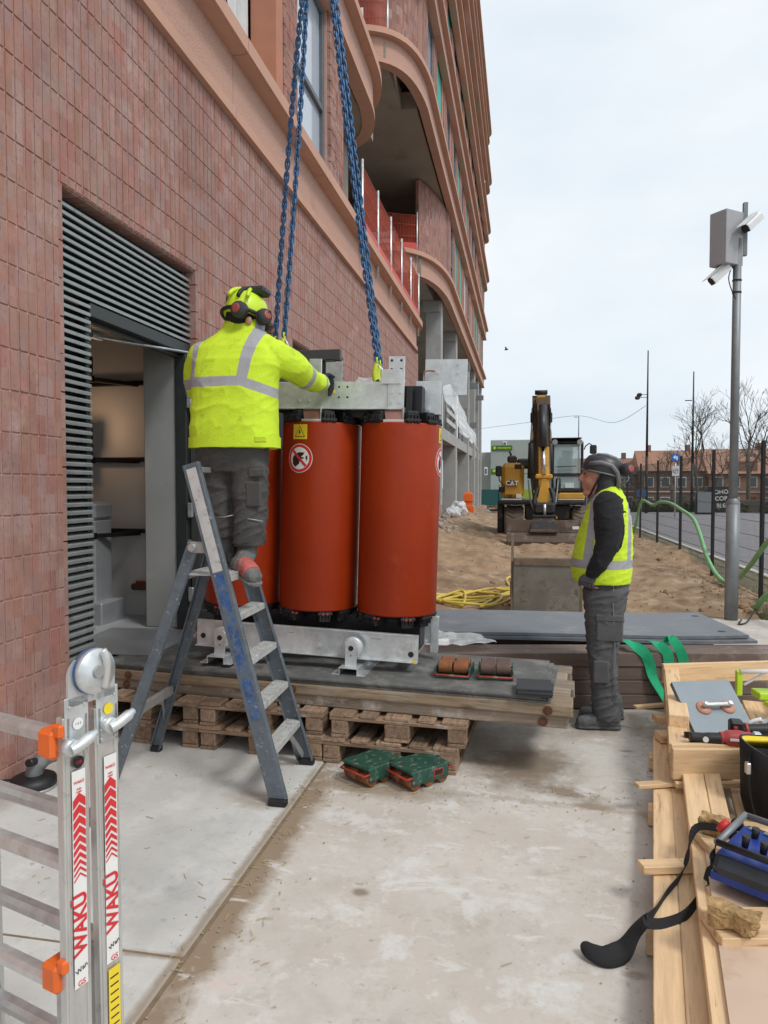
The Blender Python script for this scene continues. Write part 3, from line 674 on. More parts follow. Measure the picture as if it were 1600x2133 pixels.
# louvred doorway
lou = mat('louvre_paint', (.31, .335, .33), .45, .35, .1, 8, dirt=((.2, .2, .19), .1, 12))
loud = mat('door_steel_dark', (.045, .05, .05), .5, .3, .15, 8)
door = thing('louvre_doorway', 'dark grey louvred steel doorway with one leaf folded open in the brick wall', 'doorway', (0, 0, 0))
a, b, c, d = OPEN[0]; XL = XW-.10
D0, D1, DT = 4.21, 5.50, 2.70
def slat(y0, y1, z, par=door):
    m = MB(); pr = [(.0, .006), (.044, -.012), (.05, -.010), (.05, .008), (.046, .012), (0, .026)]
    rg = [[(XL+o, y, z+h) for o, h in pr] for y in (y0, y1)]
    m.loft(rg, sm=False).build('slat', lou, par)
z = .42
while z < 3.34:
    if z < DT+.07: slat(a+.012, D0, z)
    else: slat(a+.012, b-.012, z)
    z += .0505
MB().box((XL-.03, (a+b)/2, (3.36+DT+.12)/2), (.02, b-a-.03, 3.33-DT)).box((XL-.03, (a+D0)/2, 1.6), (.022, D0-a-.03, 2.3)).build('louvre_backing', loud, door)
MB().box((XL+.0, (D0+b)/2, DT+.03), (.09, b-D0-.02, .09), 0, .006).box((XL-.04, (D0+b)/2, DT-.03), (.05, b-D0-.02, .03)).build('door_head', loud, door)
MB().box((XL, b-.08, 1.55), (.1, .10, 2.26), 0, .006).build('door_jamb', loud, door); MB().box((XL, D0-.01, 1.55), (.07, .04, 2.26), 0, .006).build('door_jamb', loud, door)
lf = MB()
LY = 5.60; x0, x1 = XL+.06, -1.43
lf.box(((x0+x1)/2, LY, 2.64), (x1-x0, .05, .09), 0, .005).box(((x0+x1)/2, LY, .52), (x1-x0, .05, .09), 0, .005)
for x in (x0+.04, x1-.09): lf.box((x, LY, 1.58), (.08, .05, 2.06), 0, .005)
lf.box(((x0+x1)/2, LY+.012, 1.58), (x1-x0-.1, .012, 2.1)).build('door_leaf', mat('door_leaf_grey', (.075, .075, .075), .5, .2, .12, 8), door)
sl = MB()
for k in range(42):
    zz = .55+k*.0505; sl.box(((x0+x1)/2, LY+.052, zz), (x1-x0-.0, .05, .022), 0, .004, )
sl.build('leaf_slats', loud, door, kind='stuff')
for zz in (2.3, 1.4, .7): MB().box((XL+.08, 5.53, zz), (.045, .03, .12), 0, .006).build('hinge', C['galv'], door)
MB().cyl((XL-.15, 4.62, DT-.06), (XL+.12, 5.42, DT-.03), .011, n=8).box((XL-.16, 4.60, DT-.05), (.04, .12, .05), 0, .005).build('door_stay', C['galv'], door)
# slatted fills of the other two openings
for a2, b2, c2, d2 in OPEN[1:]:
    m = MB(); zz = c2+.03
    while zz < d2-.03: m.box((XL, (a2+b2)/2, zz), (.05, b2-a2-.02, .014)); zz += .05
    m.box((XL-.04, (a2+b2)/2, (c2+d2)/2), (.02, b2-a2, d2-c2)); m.build('louvre_grille', lou, bld)

# room behind the door
rm = thing('transformer_room', 'bare white plastered plant room seen through the open door', 'room', (0, 0, 0))
rw = mat('room_plaster', (.62, .60, .58), .9, 0, .06, 1, coords='Position')
bbx('room_floor', -6.2, XW-.19, 3.2, 6.05, .30, .41, mat('room_floor_paint', (.40, .42, .43), .5, 0, .06, 2, coords='Position'), parent=rm)
bbx('room_wall', -6.2, -2.97, 6.05, 6.15, .30, 3.3, rw, parent=rm); bbx('room_wall', -6.3, -6.2, 3.1, 6.15, .30, 3.3, rw, parent=rm); bbx('room_wall', -6.2, -2.97, 3.1, 3.2, .30, 3.3, rw, parent=rm)
bbx('room_ceiling', -6.2, -2.97, 3.2, 6.05, 3.2, 3.3, concw, parent=rm)
pr = bbx('concrete_pier', -3.12, -2.84, 5.55, 5.75, .41, 2.85, concw, .01, parent=rm)
for z, l in ((2.53, .42), (1.84, .42), (1.19, .36)):
    m = MB(); m.box((-3.62, 6.02, z), (.62, .05, .04), 0, .004); m.bar((-3.42, 5.99, z-.02), (-3.62, 5.62, z-.02), .04, .035); m.box((-3.63, 5.6, z-.02), (.05, .04, .05)); m.build('cable_bracket', C['black'], rm)
duct = MB(); duct.box((-3.74, 5.72, .85), (.26, .26, .9), 0, .01); duct.box((-3.72, 5.7, .5), (.42, .36, .2), 0, .01); duct.box((-3.8, 5.72, 1.38), (.4, .3, .16), 0, .03); duct.box((-3.86, 5.74, 1.0), (.3, .3, .9), 0, .01)
duct.build('grey_duct', mat('duct_grey', (.36, .38, .40), .5, .3, .1, 5), rm)
MB().box((-3.3, 6.02, .70), (.35, .03, .06)).build('pipe_cover', C['red_m'], rm); MB().cyl((-3.5, 6.0, .68), (-3.18, 6.0, .68), .03, n=8).build('pipe', C['rust'], rm)
MB().box((-3.62, 5.5, 2.62), (.08, .12, .16), 0, .01).build('alarm_box', C['dark'], rm)
lamp = thing('work_lamp', 'lit warm work lamp on the wall of the plant room', 'lamp', (-3.86, 5.85, 2.1))
MB().box((0, .06, -.12), (.07, .04, .3), 0, .01).build('lamp_bracket', C['dark'], lamp)
hd = MB().box((0, 0, 0), (.14, .05, .14), 0, .015).build('lamp_head', C['dark'], lamp)
MB().box((.0, -.028, 0), (.11, .006, .11), 0, .002).build('lamp_lens', mat('lamp_glow', (1, .6, .3), .5, emit=((1, .55, .25), 14)), lamp)
pl = bpy.data.lights.new('work_lamp_light', 'POINT'); pl.energy = 2.2; pl.color = (1, .62, .36); pl.shadow_soft_size = .05
plo = bpy.data.objects.new('work_lamp_light', pl); COL.objects.link(plo); plo.parent = lamp; plo.location = (.04, -.12, .02)
def camp(px, py, d): return Vector(CAMP + BAS @ np.array([(px-800)/F, (py-1066.5)/F, 1.0])*d)   # point at camera depth d (metres)
def board(name, p0, p1, w, t, m, parent=None, up=(0, 0, 1), ch=.003, label=None, cat=None, group=None, rough=0.0):
    """a board with its own axis along x, so the grain runs with it"""
    p0 = Vector(p0); p1 = Vector(p1); x = (p1-p0); l = x.length; x.normalize(); z = Vector(up); z = (z-x*z.dot(x)).normalized(); y = z.cross(x)
    mb = MB(); mb.box((0, 0, 0), (l, w, t), 0, ch)
    if rough: mb.v = [(a+random.uniform(-rough, rough)*1.5, b+random.uniform(-rough, rough), c+random.uniform(-rough, rough)) for a, b, c in mb.v]
    o = mb.build(name, m, parent, label, cat, group); o.matrix_local = mapT((p0+p1)/2, x, y, z)
    return o
def bolt(mb, p, n, r=.011, h=.008, m=0):
    p = Vector(p); n = Vector(n); mb.cyl(p, p+n*.002, r*1.55, n=12, m=m); mb.cyl(p, p+n*h, r, n=6, m=m, sm=False)

# ------------------------------------------------------------------ pallets
PA = R(-3.8)
def make_pallet():
    t = thing('pallet', '', 'pallet')
    m = C['pallet']
    for x, w in ((-.3275, .145), (-.17, .1), (0, .145), (.17, .1), (.3275, .145)): board('deck_board', (x, -.6, .133), (x, .6, .133), w, .022, m, t, ch=.004, rough=.002)
    for y in (-.5275, 0, .5275): board('stringer_board', (-.4, y, .111), (.4, y, .111), .145, .021, m, t, ch=.003, rough=.0015)
    for y in (-.5275, 0, .5275):
        for x in (-.34, 0, .34): board('block', (x, y-.07, .061), (x, y+.07, .061), .1 if x else .145, .078, m, t, ch=.005, rough=.002)
    for x in (-.34, 0, .34): board('base_board', (x, -.6, .011), (x, .6, .011), .1 if x else .145, .021, m, t, ch=.003, rough=.0015)
    return t
base = make_pallet()
spots = [(-.703, 'beside the two green machine skates'), (-1.49, 'in the middle stack behind the step ladder'), (-2.29, 'in the stack against the brick wall')]
first = True
for x, txt in spots:
    for k in (0, 1):
        p = base if first else copy_tree(base); first = False
        yf = 3.955-(x+.703)*math.tan(-PA)
        p.location = (x+.04*(k == 1)*(1 if x > -1 else -.3), yf+.6+.012*k, .1445*k); p.rotation_euler = (0, 0, PA+R(.8)*k)
        p['label'] = ('upper' if k else 'lower')+' wooden pallet '+txt; p['group'] = 'pallets under the timber mats'

# ------------------------------------------------------------------ timber mats and rubber sheets
MA = R(-5.3)
def mat_layer(z, x0, x1, yoff, label, mats, end_jit):
    t = thing('timber_mat', label, 'timber mat', (-1.23, 4.09+yoff, z), MA, 'bolted timber mats on the pallets')
    for i in range(5):
        y = .09+i*.182; e = end_jit[i]
        board('beam', (x0+e*.3, y, .0315), (x1+e, y, .0315), .178, .062, mats[i], t, ch=.007, rough=.003)
    for x in (x0+.14, x0+1.28, x1-.13):
        m = MB(); m.cyl((x, -.0005, .03), (x, -.004, .03), .026, n=16); m.cyl((x, -.003, .03), (x, -.011, .03), .014, n=8, sm=False); m.build('bolt', C['rust'], t)
    return t
w, y_ = C['wood_w'], C['wood_y']
mat_layer(.2895, -1.42, 1.48, .0, 'lower bolted timber mat lying directly on the pallets', [w, w, w, w, w], [.0, .01, -.02, .015, 0])
mat_layer(.3545, -1.40, 1.505, -.012, 'upper bolted timber mat with yellowed edge under the black rubber sheets', [y_, w, w, w, w], [0, -.02, .0, -.05, -.03])
for k in range(3):
    t = MB(); t.box((0, .42, 0), (2.86-.03*k, .84-.02*(k % 2), .0128), 0, .002)
    o = t.build('rubber_sheet', [C['rubber']], None, ('bottom', 'middle', 'top')[k]+' black rubber sheet of three laid on the timber mats', 'rubber sheet', 'rubber sheets on the mats')
    o.location = (-1.27-.01*k, 4.095-.008*k, .4255+k*.0135); o.rotation_euler = (0, 0, MA+R(.25)*(k-1))
o = MB().box((0, 0, 0), (.75, .85, .006), 0, .001).build('steel_sheet', mat('bare_sheet', (.40, .42, .43), .4, .5, .08, 4), None, 'thin grey sheet bridging the doorway threshold', 'sheet'); o.location = (-2.83, 4.82, .4625); o.rotation_euler = (0, 0, R(3))
PT = .4595     # top of the platform
for k, (dx, dy, rz) in enumerate(((0, 0, 4), (.006, -.006, 2), (-.004, .004, 5))):
    o = MB().box((0, 0, 0), (.19, .21, .014), 0, .002).build('rubber_pad', C['pad'], None, ('bottom', 'middle', 'top')[k]+' small black rubber pad in the pile by the upturned skates', 'rubber pad', 'rubber pads')
    o.location = (.07+dx, 4.03+dy, PT+.0085+k*.0148); o.rotation_euler = (0, 0, R(rz)+MA)

# ------------------------------------------------------------------ machine skates
def skate(name, label, loc, rz, up=True, rol='roller'):
    t = thing(name, label, 'machine skate', loc, rz, 'machine skates')
    L_, W_, H_ = .27, .21, .105
    if up:
        MB().box((0, 0, H_-.008), (L_, W_, .016), 0, .004).build('top_plate', C['green_m'], t)
        for s in (-1, 1):
            f = MB(); f.box((0, s*(W_/2-.006), .065), (L_-.02, .011, .07), 0, .003); f.build('side_plate', C['green_m'], t)
            MB().box((.05, s*(W_/2+.0005), .07), (.07, .004, .04), 0, .001).build('slot_frame', C['red_m'], t); MB().box((.05, s*(W_/2+.002), .07), (.055, .003, .026)).build('slot', C['dark'], t)
        for x in (-.095, 0, .095):
            for s in (-1, 1): MB().cyl((x, s*.004, .036), (x, s*.092, .036), .0355, n=18).build('roller', C[rol], t)
        for e in (-1, 1): MB().tube([(e*(L_/2-.01), -.1, .075), (e*(L_/2+.02), -.095, .07), (e*(L_/2+.02), .095, .07), (e*(L_/2-.01), .1, .075)], .0065, 6).build('grab_rod', C['red_m'], t)
    else:
        MB().box((0, 0, .009), (.22, W_, .016), 0, .004).build('base_plate', C['green_m'], t)
        for s in (-1, 1): MB().box((0, s*(W_/2-.004), .035), (.21, .008, .05), 0, .002).build('side_plate', C['green_m'], t)
        for x in (-.048, .048):
            for s in (-1, 1): MB().lathe([(.0, -.0425), (.033, -.0425), (.0385, -.037), (.0385, .037), (.033, .0425), (0, .0425)], 24, sm=False, T=Matrix.Translation((x, s*.0465, .056)) @ Matrix.Rotation(R(90), 4, 'X')).build('roller', C[rol], t)
        for e in (-1, 1): MB().tube([(e*.10, -.1, .03), (e*.128, -.1, .022), (e*.128, .1, .022), (e*.10, .1, .03)], .006, 6).build('grab_rod', C['red_m'], t)
    return t
g1 = G(778, 1618); g2 = G(872, 1626)
skate('machine_skate', 'scratched green machine skate on the ground nearer the step ladder', (g1.x, g1.y, 0), R(56))
skate('machine_skate', 'scratched green machine skate on the ground nearer the wet stain', (g2.x, g2.y, 0), R(48))
skate('upturned_skate', 'upturned skate with orange rollers on the rubber sheet', (-.40, 4.33, PT), R(86), False, 'roller')
skate('upturned_skate', 'upturned skate with brown rollers next to the rubber pads', (-.155, 4.34, PT), R(91), False, 'rollerb')

# ------------------------------------------------------------------ transformer
tr = thing('dry_transformer', 'three phase dry type transformer with orange cast resin coils and galvanised frame', 'transformer', (-1.347, 4.615, .545), R(-2))
tr.rotation_euler = (0, R(1.6), R(-2))
CR, CZ0, CZ1, PIT = .257, .258, 1.462, .535
for i in (-1, 0, 1):
    x = i*PIT; m = MB()
    m.lathe([(CR-.012, CZ0), (CR-.003, CZ0+.003), (CR, CZ0+.012), (CR, CZ1-.012), (CR-.003, CZ1-.003), (CR-.012, CZ1), (CR-.06, CZ1), (CR-.065, CZ1-.05), (CR-.065, CZ0+.05), (CR-.06, CZ0)], 64, T=Matrix.Translation((x, 0, 0)), caps=False)
    m.v, m.f = m.v, m.f
    coil = m.build('coil', C['orange'], tr)
    inn = MB(); inn.lathe([(.15, CZ0-.03), (.15, CZ1+.03)], 32, T=Matrix.Translation((x, 0, 0))); inn.build('inner_winding', C['dark'], coil)
    MB().box((x, 0, (CZ0+CZ1)/2), (.2, .2, CZ1-CZ0+.34)).build('core_limb', C['black'], tr)
    for zc, sg in ((CZ0, -1), (CZ1, 1)):          # ribbed black support blocks round the coil ends
        for a in (-150, -118, -62, -30, 30, 90, 150):
            r = Matrix.Translation((x, 0, zc)) @ Matrix.Rotation(R(a), 4, 'Z')
            b_ = MB(); b_.box((CR-.055, 0, sg*.035), (.085, .075, .07), 0, .006, r)
            for q in (-.03, -.012, .012, .03): b_.box((CR-.006, q, sg*.02), (.022, .010, .052), 0, .002, r)
            b_.box((CR-.02, 0, sg*.012), (.055, .095, .018), 0, .003, r)
            b_.build('support_block', C['dark'], tr)
        for a in (-118+12, -62):
            r = Matrix.Translation((x, 0, zc)) @ Matrix.Rotation(R(a), 4, 'Z'); p_ = MB()
            if sg < 0:
                for q in (-.014, .014): p_.cyl(r @ Vector((CR+.004, q, -.012)), r @ Vector((CR+.012, q, -.012)), .008, n=8)
                p_.build('cap_plug', C['red_m'], tr)
# core yokes, clamps
MB().box((0, 0, .13), (1.42, .19, .2), 0, .004).build('core_yoke', C['black'], tr); MB().box((0, 0, 1.60), (1.36, .19, .2), 0, .004).build('core_yoke', C['black'], tr)
def channel(y, sg, z0, z1, x0, x1, name, depth=.06, th=.007):
    m = MB(); m.box(((x0+x1)/2, y, (z0+z1)/2), (x1-x0, th, z1-z0), 0, .002)
    for z in (z0, z1): m.box(((x0+x1)/2, y+sg*depth/2, z), (x1-x0-.002, depth, th), 0, .002)
    return m.build(name, C['galv'], tr)
bs = channel(-.275, -1, 0.0, .165, -.735, .735, 'base_channel', .035); channel(.275, 1, 0.0, .165, -.735, .735, 'base_channel', .035)
for x in (-.66, .66): MB().box((x, 0, .012), (.08, .54, .02), 0, .003).build('base_tie', C['galv'], tr)
MB().box((.775, .1, .1), (.05, .05, .24), 0, .003).build('end_bracket', C['galv'], tr)
bm_ = MB()
for x, z in ((-.6, .12), (-.05, .13), (.245, .13), (.62, .05), (-.63, .05), (.1, .05)): bolt(bm_, (x, -.279, z), (0, -1, 0))
bm_.build('bolt_set', C['galv'], tr, kind='stuff')
for x, z in ((-.69, .06), (.69, .045)): MB().cyl((x, -.2792, z), (x, -.2805, z), .018, n=16).build('hole', C['stk'], tr)
for x in (-.07, .47): 
    m = MB(); m.bar((x-.03, -.2792, .125), (x+.03, -.2792, .125), .001, .0025).bar((x-.03, -.2792, .125), (x-.03, -.2792, .162), .0025, .001).bar((x+.03, -.2792, .125), (x+.03, -.2792, .162), .0025, .001); m.build('notch', C['stk'], tr)
MB().cyl((.715, -.312, .01), (.715, -.3135, .01), .011, n=14).build('yellow_dot', C['yellow'], tr)
# wheels with brackets on flanged feet
for x in (-.53, .335):
    wh = MB(); wh.lathe([(.02, -.02), (.062, -.02), (.066, -.018), (.066, .018), (.062, .02), (.02, .02)], 28, T=Matrix.Translation((x, -.335, .075)) @ Matrix.Rotation(R(90), 4, 'X'))
    wh.build('wheel', C['galv'], tr)
    hub = MB(); hub.cyl((x, -.30, .075), (x, -.375, .075), .016, n=14); hub.build('axle', C['dark'], tr)
    br = MB(); pl_ = [(-.036, -.055), (.036, -.055), (.036, .085), (.022, .1), (-.022, .1), (-.036, .085)]
    br.prism(pl_, .007, mapT((x, -.362, .02), (1, 0, 0), (0, 0, 1), (0, -1, 0))); br.build('wheel_bracket', C['galv'], tr)
    h_ = MB(); h_.cyl((x, -.369, .075), (x, -.371, .075), .014, n=14); h_.cyl((x, -.369, .03), (x, -.371, .03), .005, n=8); h_.build('bracket_hole', C['stk'], tr)
    zt = -.032; prof = [(-.105, -.078), (-.06, -.078), (-.053, -.073), (-.053, zt-.005), (-.05, zt), (.05, zt), (.053, zt-.005), (.053, -.073), (.06, -.078), (.105, -.078)]
    pi_ = [(a, b+.006) if abs(a) > .054 else ((a*(1-.006/.053)), b+ (.006 if b < -.05 else -.006)) for a, b in prof]
    po = [(a, b) for a, b in prof]; up_ = [(-.105, -.072), (-.059, -.072), (-.047, -.072), (-.047, zt-.006), (-.045, zt-.006), (.045, zt-.006), (.047, zt-.006), (.047, -.072), (.059, -.072), (.105, -.072)]
    rg = [[(x+a, yy, b) for a, b in po]+[(x+a, yy, b) for a, b in [(.105, -.072), (.06, -.072), (.059, zt+.006), (.052, zt+.006), (-.052, zt+.006), (-.059, zt+.006), (-.06, -.072), (-.105, -.072)]] for yy in (-.42, -.02)]
    # hat section foot running front to back
    f_ = MB()
    for a, b, c_, d_ in ((-.105, -.053, -.0785, -.0725), (.053, .105, -.0785, -.0725), (-.053, .053, zt-.006, zt)): f_.box((x+(a+b)/2, -.23, (c_+d_)/2), (b-a, .4, d_-c_), 0, .0015)
    for a in (-.056, .056): f_.box((x+a, -.23, (-.0785+zt)/2), (.006, .398, zt+.0785), 0, .0015)
    f_.build('foot_rail', C['galv'], tr)
# top clamp beams with lugs, plates and terminals
ZB0, ZB1 = 1.555, 1.715
channel(-.165, 1, ZB0, ZB1, -.72, .575, 'top_beam', .05); channel(.165, -1, ZB0, ZB1, -.72, .575, 'top_beam', .05)
MB().box((-.07, -.185, ZB0-.008), (1.29, .05, .012), 0, .002).build('beam_flange', C['galv'], tr)
for x in (-.005, .53):
    lg = MB(); lg.box((x, -.177, 1.71), (.105, .012, .32), 0, .003) if x > .2 else lg.box((x, -.155, 1.765), (.085, .012, .2), 0, .003)
    l_ = lg.build('lifting_lug', C['galv'], tr)
    if x > .2:
        hb = MB()
        for dx in (-.028, .028):
            for z in (1.59, 1.65): bolt(hb, (x+dx-.0, -.183, z), (0, -1, 0), .009)
        bolt(hb, (x-.005, -.183, 1.735), (0, -1, 0), .010); hb.build('bolt_set', C['galv'], l_, kind='stuff')
        hh = MB()
        for dx in (-.03, .03):
            for z in (1.79, 1.845): hh.cyl((x+dx, -.1832, z), (x+dx, -.1845, z), .0085, n=10)
        hh.build('hole', C['stk'], l_)
        MB().box((x-.03, -.19, 1.745), (.13, .006, .09), 0, .002).build('washer_plate', C['galv'], l_)
bb = MB()
for x in (-.105, -.04): bolt(bb, (x, -.1695, 1.60), (0, -1, 0), .008)
for x, z in ((.16, 1.62), (.215, 1.62), (.16, 1.685), (.215, 1.685)): bb.cyl((x, -.1695, z), (x, -.1705, z), .007, n=10, m=1)
bb.build('bolt_set', [C['galv'], C['stk']], tr, kind='stuff')
MB().box((.125, -.1705, 1.655), (.022, .002, .022), 0, .0006).build('yellow_dot', C['yellow'], tr)
pinkm = mat('pink_reflection_metal', (.36, .20, .17), .35, .6, .12, 10)  # pinkish brown reflection on the metal, put into its base colour
for x in (-.5, .0, .53):
    MB().add([(x-.07, -.19, 1.55), (x+.05, -.19, 1.55), (x+.05, -.225, 1.475), (x-.05, -.225, 1.475), (x-.07, -.15, 1.55), (x+.05, -.15, 1.55), (x+.05, -.18, 1.475), (x-.05, -.18, 1.475)], [(0, 1, 2, 3), (4, 7, 6, 5), (0, 4, 5, 1), (3, 2, 6, 7), (1, 5, 6, 2), (0, 3, 7, 4)]).build('strap_plate', pinkm, tr)
    MB().box((x+.057, -.19, 1.51), (.008, .06, .09), 0, .002).build('strap_edge', C['galv'], tr)
    MB().box((x, -.205, 1.468), (.13, .06, .018), 0, .003).build('white_pad', C['whited'], tr)
MB().box((.61, -.15, 1.6), (.035, .05, .16), 0, .004).build('black_spacer', C['dark'], tr)
e1 = MB(); e1.box((.70, .02, 1.64), (.165, .008, .21), 0, .002); e1.box((.70, .06, 1.535), (.165, .09, .007), 0, .002); ep = e1.build('end_plate', C['galv'], tr)
eb = MB()
for x, z in ((.672, 1.69), (.66, 1.56), (.70, 1.565)): bolt(eb, (x, .016, z), (0, -1, 0), .011, .012)
eb.cyl((.735, .0155, 1.675), (.735, .014, 1.675), .022, n=16); eb.build('bolt_set', C['galv'], ep, kind='stuff')
MB().box((.74, .5, 1.84), (.30, .006, .25), 0, .002).build('terminal_plate', C['galv'], tr)
tb = MB()
for x, z in ((.68, 1.87), (.82, 1.87), (.82, 1.93)): bolt(tb, (x, .497, z), (0, -1, 0), .009)
tb.build('bolt_set', C['galv'], tr, kind='stuff')
MB().box((-.02, .30, 1.82), (.12, .008, .2), 0, .002).build('terminal_plate', C['galv'], tr)
MB().tube(spline([(.58, .45, 1.77), (.6, .4, 1.86), (.66, .47, 1.88)], 6), .006, 6).build('earth_wire', C['roller'], tr)
# warning signs wrapped on the coils
def wrap(poly, cx, a0, z0, r, m, name, parent, th=.0012, sub=6):
    """flat figure (metres) wrapped on the coil; a0 angle of its centre"""
    bm = bmesh.new(); vs = [bm.verts.new((x, y, 0)) for x, y in poly]; bm.faces.new(vs)
    xsn = sorted({min(q[0] for q in poly)+i*.012 for i in range(1, int((max(q[0] for q in poly)-min(q[0] for q in poly))/.012)+1)})
    for xx in xsn: bmesh.ops.bisect_plane(bm, geom=bm.verts[:]+bm.edges[:]+bm.faces[:], plane_co=(xx, 0, 0), plane_no=(1, 0, 0))
    bmesh.ops.triangulate(bm, faces=bm.faces[:])
    for v in bm.verts:
        a = a0+v.co.x/r; v.co = (cx+(r)*math.cos(a), r*math.sin(a), z0+v.co.y)
    me = bpy.data.meshes.new(name); bm.to_mesh(me); bm.free(); me.materials.append(m)
    for p in me.polygons: p.use_smooth = True
    return link(name, me, parent)
def circ(r, n=40): return [(r*math.cos(2*PI*i/n), r*math.sin(2*PI*i/n)) for i in range(n)]
def offs(p, dx, dy, s=1): return [(x*s+dx, y*s+dy) for x, y in p]
BOLT = [(-.006, .02), (.008, .022), (.003, .004), (.012, .004), (-.004, -.022), (.0, -.004), (-.009, -.003)]
def signs(cx, a0):
    z = 1.395; q = .052
    y = wrap([(-q, -q*.9), (q, -q*.9), (q, q*.9), (-q, q*.9)], cx, a0, z, CR+.0010, C['yellow'], 'high_voltage_sticker', tr)
    tri = [(0, .036), (.039, -.033), (-.039, -.033)]; ti = offs(tri, 0, -.001, .84)
    wrap(tri, cx, a0, z, CR+.0016, C['stk'], 'triangle', y); wrap(ti, cx, a0, z, CR+.0022, C['yellow'], 'triangle_field', y); wrap(offs(BOLT, 0, -.006, .75), cx, a0, z, CR+.0028, C['stk'], 'lightning', y)
    z = 1.228
    w_ = wrap(circ(.092), cx, a0, z, CR+.0010, C['stw'], 'no_touch_sticker', tr)
    wrap(circ(.088), cx, a0, z, CR+.0016, C['red'], 'red_ring', w_); wrap(circ(.070), cx, a0, z, CR+.0022, C['stw'], 'ring_field', w_)
    sl = [(-.05, -.035), (-.03, -.055), (.0, -.035), (.008, -.005), (.035, -.002), (.033, .006), (.012, .008), (.03, .022), (.038, .036), (.0, .038), (-.03, .028), (-.045, .012), (-.052, .002)]
    wrap(sl, cx, a0, z, CR+.0028, C['stk'], 'hand_symbol', w_); wrap(offs(BOLT, .053, -.002, .9), cx, a0, z, CR+.0028, C['stk'], 'lightning', w_)
    k = .068; d = .0085; wrap([(-k*.707-d*.7, k*.707-d*.7), (k*.707-d*.7, -k*.707-d*.7), (k*.707+d*.7, -k*.707+d*.7), (-k*.707+d*.7, k*.707+d*.7)], cx, a0, z, CR+.0034, C['red'], 'red_bar', w_)
signs(0, R(-90-15)); signs(PIT, R(0)); signs(-PIT, R(-90-10))
# clear film left on the far side
def film(name, P, label, parent=None, amp=.012):
    n = 14; m = MB(); A, B, D_, C_ = [Vector(q) for q in P]; vs = []
    for j in range(n+1):
        for i in range(n+1):
            u, v = i/n, j/n; p = A.lerp(B, u).lerp(C_.lerp(D_, u), v)
            q = Vector((mnoise.noise(p*9), mnoise.noise(p*9+Vector((7, 0, 0))), mnoise.noise(p*13+Vector((0, 5, 0))))); vs.append(p+q*amp*2)
    m.add(vs, [(j*(n+1)+i, j*(n+1)+i+1, (j+1)*(n+1)+i+1, (j+1)*(n+1)+i) for j in range(n) for i in range(n)], sm=True)
    return m.build(name, filmm, parent, label, 'plastic film' if label else None)
filmm = mat('clear_film', (.72, .74, .75), .25, 0, .05, 10, alpha=.55)
film('plastic_film', [(.78, .1, 1.72), (.80, .5, 1.78), (.98, .55, 1.35), (.93, .15, 1.40)], None, tr, .02)
film('plastic_film', [(.2, .2, 1.80), (.52, .22, 1.80), (.52, .0, 1.73), (.2, .0, 1.73)], None, tr, .015)
f0 = G(898, 1318, .47); film('plastic_sheet', [G(898, 1345, .47), G(1040, 1338, .47), G(1000, 1322, .47), G(898, 1312, .49)], 'crumpled clear plastic sheet on the mats beside the transformer', None, .012)

# ------------------------------------------------------------------ lifting chains
lm = MB(); LP = .0445
pts = [(0, .0142*math.cos(t)*1.0, .0315*math.sin(t)*1.0+(.0075 if math.sin(t) > 0 else -.0075)*abs(math.sin(t))**.3) for t in [2*PI*i/14 for i in range(14)]]
lm.tube([Vector(q) for q in pts], .0064, 6, closed=True); linkme = lm.mesh('chain_link', C['chain'])
apex = camp(657, -215, 4.75)
def chain(p0, p1, label, sag=0.0, hook=None):
    t = thing('lifting_chain', label, 'chain', p0, 0, 'blue lifting chains')
    p0 = Vector(p0); p1 = Vector(p1); d = p1-p0; n = int(d.length/LP)
    for i in range(n):
        s = (i+.5)/n; q = d*s+Vector((0, 0, 0))+Vector((sag*math.sin(PI*s), 0, 0)); tg = (d+Vector((sag*PI*math.cos(PI*s), 0, 0))).normalized()
        rot = tg.to_track_quat('Z', 'Y').to_matrix().to_4x4() @ Matrix.Rotation(R(90*(i % 2)+18+8*math.sin(i*.7)), 4, 'Z')
        o = link('link', linkme, t); o.matrix_local = Matrix.Translation(q) @ rot
    return t
hkR = WY(786, 752, 4.60); hkR2 = WY(792, 758, 4.74)
lR = WY(574, 708, 4.72); lR2 = WY(592, 700, 4.62)
chain(hkR, apex+Vector((.045, -.02, 0)), 'blue lifting chain ending in the lime hook beside the tall lug', -.015)
chain(hkR2, apex+Vector((.05, .03, 0)), 'blue lifting chain ending in the lime hook partly hidden by the tall lug', .0)
chain(lR, apex+Vector((-.03, .03, 0)), 'blue lifting chain running behind the shoulder, close to the helmet', -.02)
chain(lR2, apex+Vector((-.02, -.02, 0)), 'blue lifting chain running down behind the raised sleeve', .015)
def hook(p, label, s=1.0, rz=0):
    t = thing('lifting_hook', label, 'hook', p, rz, 'lime lifting hooks')
    m = MB(); m.tube(spline([(0, 0, .0), (-.008, 0, -.03), (-.016, 0, -.075), (-.012, 0, -.12), (.004, 0, -.146), (.03, 0, -.152), (.05, 0, -.135), (.055, 0, -.11)], 5), [.011+.009*math.sin(PI*i/35) for i in range(36)], 8); m.build('hook_body', C['lime'], t)
    MB().tube([(0, 0, -.01), (.022, 0, -.05), (.046, 0, -.112)], .006, 6).build('latch', C['galv'], t)
    MB().tube([(-.006, 0, -.128), (.012, 0, -.152), (.034, 0, -.157)], .0205, 8).build('hook_tip', C['black'], t)
    MB().tube([(0, .016*math.cos(a), .004+.018*math.sin(a)) for a in [2*PI*i/12 for i in range(12)]], .006, 6, closed=True).build('eye', C['lime'], t)
hook(hkR, 'lime safety hook hanging in front of the tall lug'); hook(hkR2+Vector((0, 0, .0)), 'lime safety hook hanging behind the tall lug', rz=R(10))
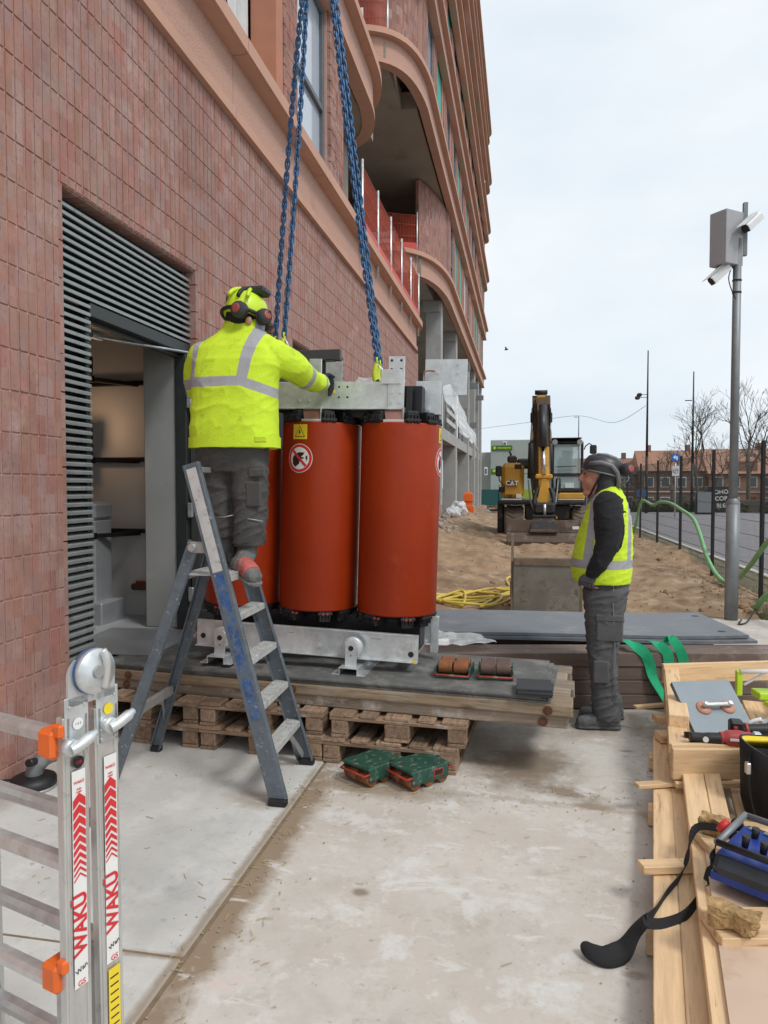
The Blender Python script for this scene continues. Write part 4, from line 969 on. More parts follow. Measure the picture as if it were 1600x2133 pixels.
hook(lR+Vector((0, 0, 0)), 'lime safety hook hidden behind the jacket on the helmet side', rz=R(0)); hook(lR2, 'lime safety hook hidden behind the raised sleeve', rz=R(5))
rg_ = thing('master_ring', 'steel master ring gathering the four blue chains', 'ring', apex)
MB().tube([(.08*math.cos(a), 0, .09+.11*math.sin(a)) for a in [2*PI*i/24 for i in range(24)]], .014, 8, closed=True).build('ring', C['galv'], rg_)
MB().tube(spline([(0, 0, .6), (0, 0, .36), (-.05, 0, .28), (-.04, 0, .2), (.02, 0, .17), (.06, 0, .22)], 6), .024, 8).cyl((0, 0, .55), (0, 0, 1.1), .12, .16, n=16).build('crane_hook', C['yellow'], rg_)
MB().cyl((0, 0, 1.1), (0, 0, 30), .012, n=6).build('crane_rope', C['galv'], rg_)
# ------------------------------------------------------------------ step ladder
sl = thing('step_ladder', 'scratched blue grey aluminium step ladder with pale treads under the worker', 'ladder', (-1.6, 3.65, 0))
O = Vector((-1.6, 3.65, 0))
def rail(p0, p1, w, d, out, name, m, lip=.016, par=sl, off=O):
    """C section rail; out = outward normal of its web"""
    p0 = Vector(p0)-off; p1 = Vector(p1)-off; x = (p1-p0).normalized(); o = Vector(out); o = (o-x*o.dot(x)).normalized(); s = x.cross(o)
    mb = MB(); mb.bar(p0, p1, w, .004, up=o, ch=.0012)
    for sg in (-1, 1): mb.bar(p0+s*sg*w/2-o*d/2, p1+s*sg*w/2-o*d/2, .006, d, up=o, ch=.0015)
    return mb.build(name, m, par)
A0, A1 = Vector((-1.195, 3.385, .02)), Vector((-1.695, 3.475, 1.715)); B0, B1 = Vector((-1.215, 3.93, .02)), Vector((-1.70, 3.83, 1.715))
rail(A0, A1, .085, .03, (0, -1, 0), 'rail', C['ladder']); rail(B0, B1, .085, .03, (0, 1, 0), 'rail', C['ladder'])
R0, R1 = Vector((-2.147, 3.43, .02)), Vector((-1.685, 3.487, 1.31)); Q0, Q1 = Vector((-2.164, 3.955, .02)), Vector((-1.70, 3.80, 1.31))
rail(R0, R1, .055, .028, (0, -1, 0), 'rear_leg', C['ladder']); rail(Q0, Q1, .055, .028, (0, 1, 0), 'rear_leg', C['ladder'])
def at_z(a, b, z): return a.lerp(b, (z-a.z)/(b.z-a.z))
for z in (.26, .485, .71, .935):
    a, b = at_z(A0, A1, z)-O, at_z(B0, B1, z)-O; m = MB(); a.y += .008; b.y -= .008
    m.bar(a, b, .085, .006, ch=.001)
    for k in range(6): m.bar(a+Vector((-.035+.014*k, 0, .0045)), b+Vector((-.035+.014*k, 0, .0045)), .006, .004)
    m.bar(a+Vector((.043, 0, -.012)), b+Vector((.043, 0, -.012)), .004, .03); m.bar(a+Vector((-.043, 0, -.012)), b+Vector((-.043, 0, -.012)), .004, .03)
    m.build('tread', C['tread'], sl)
zp = 1.135; m = MB(); m.box((-1.63+1.6, 0, zp), (.27, .31, .008), 0, .002)
for k in range(8): m.box((-.145+.035*k, 0, zp+.006), (.02, .31, .005))
for sx in (-1, 1): m.box((-.03+sx*.135, 0, zp-.016), (.006, .31, .036), 0, .001)
m.build('standing_platform', C['tread'], sl)
m = MB(); m.bar(A1-O+Vector((0, .02, -.03)), B1-O+Vector((0, -.02, -.03)), .05, .03, ch=.004); m.build('top_bar', C['alu_d'], sl)
a, b = at_z(R0, R1, .4)-O, at_z(Q0, Q1, .4)-O
m = MB(); m.bar(a, b, .03, .05, ch=.003); m.build('rear_brace', C['alu_d'], sl)
for p, q, s in ((a, R0-O, 1), (b, Q0-O, -1)): MB().bar(p+Vector((0, s*.13, 0)), p.lerp(q, .5), .02, .004, up=(1, 0, 0)).build('gusset', C['alu_d'], sl)
m = MB(); m.bar(at_z(A0, A1, .2)-O+Vector((0, .14, .05)), at_z(A0, A1, .06)-O+Vector((0, .02, 0)), .02, .006, up=(1, 0, 0)); m.bar(at_z(B0, B1, .24)-O+Vector((0, -.16, .02)), at_z(B0, B1, .06)-O+Vector((0, -.02, 0)), .03, .006, up=(1, 0, 0)); m.build('front_strut', C['alu_d'], sl)
for p, w in ((A0, .095), (B0, .095), (R0, .066), (Q0, .066)):
    f = MB(); f.box((p.x-O.x, p.y-O.y, .018), (w, .045, .036), 0, .006); f.build('foot', C['dark'], sl)
# silver label field and blue painted name field on the near rail
def on_rail(z0, z1, w, m, name, lift=.0032):
    a, b = at_z(A0, A1, z0)-O, at_z(A0, A1, z1)-O; x = (b-a).normalized(); n = Vector((0, -1, 0)); n = (n-x*n.dot(x)).normalized(); s = x.cross(n)
    MB().bar(a+n*lift, b+n*lift, w, .0012, up=n).build(name, m, sl)
on_rail(1.16, 1.69, .055, mat('label_silver', (.55, .55, .54), .5, .2, .1, 20, dirt=((.2, .2, .2), .12, 30)), 'worn_label')
bluewear = mat('blue_wear', (.02, .09, .28), .5, 0, .3, 12, dirt=[((.11, .135, .158), .5, 34), ((.11, .135, .158), .3, 12), ((.42, .43, .43), .04, 40)])
on_rail(.42, 1.15, .05, bluewear, 'blue_lettering_worn')
for p in (R1, Q1):
    q = MB(); q.cyl((p.x-O.x, p.y-O.y-.03, 1.28), (p.x-O.x, p.y-O.y+.03, 1.28), .02, n=14); q.box((p.x-O.x+.03, p.y-O.y, 1.28), (.1, .012, .06), 0, .004); q.build('hinge', C['alu_d'], sl)

# ------------------------------------------------------------------ folding ladder in the foreground
fl = thing('folding_ladder', 'folded aluminium multi position ladder with red white stickers and orange clips', 'ladder', (0, 0, 0))
TH = camp(150, 1480, 1.50); e = Vector((-.955, .297, 0)); nn = Vector((.297, .955, 0)); up = Vector((0, 0, 1))
base = Vector((TH.x, TH.y, 0)); fl.location = base
fl.matrix_world = mapT(base, e, -nn, up)    # local: x along the rungs (left), -y away, z up
def lbox(x, y, z, d, m, name, ch=.003, par=fl): return MB().box((x, y, z), d, 0, ch).build(name, m, par)
ZT_ = 1.125
for fr, (yo, lean) in enumerate(((0.0, .0), (-.078, -.012))):
    for x in (0.0, .43):
        m = MB(); a = Vector((x, yo+lean, 0)); b = Vector((x, yo, ZT_))
        ax = (b-a).normalized()
        m.bar(a, b, .062, .024, up=(1, 0, 0), ch=.003)
        m.bar(a+Vector((-.0125, .022, 0)), b+Vector((-.0125, .022, 0)), .010, .006, up=(1, 0, 0), ch=.002); m.bar(a+Vector((-.0125, -.022, 0)), b+Vector((-.0125, -.022, 0)), .010, .006, up=(1, 0, 0), ch=.002)
        m.build('rail', C['alu'], fl)
        if x == 0:
            q = MB(); a2 = a+Vector((.022, 0, 0)); q.bar(a2, a2.lerp(b+Vector((.022, 0, 0)), .53), .05, .022, up=(1, 0, 0), ch=.003); q.build('outer_rail', C['alu_d'], fl)
    for k in range(5):
        z = .0+.268*k+(.058 if fr else 0)
        if z > ZT_-.03: continue
        m = MB(); m.bar((.012, yo+lean*(1-z/ZT_), z), (.42, yo+lean*(1-z/ZT_), z), .038, .032, ch=.009); m.build('rung', C['alu'], fl)
        if k == 1: 
            s = MB(); s.bar((-.03, yo-.005, z-.12), (.0, yo-.005, z-.12), .034, .03, ch=.004); s.build('rung_stub', C['alu_d'], fl)
# hinge heads
for yo, sg in ((0.0, 1), (-.078, -1)):
    m = MB(); m.box((-.0135, yo, ZT_-.02), (.004, .058, .12), 0, .002)
    poly = [(-.029, 0), (.029, 0)]+arc(.01*-sg, .06, .04, -10 if sg < 0 else 0, 190 if sg < 0 else 180, 12)
    m.prism([(x*1.0, y) for x, y in poly], .006, mapT((-.0155, yo-.009*sg, ZT_+.02), (0, 1, 0), (0, 0, 1), (1, 0, 0))); m.build('hinge_cheek', C['galv'], fl)
    r_ = MB()
    for dz in (-.07, -.05, .02): 
        for dy in (-.018, .018): r_.cyl((-.0155, yo+dy, ZT_+dz), (-.0185, yo+dy, ZT_+dz), .0035, n=8)
    r_.build('rivet_set', C['galv'], fl, kind='stuff')
m = MB(); m.lathe([(.0, -.012), (.046, -.012), (.048, -.008), (.048, .01), (.0, .012)], 28, T=Matrix.Translation((-.022, -.038, ZT_+.085)) @ Matrix.Rotation(R(90), 4, 'Y')); hd_ = m.build('hinge_disc', C['galv'], fl)
MB().cyl((-.034, -.038, ZT_+.085), (-.04, -.038, ZT_+.085), .013, n=14).build('hinge_pin', C['alu_d'], hd_)
m = MB(); m.tube(spline([(-.034, -.055, ZT_+.045), (-.04, -.058, ZT_+.10), (-.034, -.05, ZT_+.128)], 5), .009, 8); m.build('lock_lever', C['alu'], hd_)
MB().lathe([(.049, -.006), (.0485, .006)], 28, T=Matrix.Translation((-.0165, -.038, ZT_+.085)) @ Matrix.Rotation(R(90), 4, 'Y')).build('blue_paint_rim', C['ladder_blue'], hd_)
# orange clips and bent handles
for z, yo in ((1.068, .0), (.575, .0)):
    m = MB(); m.box((.03, yo+.018, z), (.05, .055, .062), 0, .008); m.box((.0, yo+.03, z+.03), (.025, .02, .03), 0, .005); m.build('orange_clip', C['orange_pl'], fl)
lbox(.028, -.105, 1.09, (.03, .03, .05), C['orange_pl'], 'orange_clip', .006)
for z, yo in ((1.068, .024), (1.085, -.075)):
    m = MB(); m.cyl((-.008, yo, z), (-.034, yo, z-.002), .017, n=14); m.tube(spline([(-.032, yo+.004, z-.006), (-.038, yo-.016, z+.002), (-.04, yo-.052, z+.018)], 5), [.012]*9+[.008]*2, 10); m.build('handle', C['galv'], fl)
# stickers on the outer rail faces (x = -.0165 side)
def sticker(yo, lean, zc, h, w, m, name, lift=.0, par=fl):
    k = 1-zc/ZT_; return MB().box((-.0168-lift, yo+lean*k, zc), (.0006, w, h)).build(name, m, par)
def fig(poly, yo, zc, m, name, par, lean=0, lift=.0012):
    k = 1-zc/ZT_; T = mapT((-.0168-lift, yo+lean*k, zc), (0, -1, 0), (0, 0, 1), (-1, 0, 0)); return MB().prism(poly, .0004, T).build(name, m, par)
for yo, lean, dz in ((0.0, 0.0, 0.0), (-.078, -.012, .005)):
    s = sticker(yo, lean, .78+dz, .46, .033, C['stw'], 'sticker')
    k0 = .945+dz; h = .022; z = k0
    for i in range(10):
        h = .019*(1-i*.088); w = .0150
        fig([(-w, -h*.5-.006), (0, -h*.5+.008), (w, -h*.5-.006), (w, h*.5-.006), (0, h*.5+.008), (-w, h*.5-.006)], yo, z, C['red'], 'red_chevron', s, lean); z -= .0235-.0014*i
    zc = .685+dz; k = 1-zc/ZT_
    text_obj('brand_lettering', 'WAKÜ', .043, mapT((-.0182, yo+lean*k, zc), (0, 0, 1), (0, 1, 0), (-1, 0, 0)), C['red'], s, bold=.0012, ext=.0003)
    text_obj('small_lettering', 'WAKÜ', .0085, mapT((-.0182, yo+lean*(1-.885/ZT_), .985+dz), (0, -1, 0), (0, 0, 1), (-1, 0, 0)), C['red'], s, ext=.0003)
    text_obj('small_lettering', 'mehr\nLeiter', .006, mapT((-.0182, yo+lean*(1-.87/ZT_), .968+dz), (0, -1, 0), (0, 0, 1), (-1, 0, 0)), C['red'], s, ext=.0003)
    text_obj('handwriting', 'Wan', .016, mapT((-.0182, yo+lean*(1-.47/ZT_), .588+dz), (0, -.9, .3), (0, .3, .9), (-1, 0, 0)), C['stk'], s, ext=.0003)
    text_obj('test_mark', 'GS', .016, mapT((-.0182, yo+lean*(1-.45/ZT_), .558+dz), (0, -1, 0), (0, 0, 1), (-1, 0, 0)), C['red'], s, ext=.0003)
s = sticker(-.078, -.012, .44, .20, .031, C['yellow'], 'yellow_notice')
for i in range(9): sticker(-.078, -.012, .52-.018*i, .003, .022, C['stk'], 'notice_line', .0008, s)
fig(circ(.0125, 24), .0, 1.108, C['stw'], 'round_sticker', fl); fig(circ(.0125, 24), -.078, 1.118, C['yellow'], 'round_sticker', fl, -.0)
bk = fig(circ(.013, 24), .0, 1.027, C['stk'], 'round_sticker', fl); text_obj('round_lettering', 'VSB', .009, mapT((-.0188, 0, 1.027), (0, -1, 0), (0, 0, 1), (-1, 0, 0)), C['red'], bk, ext=.0003)
text_obj('round_lettering', '1-5 3', .007, mapT((-.0184, 0, 1.108), (0, -1, 0), (0, 0, 1), (-1, 0, 0)), C['stk'], fl, ext=.0003)

# ------------------------------------------------------------------ small machine on the ground by the wall (sander with dark base)
gq = G(70, 1640); sd = thing('floor_sander', 'grey and black power sander lying by the foot of the brick wall', 'power tool', (gq.x, gq.y, 0), R(20))
MB().lathe([(.0, .015), (.115, .015), (.12, .03), (.11, .055), (.08, .07), (.0, .075)], 24).build('sanding_shroud', C['dark'], sd)
MB().lathe([(.0, 0), (.118, 0), (.122, .012), (.118, .016), (.0, .016)], 24).build('brush_ring', C['alu_d'], sd)
MB().tube(spline([(0, 0, .05), (.02, .0, .12), (.09, .01, .165), (.2, .03, .18)], 5), [.045]*8+[.04]*8, 12).build('motor_housing', C['poleg'], sd)
MB().cyl((.02, -.03, .15), (.0, -.08, .16), .02, n=10).build('side_grip', C['dark'], sd); MB().tube(spline([(-.1, -.02, .03), (-.19, -.04, .035), (-.25, -.02, .02)], 5), [.03]*6+[.02]*5, 8).build('dust_nozzle', C['dark'], sd)
MB().cyl((.1, -.045, .18), (.1, -.05, .18), .012, n=8).build('switch', C['red'], sd)
# ------------------------------------------------------------------ stack of brown beams, road plates, slings
SA = R(10.9); so = Vector((.20, 5.24, 0)); sx = Vector((math.cos(SA), math.sin(SA), 0)); sy = Vector((-math.sin(SA), math.cos(SA), 0))
BMESH = {}
for k in range(4):
    for j in range(2):
        z = .004+.05+k*.1005; p = so+sy*(.07+j*.147+.006*((k*7+j*3) % 3))+Vector((0, 0, z)); dx = .03*((k*5+j) % 3)
        board('timber_sleeper', p-sx*(.95-dx), p+sx*(3.1+dx), .14, .098, C['brownmat'], None, ch=.005, rough=.0015, label=('bottom', 'second lowest', 'second highest', 'topmost')[k]+' brown beam of the stack, '+('on the side towards the worker' if j == 0 else 'on the side under the black plates'), cat='timber', group='hardwood beams stacked behind the standing worker')
for k_ in (0, 1): board('plate_bearer', (-.6+k_*.02, 6.05+k_*.25, .20), (1.55, 6.45+k_*.25, .20), .2, .40, C['brownmat'], None, ch=.01, label=('brown', 'second brown')[k_]+' bearer hidden under the middle of the road plates', cat='timber')
def bent_plate(name, p0, l, w, rz, z0, label, bend, holes=True):
    t = thing(name, label, 'road plate', p0, rz, 'black road plates'); n = 24; m = MB(); th = .022
    top = lambda u: z0+bend*((u-.5)**2*4)+.012*math.sin(u*5)
    for s in (0, 1):
        m.add([(u*l, v*w, top(u)-th*s) for v in (0, 1) for u in [i/n for i in range(n+1)]], [((i, i+1, n+2+i, n+1+i) if s == 0 else (i+n+1, n+2+i, i+1, i)) for i in range(n)])
    m.add([(u*l, v*w, top(u)-th*s) for v in (0, 1) for s in (0, 1) for u in [i/n for i in range(n+1)]], [(v*2*(n+1)+i, v*2*(n+1)+i+1, v*2*(n+1)+n+2+i, v*2*(n+1)+n+1+i) for v in (0, 1) for i in range(n)])
    m.add([(u*l, v*w, top(u)-th*s) for u in (0, 1) for v in (0, 1) for s in (0, 1)], [(0, 1, 3, 2), (4, 6, 7, 5)])
    m.build('plate', C['plate'], t)
    if holes:
        for u, v in ((.945, .16), (.965, .82)): MB().cyl((u*l, v*w, top(u)-.002), (u*l, v*w, top(u)+.0015), .03, n=16).build('hand_hole', C['stk'], t)
    return t
bent_plate('road_plate', (-.72, 5.46, 0), 2.48, 1.02, SA-R(3), .432, 'lower black plastic road plate resting on the brown beams', .018, False)
bent_plate('road_plate', (-.74, 5.485, 0), 2.46, 1.0, SA-R(2.2), .458, 'upper black plastic road plate with two hand holes at its end', .02)
def strap(name, pts, w, label, upv=None, m=C['sling'], th=.004, cat='sling', group=None, n=8):
    P = spline(pts, n); ups = None
    if upv:
        U = spline(upv, n); ups = [u for u in U]
    t = MB(); t.tube(P, 0, flat=(w, th), up=ups or Vector((1, 0, 0)), sm=False)
    return t.build(name, m, None, label, cat, group)
q = lambda px, py, off=0: so+sx*((WY(px, py, 5.4)-so).dot(sx))+Vector((0, 0, WY(px, py, 5.36).z))-sy*(.012+off)
a1 = q(1313, 1345); 
strap('lifting_sling', [a1+sy*.22+Vector((0, 0, .0)), a1+sy*.06+Vector((0, 0, .012)), q(1338, 1360, .0), q(1350, 1385), q(1357, 1412), q(1376, 1448, .03), q(1395, 1475, .06)], .075, 'green lifting sling hanging straight down beside the worker', [(1, .2, 0), (1, .2, 0), (.9, .0, .3), (1, 0, .1), (.8, .5, .1), (.5, .7, .3), (.8, .4, .3)], group='green slings')
a2 = q(1368, 1346)
strap('lifting_sling', [a2+sy*.16, a2+sy*.03+Vector((0, 0, .015)), q(1388, 1362), q(1392, 1392), q(1395, 1425)], .07, 'green lifting sling looped twice over the beam edge', [(1, .2, 0), (1, .1, 0), (1, 0, .2), (1, 0, 0), (1, 0, 0)], group='green slings')
strap('lifting_sling', [a2+sy*.05+sx*.06+Vector((0, 0, .01)), q(1398, 1342)+sy*.03+Vector((0, 0, .03)), q(1414, 1352), q(1425, 1380), q(1432, 1420)], .07, 'green lifting sling forming the raised loop over the beam edge', [(.6, .8, 0), (1, .1, 0), (1, 0, .2), (1, 0, 0), (1, 0, 0)], group='green slings')

# ------------------------------------------------------------------ loose excavator bucket and yellow hose
bk = thing('loose_bucket', 'rusty grey excavator bucket standing loose on the sand, filled with soil', 'bucket', (.29, 9.35, sand_h(.29, 9.35)))
bm1 = mat('bucket_steel', (.155, .14, .115), .8, .2, .2, 4, bump=.15, bscale=30, dirt=[((.26, .245, .2), .28, 2.6), ((.10, .065, .04), .18, 5)])
bm2 = mat('bucket_worn', (.17, .125, .085), .75, .3, .25, 8, bump=.2, bscale=40, dirt=((.085, .045, .03), .25, 6))
wB = .40
for s in (-1, 1):
    poly = [(-.28, 0), (.25, 0), (.42, .35), (.38, .8), (.1, .98), (-.02, .97), (-.12, .72), (-.25, .62)]
    MB().prism(poly, .028, mapT((s*wB-.014+.02*s, 0, 0), (0, 1, 0), (0, 0, 1), (1, 0, 0))).build('side_plate', bm2, bk)
    MB().box((s*(wB+.035), -.1, .3), (.02, .12, .18), 0, .006).build('wear_plate', bm2, bk)
m = MB(); prof = [(-.27, .02), (-.29, .3), (-.28, .62), (-.25, .62), (-.25, .02)]
m.loft([[(x, y, z) for y, z in prof] for x in (-wB, wB)], sm=False); m.build('back_panel', bm1, bk)
MB().box((0, -.265, .655), (2*wB, .06, .1), 0, .01).build('lip_beam', bm2, bk); MB().box((0, .0, .02), (2*wB-.02, .5, .03)).build('floor_plate', bm1, bk)
m = MB(); n = 16; m.add([(-wB+.02+(2*wB-.04)*i/n, -.24+.5*j/n, .69+.05*math.sin(PI*i/n)*math.sin(PI*j/n)+.03*mnoise.noise(Vector((i*.4, j*.4, 2)))) for j in range(n+1) for i in range(n+1)], [(j*(n+1)+i, j*(n+1)+i+1, (j+1)*(n+1)+i+1, (j+1)*(n+1)+i) for j in range(n) for i in range(n)], sm=True); m.build('soil_fill', sandm, bk)
pts = []
rr = random.Random(3)
for k in range(5):
    cx, cy = G(985, 1262).x+rr.uniform(-.3, .22), 9.95+rr.uniform(-.15, .3); e1_, e2_ = rr.uniform(.3, .62), rr.uniform(.15, .42); ph_ = rr.uniform(0, 6)
    for i in range(10):
        a = 2*PI*i/10+ph_; x = cx+(e1_+.07*rr.random())*math.cos(a); y = cy+(e2_+.08*rr.random())*math.sin(a)+rr.uniform(-.05, .05)+.25*(x-cx)*math.sin(ph_); pts.append((x, y, sand_h(x, y)+.015+.012*k))
e_ = [G(1040, 1235), G(1065, 1212)]
for p in ((-.1, 10.5), (.05, 11.6), (.0, 12.3), (-.25, 12.0), (-.2, 11.2)): pts.append((p[0], p[1], sand_h(*p)+.03))
MB().tube(spline(pts, 6), .019, 8).build('yellow_hose', C['hose_y'], None, 'yellow hose coiled loosely on the sand behind the transformer', 'hose')
P = [WX(915, 1052, -2.5), WX(932, 1058, -2.45), WX(936, 1085, -2.4), WX(930, 1120, -2.35), WX(920, 1150, -2.3)]
MB().tube(spline([(-2.75, 19.5, 1.0), (-2.6, 19, 1.02), (-2.55, 18.6, .7), (-2.5, 18.2, .45), (-2.4, 17.6, sand_h(-2.4, 17.6)+.02), (-2.0, 16.5, sand_h(-2, 16.5)+.02)], 8), .025, 6).build('yellow_hose', C['hose_y'], None, 'yellow hose draped over the brick plinth wall', 'hose')

# ------------------------------------------------------------------ camera pole
pp = G(1523, 1290); pole = thing('camera_pole', 'grey steel pole with cabinet and two security cameras', 'pole', (pp.x, pp.y, 0))
zc = 1.6-(1048-1012)*9.2/1500
m = MB(); m.cyl((0, 0, 0), (0, 0, zc), .076, n=24); m.lathe([(.076, zc), (.078, zc+.02), (.05, zc+.07)], 24, caps=False); m.build('lower_tube', C['poleg'], pole)
m = MB(); m.cyl((0, 0, zc), (.0, 0, 4.5), .05, .046, n=20); m.build('upper_tube', C['poleg'], pole)
m = MB(); m.box((.085, .03, 4.62), (.05, .05, .62), 0, .004); m.build('mast_post', C['poleg'], pole)
cb = thing('cabinet_tmp', '', ''); bpy.data.objects.remove(cb)
cT = Matrix.Translation((-.12, .0, 4.50)) @ Matrix.Rotation(R(38), 4, 'Z')
m = MB(); m.box((0, .02, 0), (.30, .20, .62), 0, .006, cT); cbo = m.build('cabinet', C['grey'], pole)
MB().box((0, -.095, 0), (.30, .028, .62), 0, .006, cT).build('cabinet_door', C['grey'], cbo)
def camera_unit(p, d, label):
    t = MB(); d = Vector(d).normalized(); p = Vector(p); a = Vector((0, 0, 1)); s = d.cross(a).normalized(); u = s.cross(d)
    prof = [(-.05, -.05), (.05, -.05), (.055, .02), (.03, .055), (-.03, .055), (-.055, .02)]
    t.loft([[p+d*k*1.0+s*x*w+u*y*w for x, y in prof] for k, w in ((-.13, .7), (-.12, 1), (.12, 1.0), (.14, .95))], sm=False)
    o = t.build('camera', C['white'], pole)
    f = MB(); f.loft([[p+d*k+s*x*.9+u*(y*.9-.002) for x, y in prof] for k in (.135, .146)], sm=False); f.build('lens_window', C['dark'], o)
    h = MB(); h.loft([[p+d*k+s*x+u*y for x, y in ((-.06, .06), (.06, .06), (.06, .066), (-.06, .066))] for k in (-.1, .19)], sm=False); h.build('sun_shield', C['white'], o)
camera_unit((.13, -.1, 4.66), (-.75, -.45, -.75), ''); camera_unit((-.20, -.05, 4.10), (-.85, -.2, -.8), '')
m = MB(); m.bar((.04, 0, 4.55), (.13, -.08, 4.7), .03, .03); m.build('camera_arm', C['poleg'], pole)
m = MB()
for z in (4.02, 3.88): m.cyl((0, 0, z-.008), (0, 0, z+.008), .053, n=16)
m.build('band_clamp', C['black'], pole, kind='stuff'); MB().tube(spline([(-.05, 0, 4.2), (-.1, -.03, 4.05), (-.06, -.02, 3.9), (-.02, -.04, 3.8)], 5), .006, 6).build('cable', C['black'], pole)

# ------------------------------------------------------------------ fence
fn = thing('mesh_fence', 'black double wire mesh fence with square posts along the road', 'fence', (3.11, 10.3, 0))
fpm = mat('fence_black', (.012, .012, .013), .5, .1, .2, 8)
for k in range(-1, 14):
    MB().box((0, 2.52*k, 1.08), (.045, .06, 2.24), 0, .005).build('post', fpm, fn)
    if k < 13:
        m = MB(); y0, y1 = 2.52*k+.03, 2.52*(k+1)-.03; nv = 49
        for i in range(nv+1):
            y = y0+(y1-y0)*i/nv; m.add([(-.0265, y-.0017, .1), (-.0265, y+.0017, .1), (-.0265, y+.0017, 2.13), (-.0265, y-.0017, 2.13), (-.0240, y, .1), (-.0240, y, 2.13)], [(0, 1, 2, 3), (1, 4, 5, 2), (4, 0, 3, 5)])
        for i in range(11):
            z = .12+.2*i
            for x in (-.030, -.019): m.add([(x, y0, z), (x, y1, z), (x, y1, z+.004), (x, y0, z+.004)], [(0, 1, 2, 3)])
        m.build('mesh_panel', fpm, fn)
P = [WX(px, py, 3.02) for px, py in ((1650, 1080), (1600, 1128), (1565, 1175), (1540, 1203), (1515, 1214), (1492, 1196), (1472, 1158), (1458, 1112), (1444, 1080), (1420, 1062), (1396, 1048), (1374, 1046), (1360, 1052))]
P += [Vector((3.0, 19.5, 1.2)), Vector((2.98, 20.2, .6)), Vector((2.95, 20.6, .25))]
MB().tube(spline(P, 6), .033, 10).build('green_hose', C['hose_g'], None, 'thick green hose draped in waves over the mesh fence', 'hose')
g = [G(1600, 1225), G(1580, 1258), G(1566, 1275), G(1560, 1290), G(1545, 1299), G(1528, 1297)]
MB().tube(spline([(3.5, 8.2, .9), (3.1, 8.6, .55), WX(1600, 1240, 2.9), WX(1575, 1268, 2.85)], 6), .035, 8).build('green_hose', C['hose_g'], None, 'short thick green hose coming down to the pole foot', 'hose')
MB().tube(spline([WX(1575, 1268, 2.85), G(1568, 1278, .06), G(1556, 1296, .012), G(1540, 1300, .012), (pp.x+.1, pp.y-.06, .012)], 6), .009, 6).build('thin_cable', C['black'], None, 'thin black cable from the green hose to the pole foot', 'cable')

# ------------------------------------------------------------------ timber pile and crate in the right foreground
TA = R(9.5); tu = Vector((math.sin(TA), math.cos(TA), 0)); tv = Vector((math.cos(TA), -math.sin(TA), 0))
def T3(u, v, z): return tu*u+tv*v+Vector((0, 0, z))
wn = C['wood_new']
def tb(u0, v0, u1, v1, w, z, th, label, name='plank', group='loose planks of the timber pile', cat='plank', up=(0, 0, 1)):
    return board(name, T3(u0, v0, z-th/2), T3(u1, v1, z-th/2), w, th, wn, None, up, .003, label, cat, group, .0008)
tb(1.2, .063, 4.5, .065, .084, .12, .04, 'long outer plank with one straight edge to the concrete floor')
tb(1.2, .139, 4.1, .139, .064, .121, .04, 'long narrow plank tight beside the outer plank')
for u in (1.5, 2.6, 3.6, 4.3): tb(u, -.0, u+.0, .9, .09, .0785, .075, 'bearer under the long planks, '+{1.5: 'below the plywood sheet', 2.6: 'below the strap', 3.6: 'below the crate front', 4.3: 'below the crate middle'}[u], 'bearer', 'bearers of the timber pile', 'bearer')
tb(1.2, .212, 3.95, .202, .095, .20, .045, 'raised plank alongside the dark gap, reaching under the crate')
tb(1.9, .289, 3.95, .289, .07, .201, .045, 'raised plank second from the dark gap')
for v in (.42, .55): tb(2.8, v, 4.4, v, .09, .12, .03, ('recessed plank next to the raised planks, in the dark gap', 'recessed plank next to the tool bag, in the dark gap')[v > .5], group='recessed planks', cat='plank')
tb(1.2, .23, 1.2, .9, .1, .15, .06, 'bearer under the raised planks near the plywood', 'bearer', 'bearers of the timber pile', 'bearer')
for u, l in ((3.35, 1), (2.6, 1), (1.9, 1)): tb(u, .17, u+.05, .85, .09, .154, .034, 'cross bearer carrying the raised planks '+{3.35: 'near the tool bag', 2.6: 'below the radio control', 1.9: 'below the plywood sheet'}[u], 'bearer', 'bearers of the timber pile', 'bearer')
tb(3.0, .19, 3.25, .86, .17, .238, .035, 'short cross board with the smaller lump of rotten wood')
tb(2.42, .185, 2.66, .84, .165, .238, .035, 'short cross board with the larger lump of rotten wood')
m = MB(); m.add([T3(*q) for q in ((1.25, .26, .213), (1.25, .95, .213), (2.96, .95, .213), (2.96, .205, .213), (2.0, .205, .213), (1.25, .26, .203), (1.25, .95, .203), (2.96, .95, .203), (2.96, .205, .203), (2.0, .205, .203))], [(0, 1, 2, 3, 4), (9, 8, 7, 6, 5), (0, 5, 6, 1), (1, 6, 7, 2), (2, 7, 8, 3), (3, 8, 9, 4), (4, 9, 5, 0)])
m.build('plywood_sheet', mat('plywood_pale', (.60, .45, .34), .7, 0, .1, 2, bump=.05, bscale=20, dirt=((.48, .33, .22), .18, 3), coords='Position'), None, 'pale plywood sheet under the cross boards and radio control', 'plywood')
tb(3.68, -.055, 3.80, .16, .05, .146, .02, 'thin pale lath poking out beside the crate corner', 'lath', 'laths poking out of the pile', 'lath')
tb(2.88, -.025, 2.97, .185, .062, .155, .03, 'short thick lath across the two long planks', 'lath', 'laths poking out of the pile', 'lath')
tb(4.95, -.09, 5.12, .16, .045, .16, .02, 'thin lath poking out behind the crate towards the worker', 'lath', 'laths poking out of the pile', 'lath')
for i, (u, v) in enumerate(((4.75, .03), (4.42, .045))): tb(u, v, u+.05, v+.13, .10, .17, .045, ('offcut block against the crate side, near the far lath', 'offcut block against the crate side, nearer the corner block')[i], 'offcut', 'offcut blocks', 'offcut')
cr_ = thing('open_crate', 'open pale timber crate holding the grey panel and red tools', 'crate', T3(3.72, .1, .0), 0)
co = T3(3.72, .1, 0)
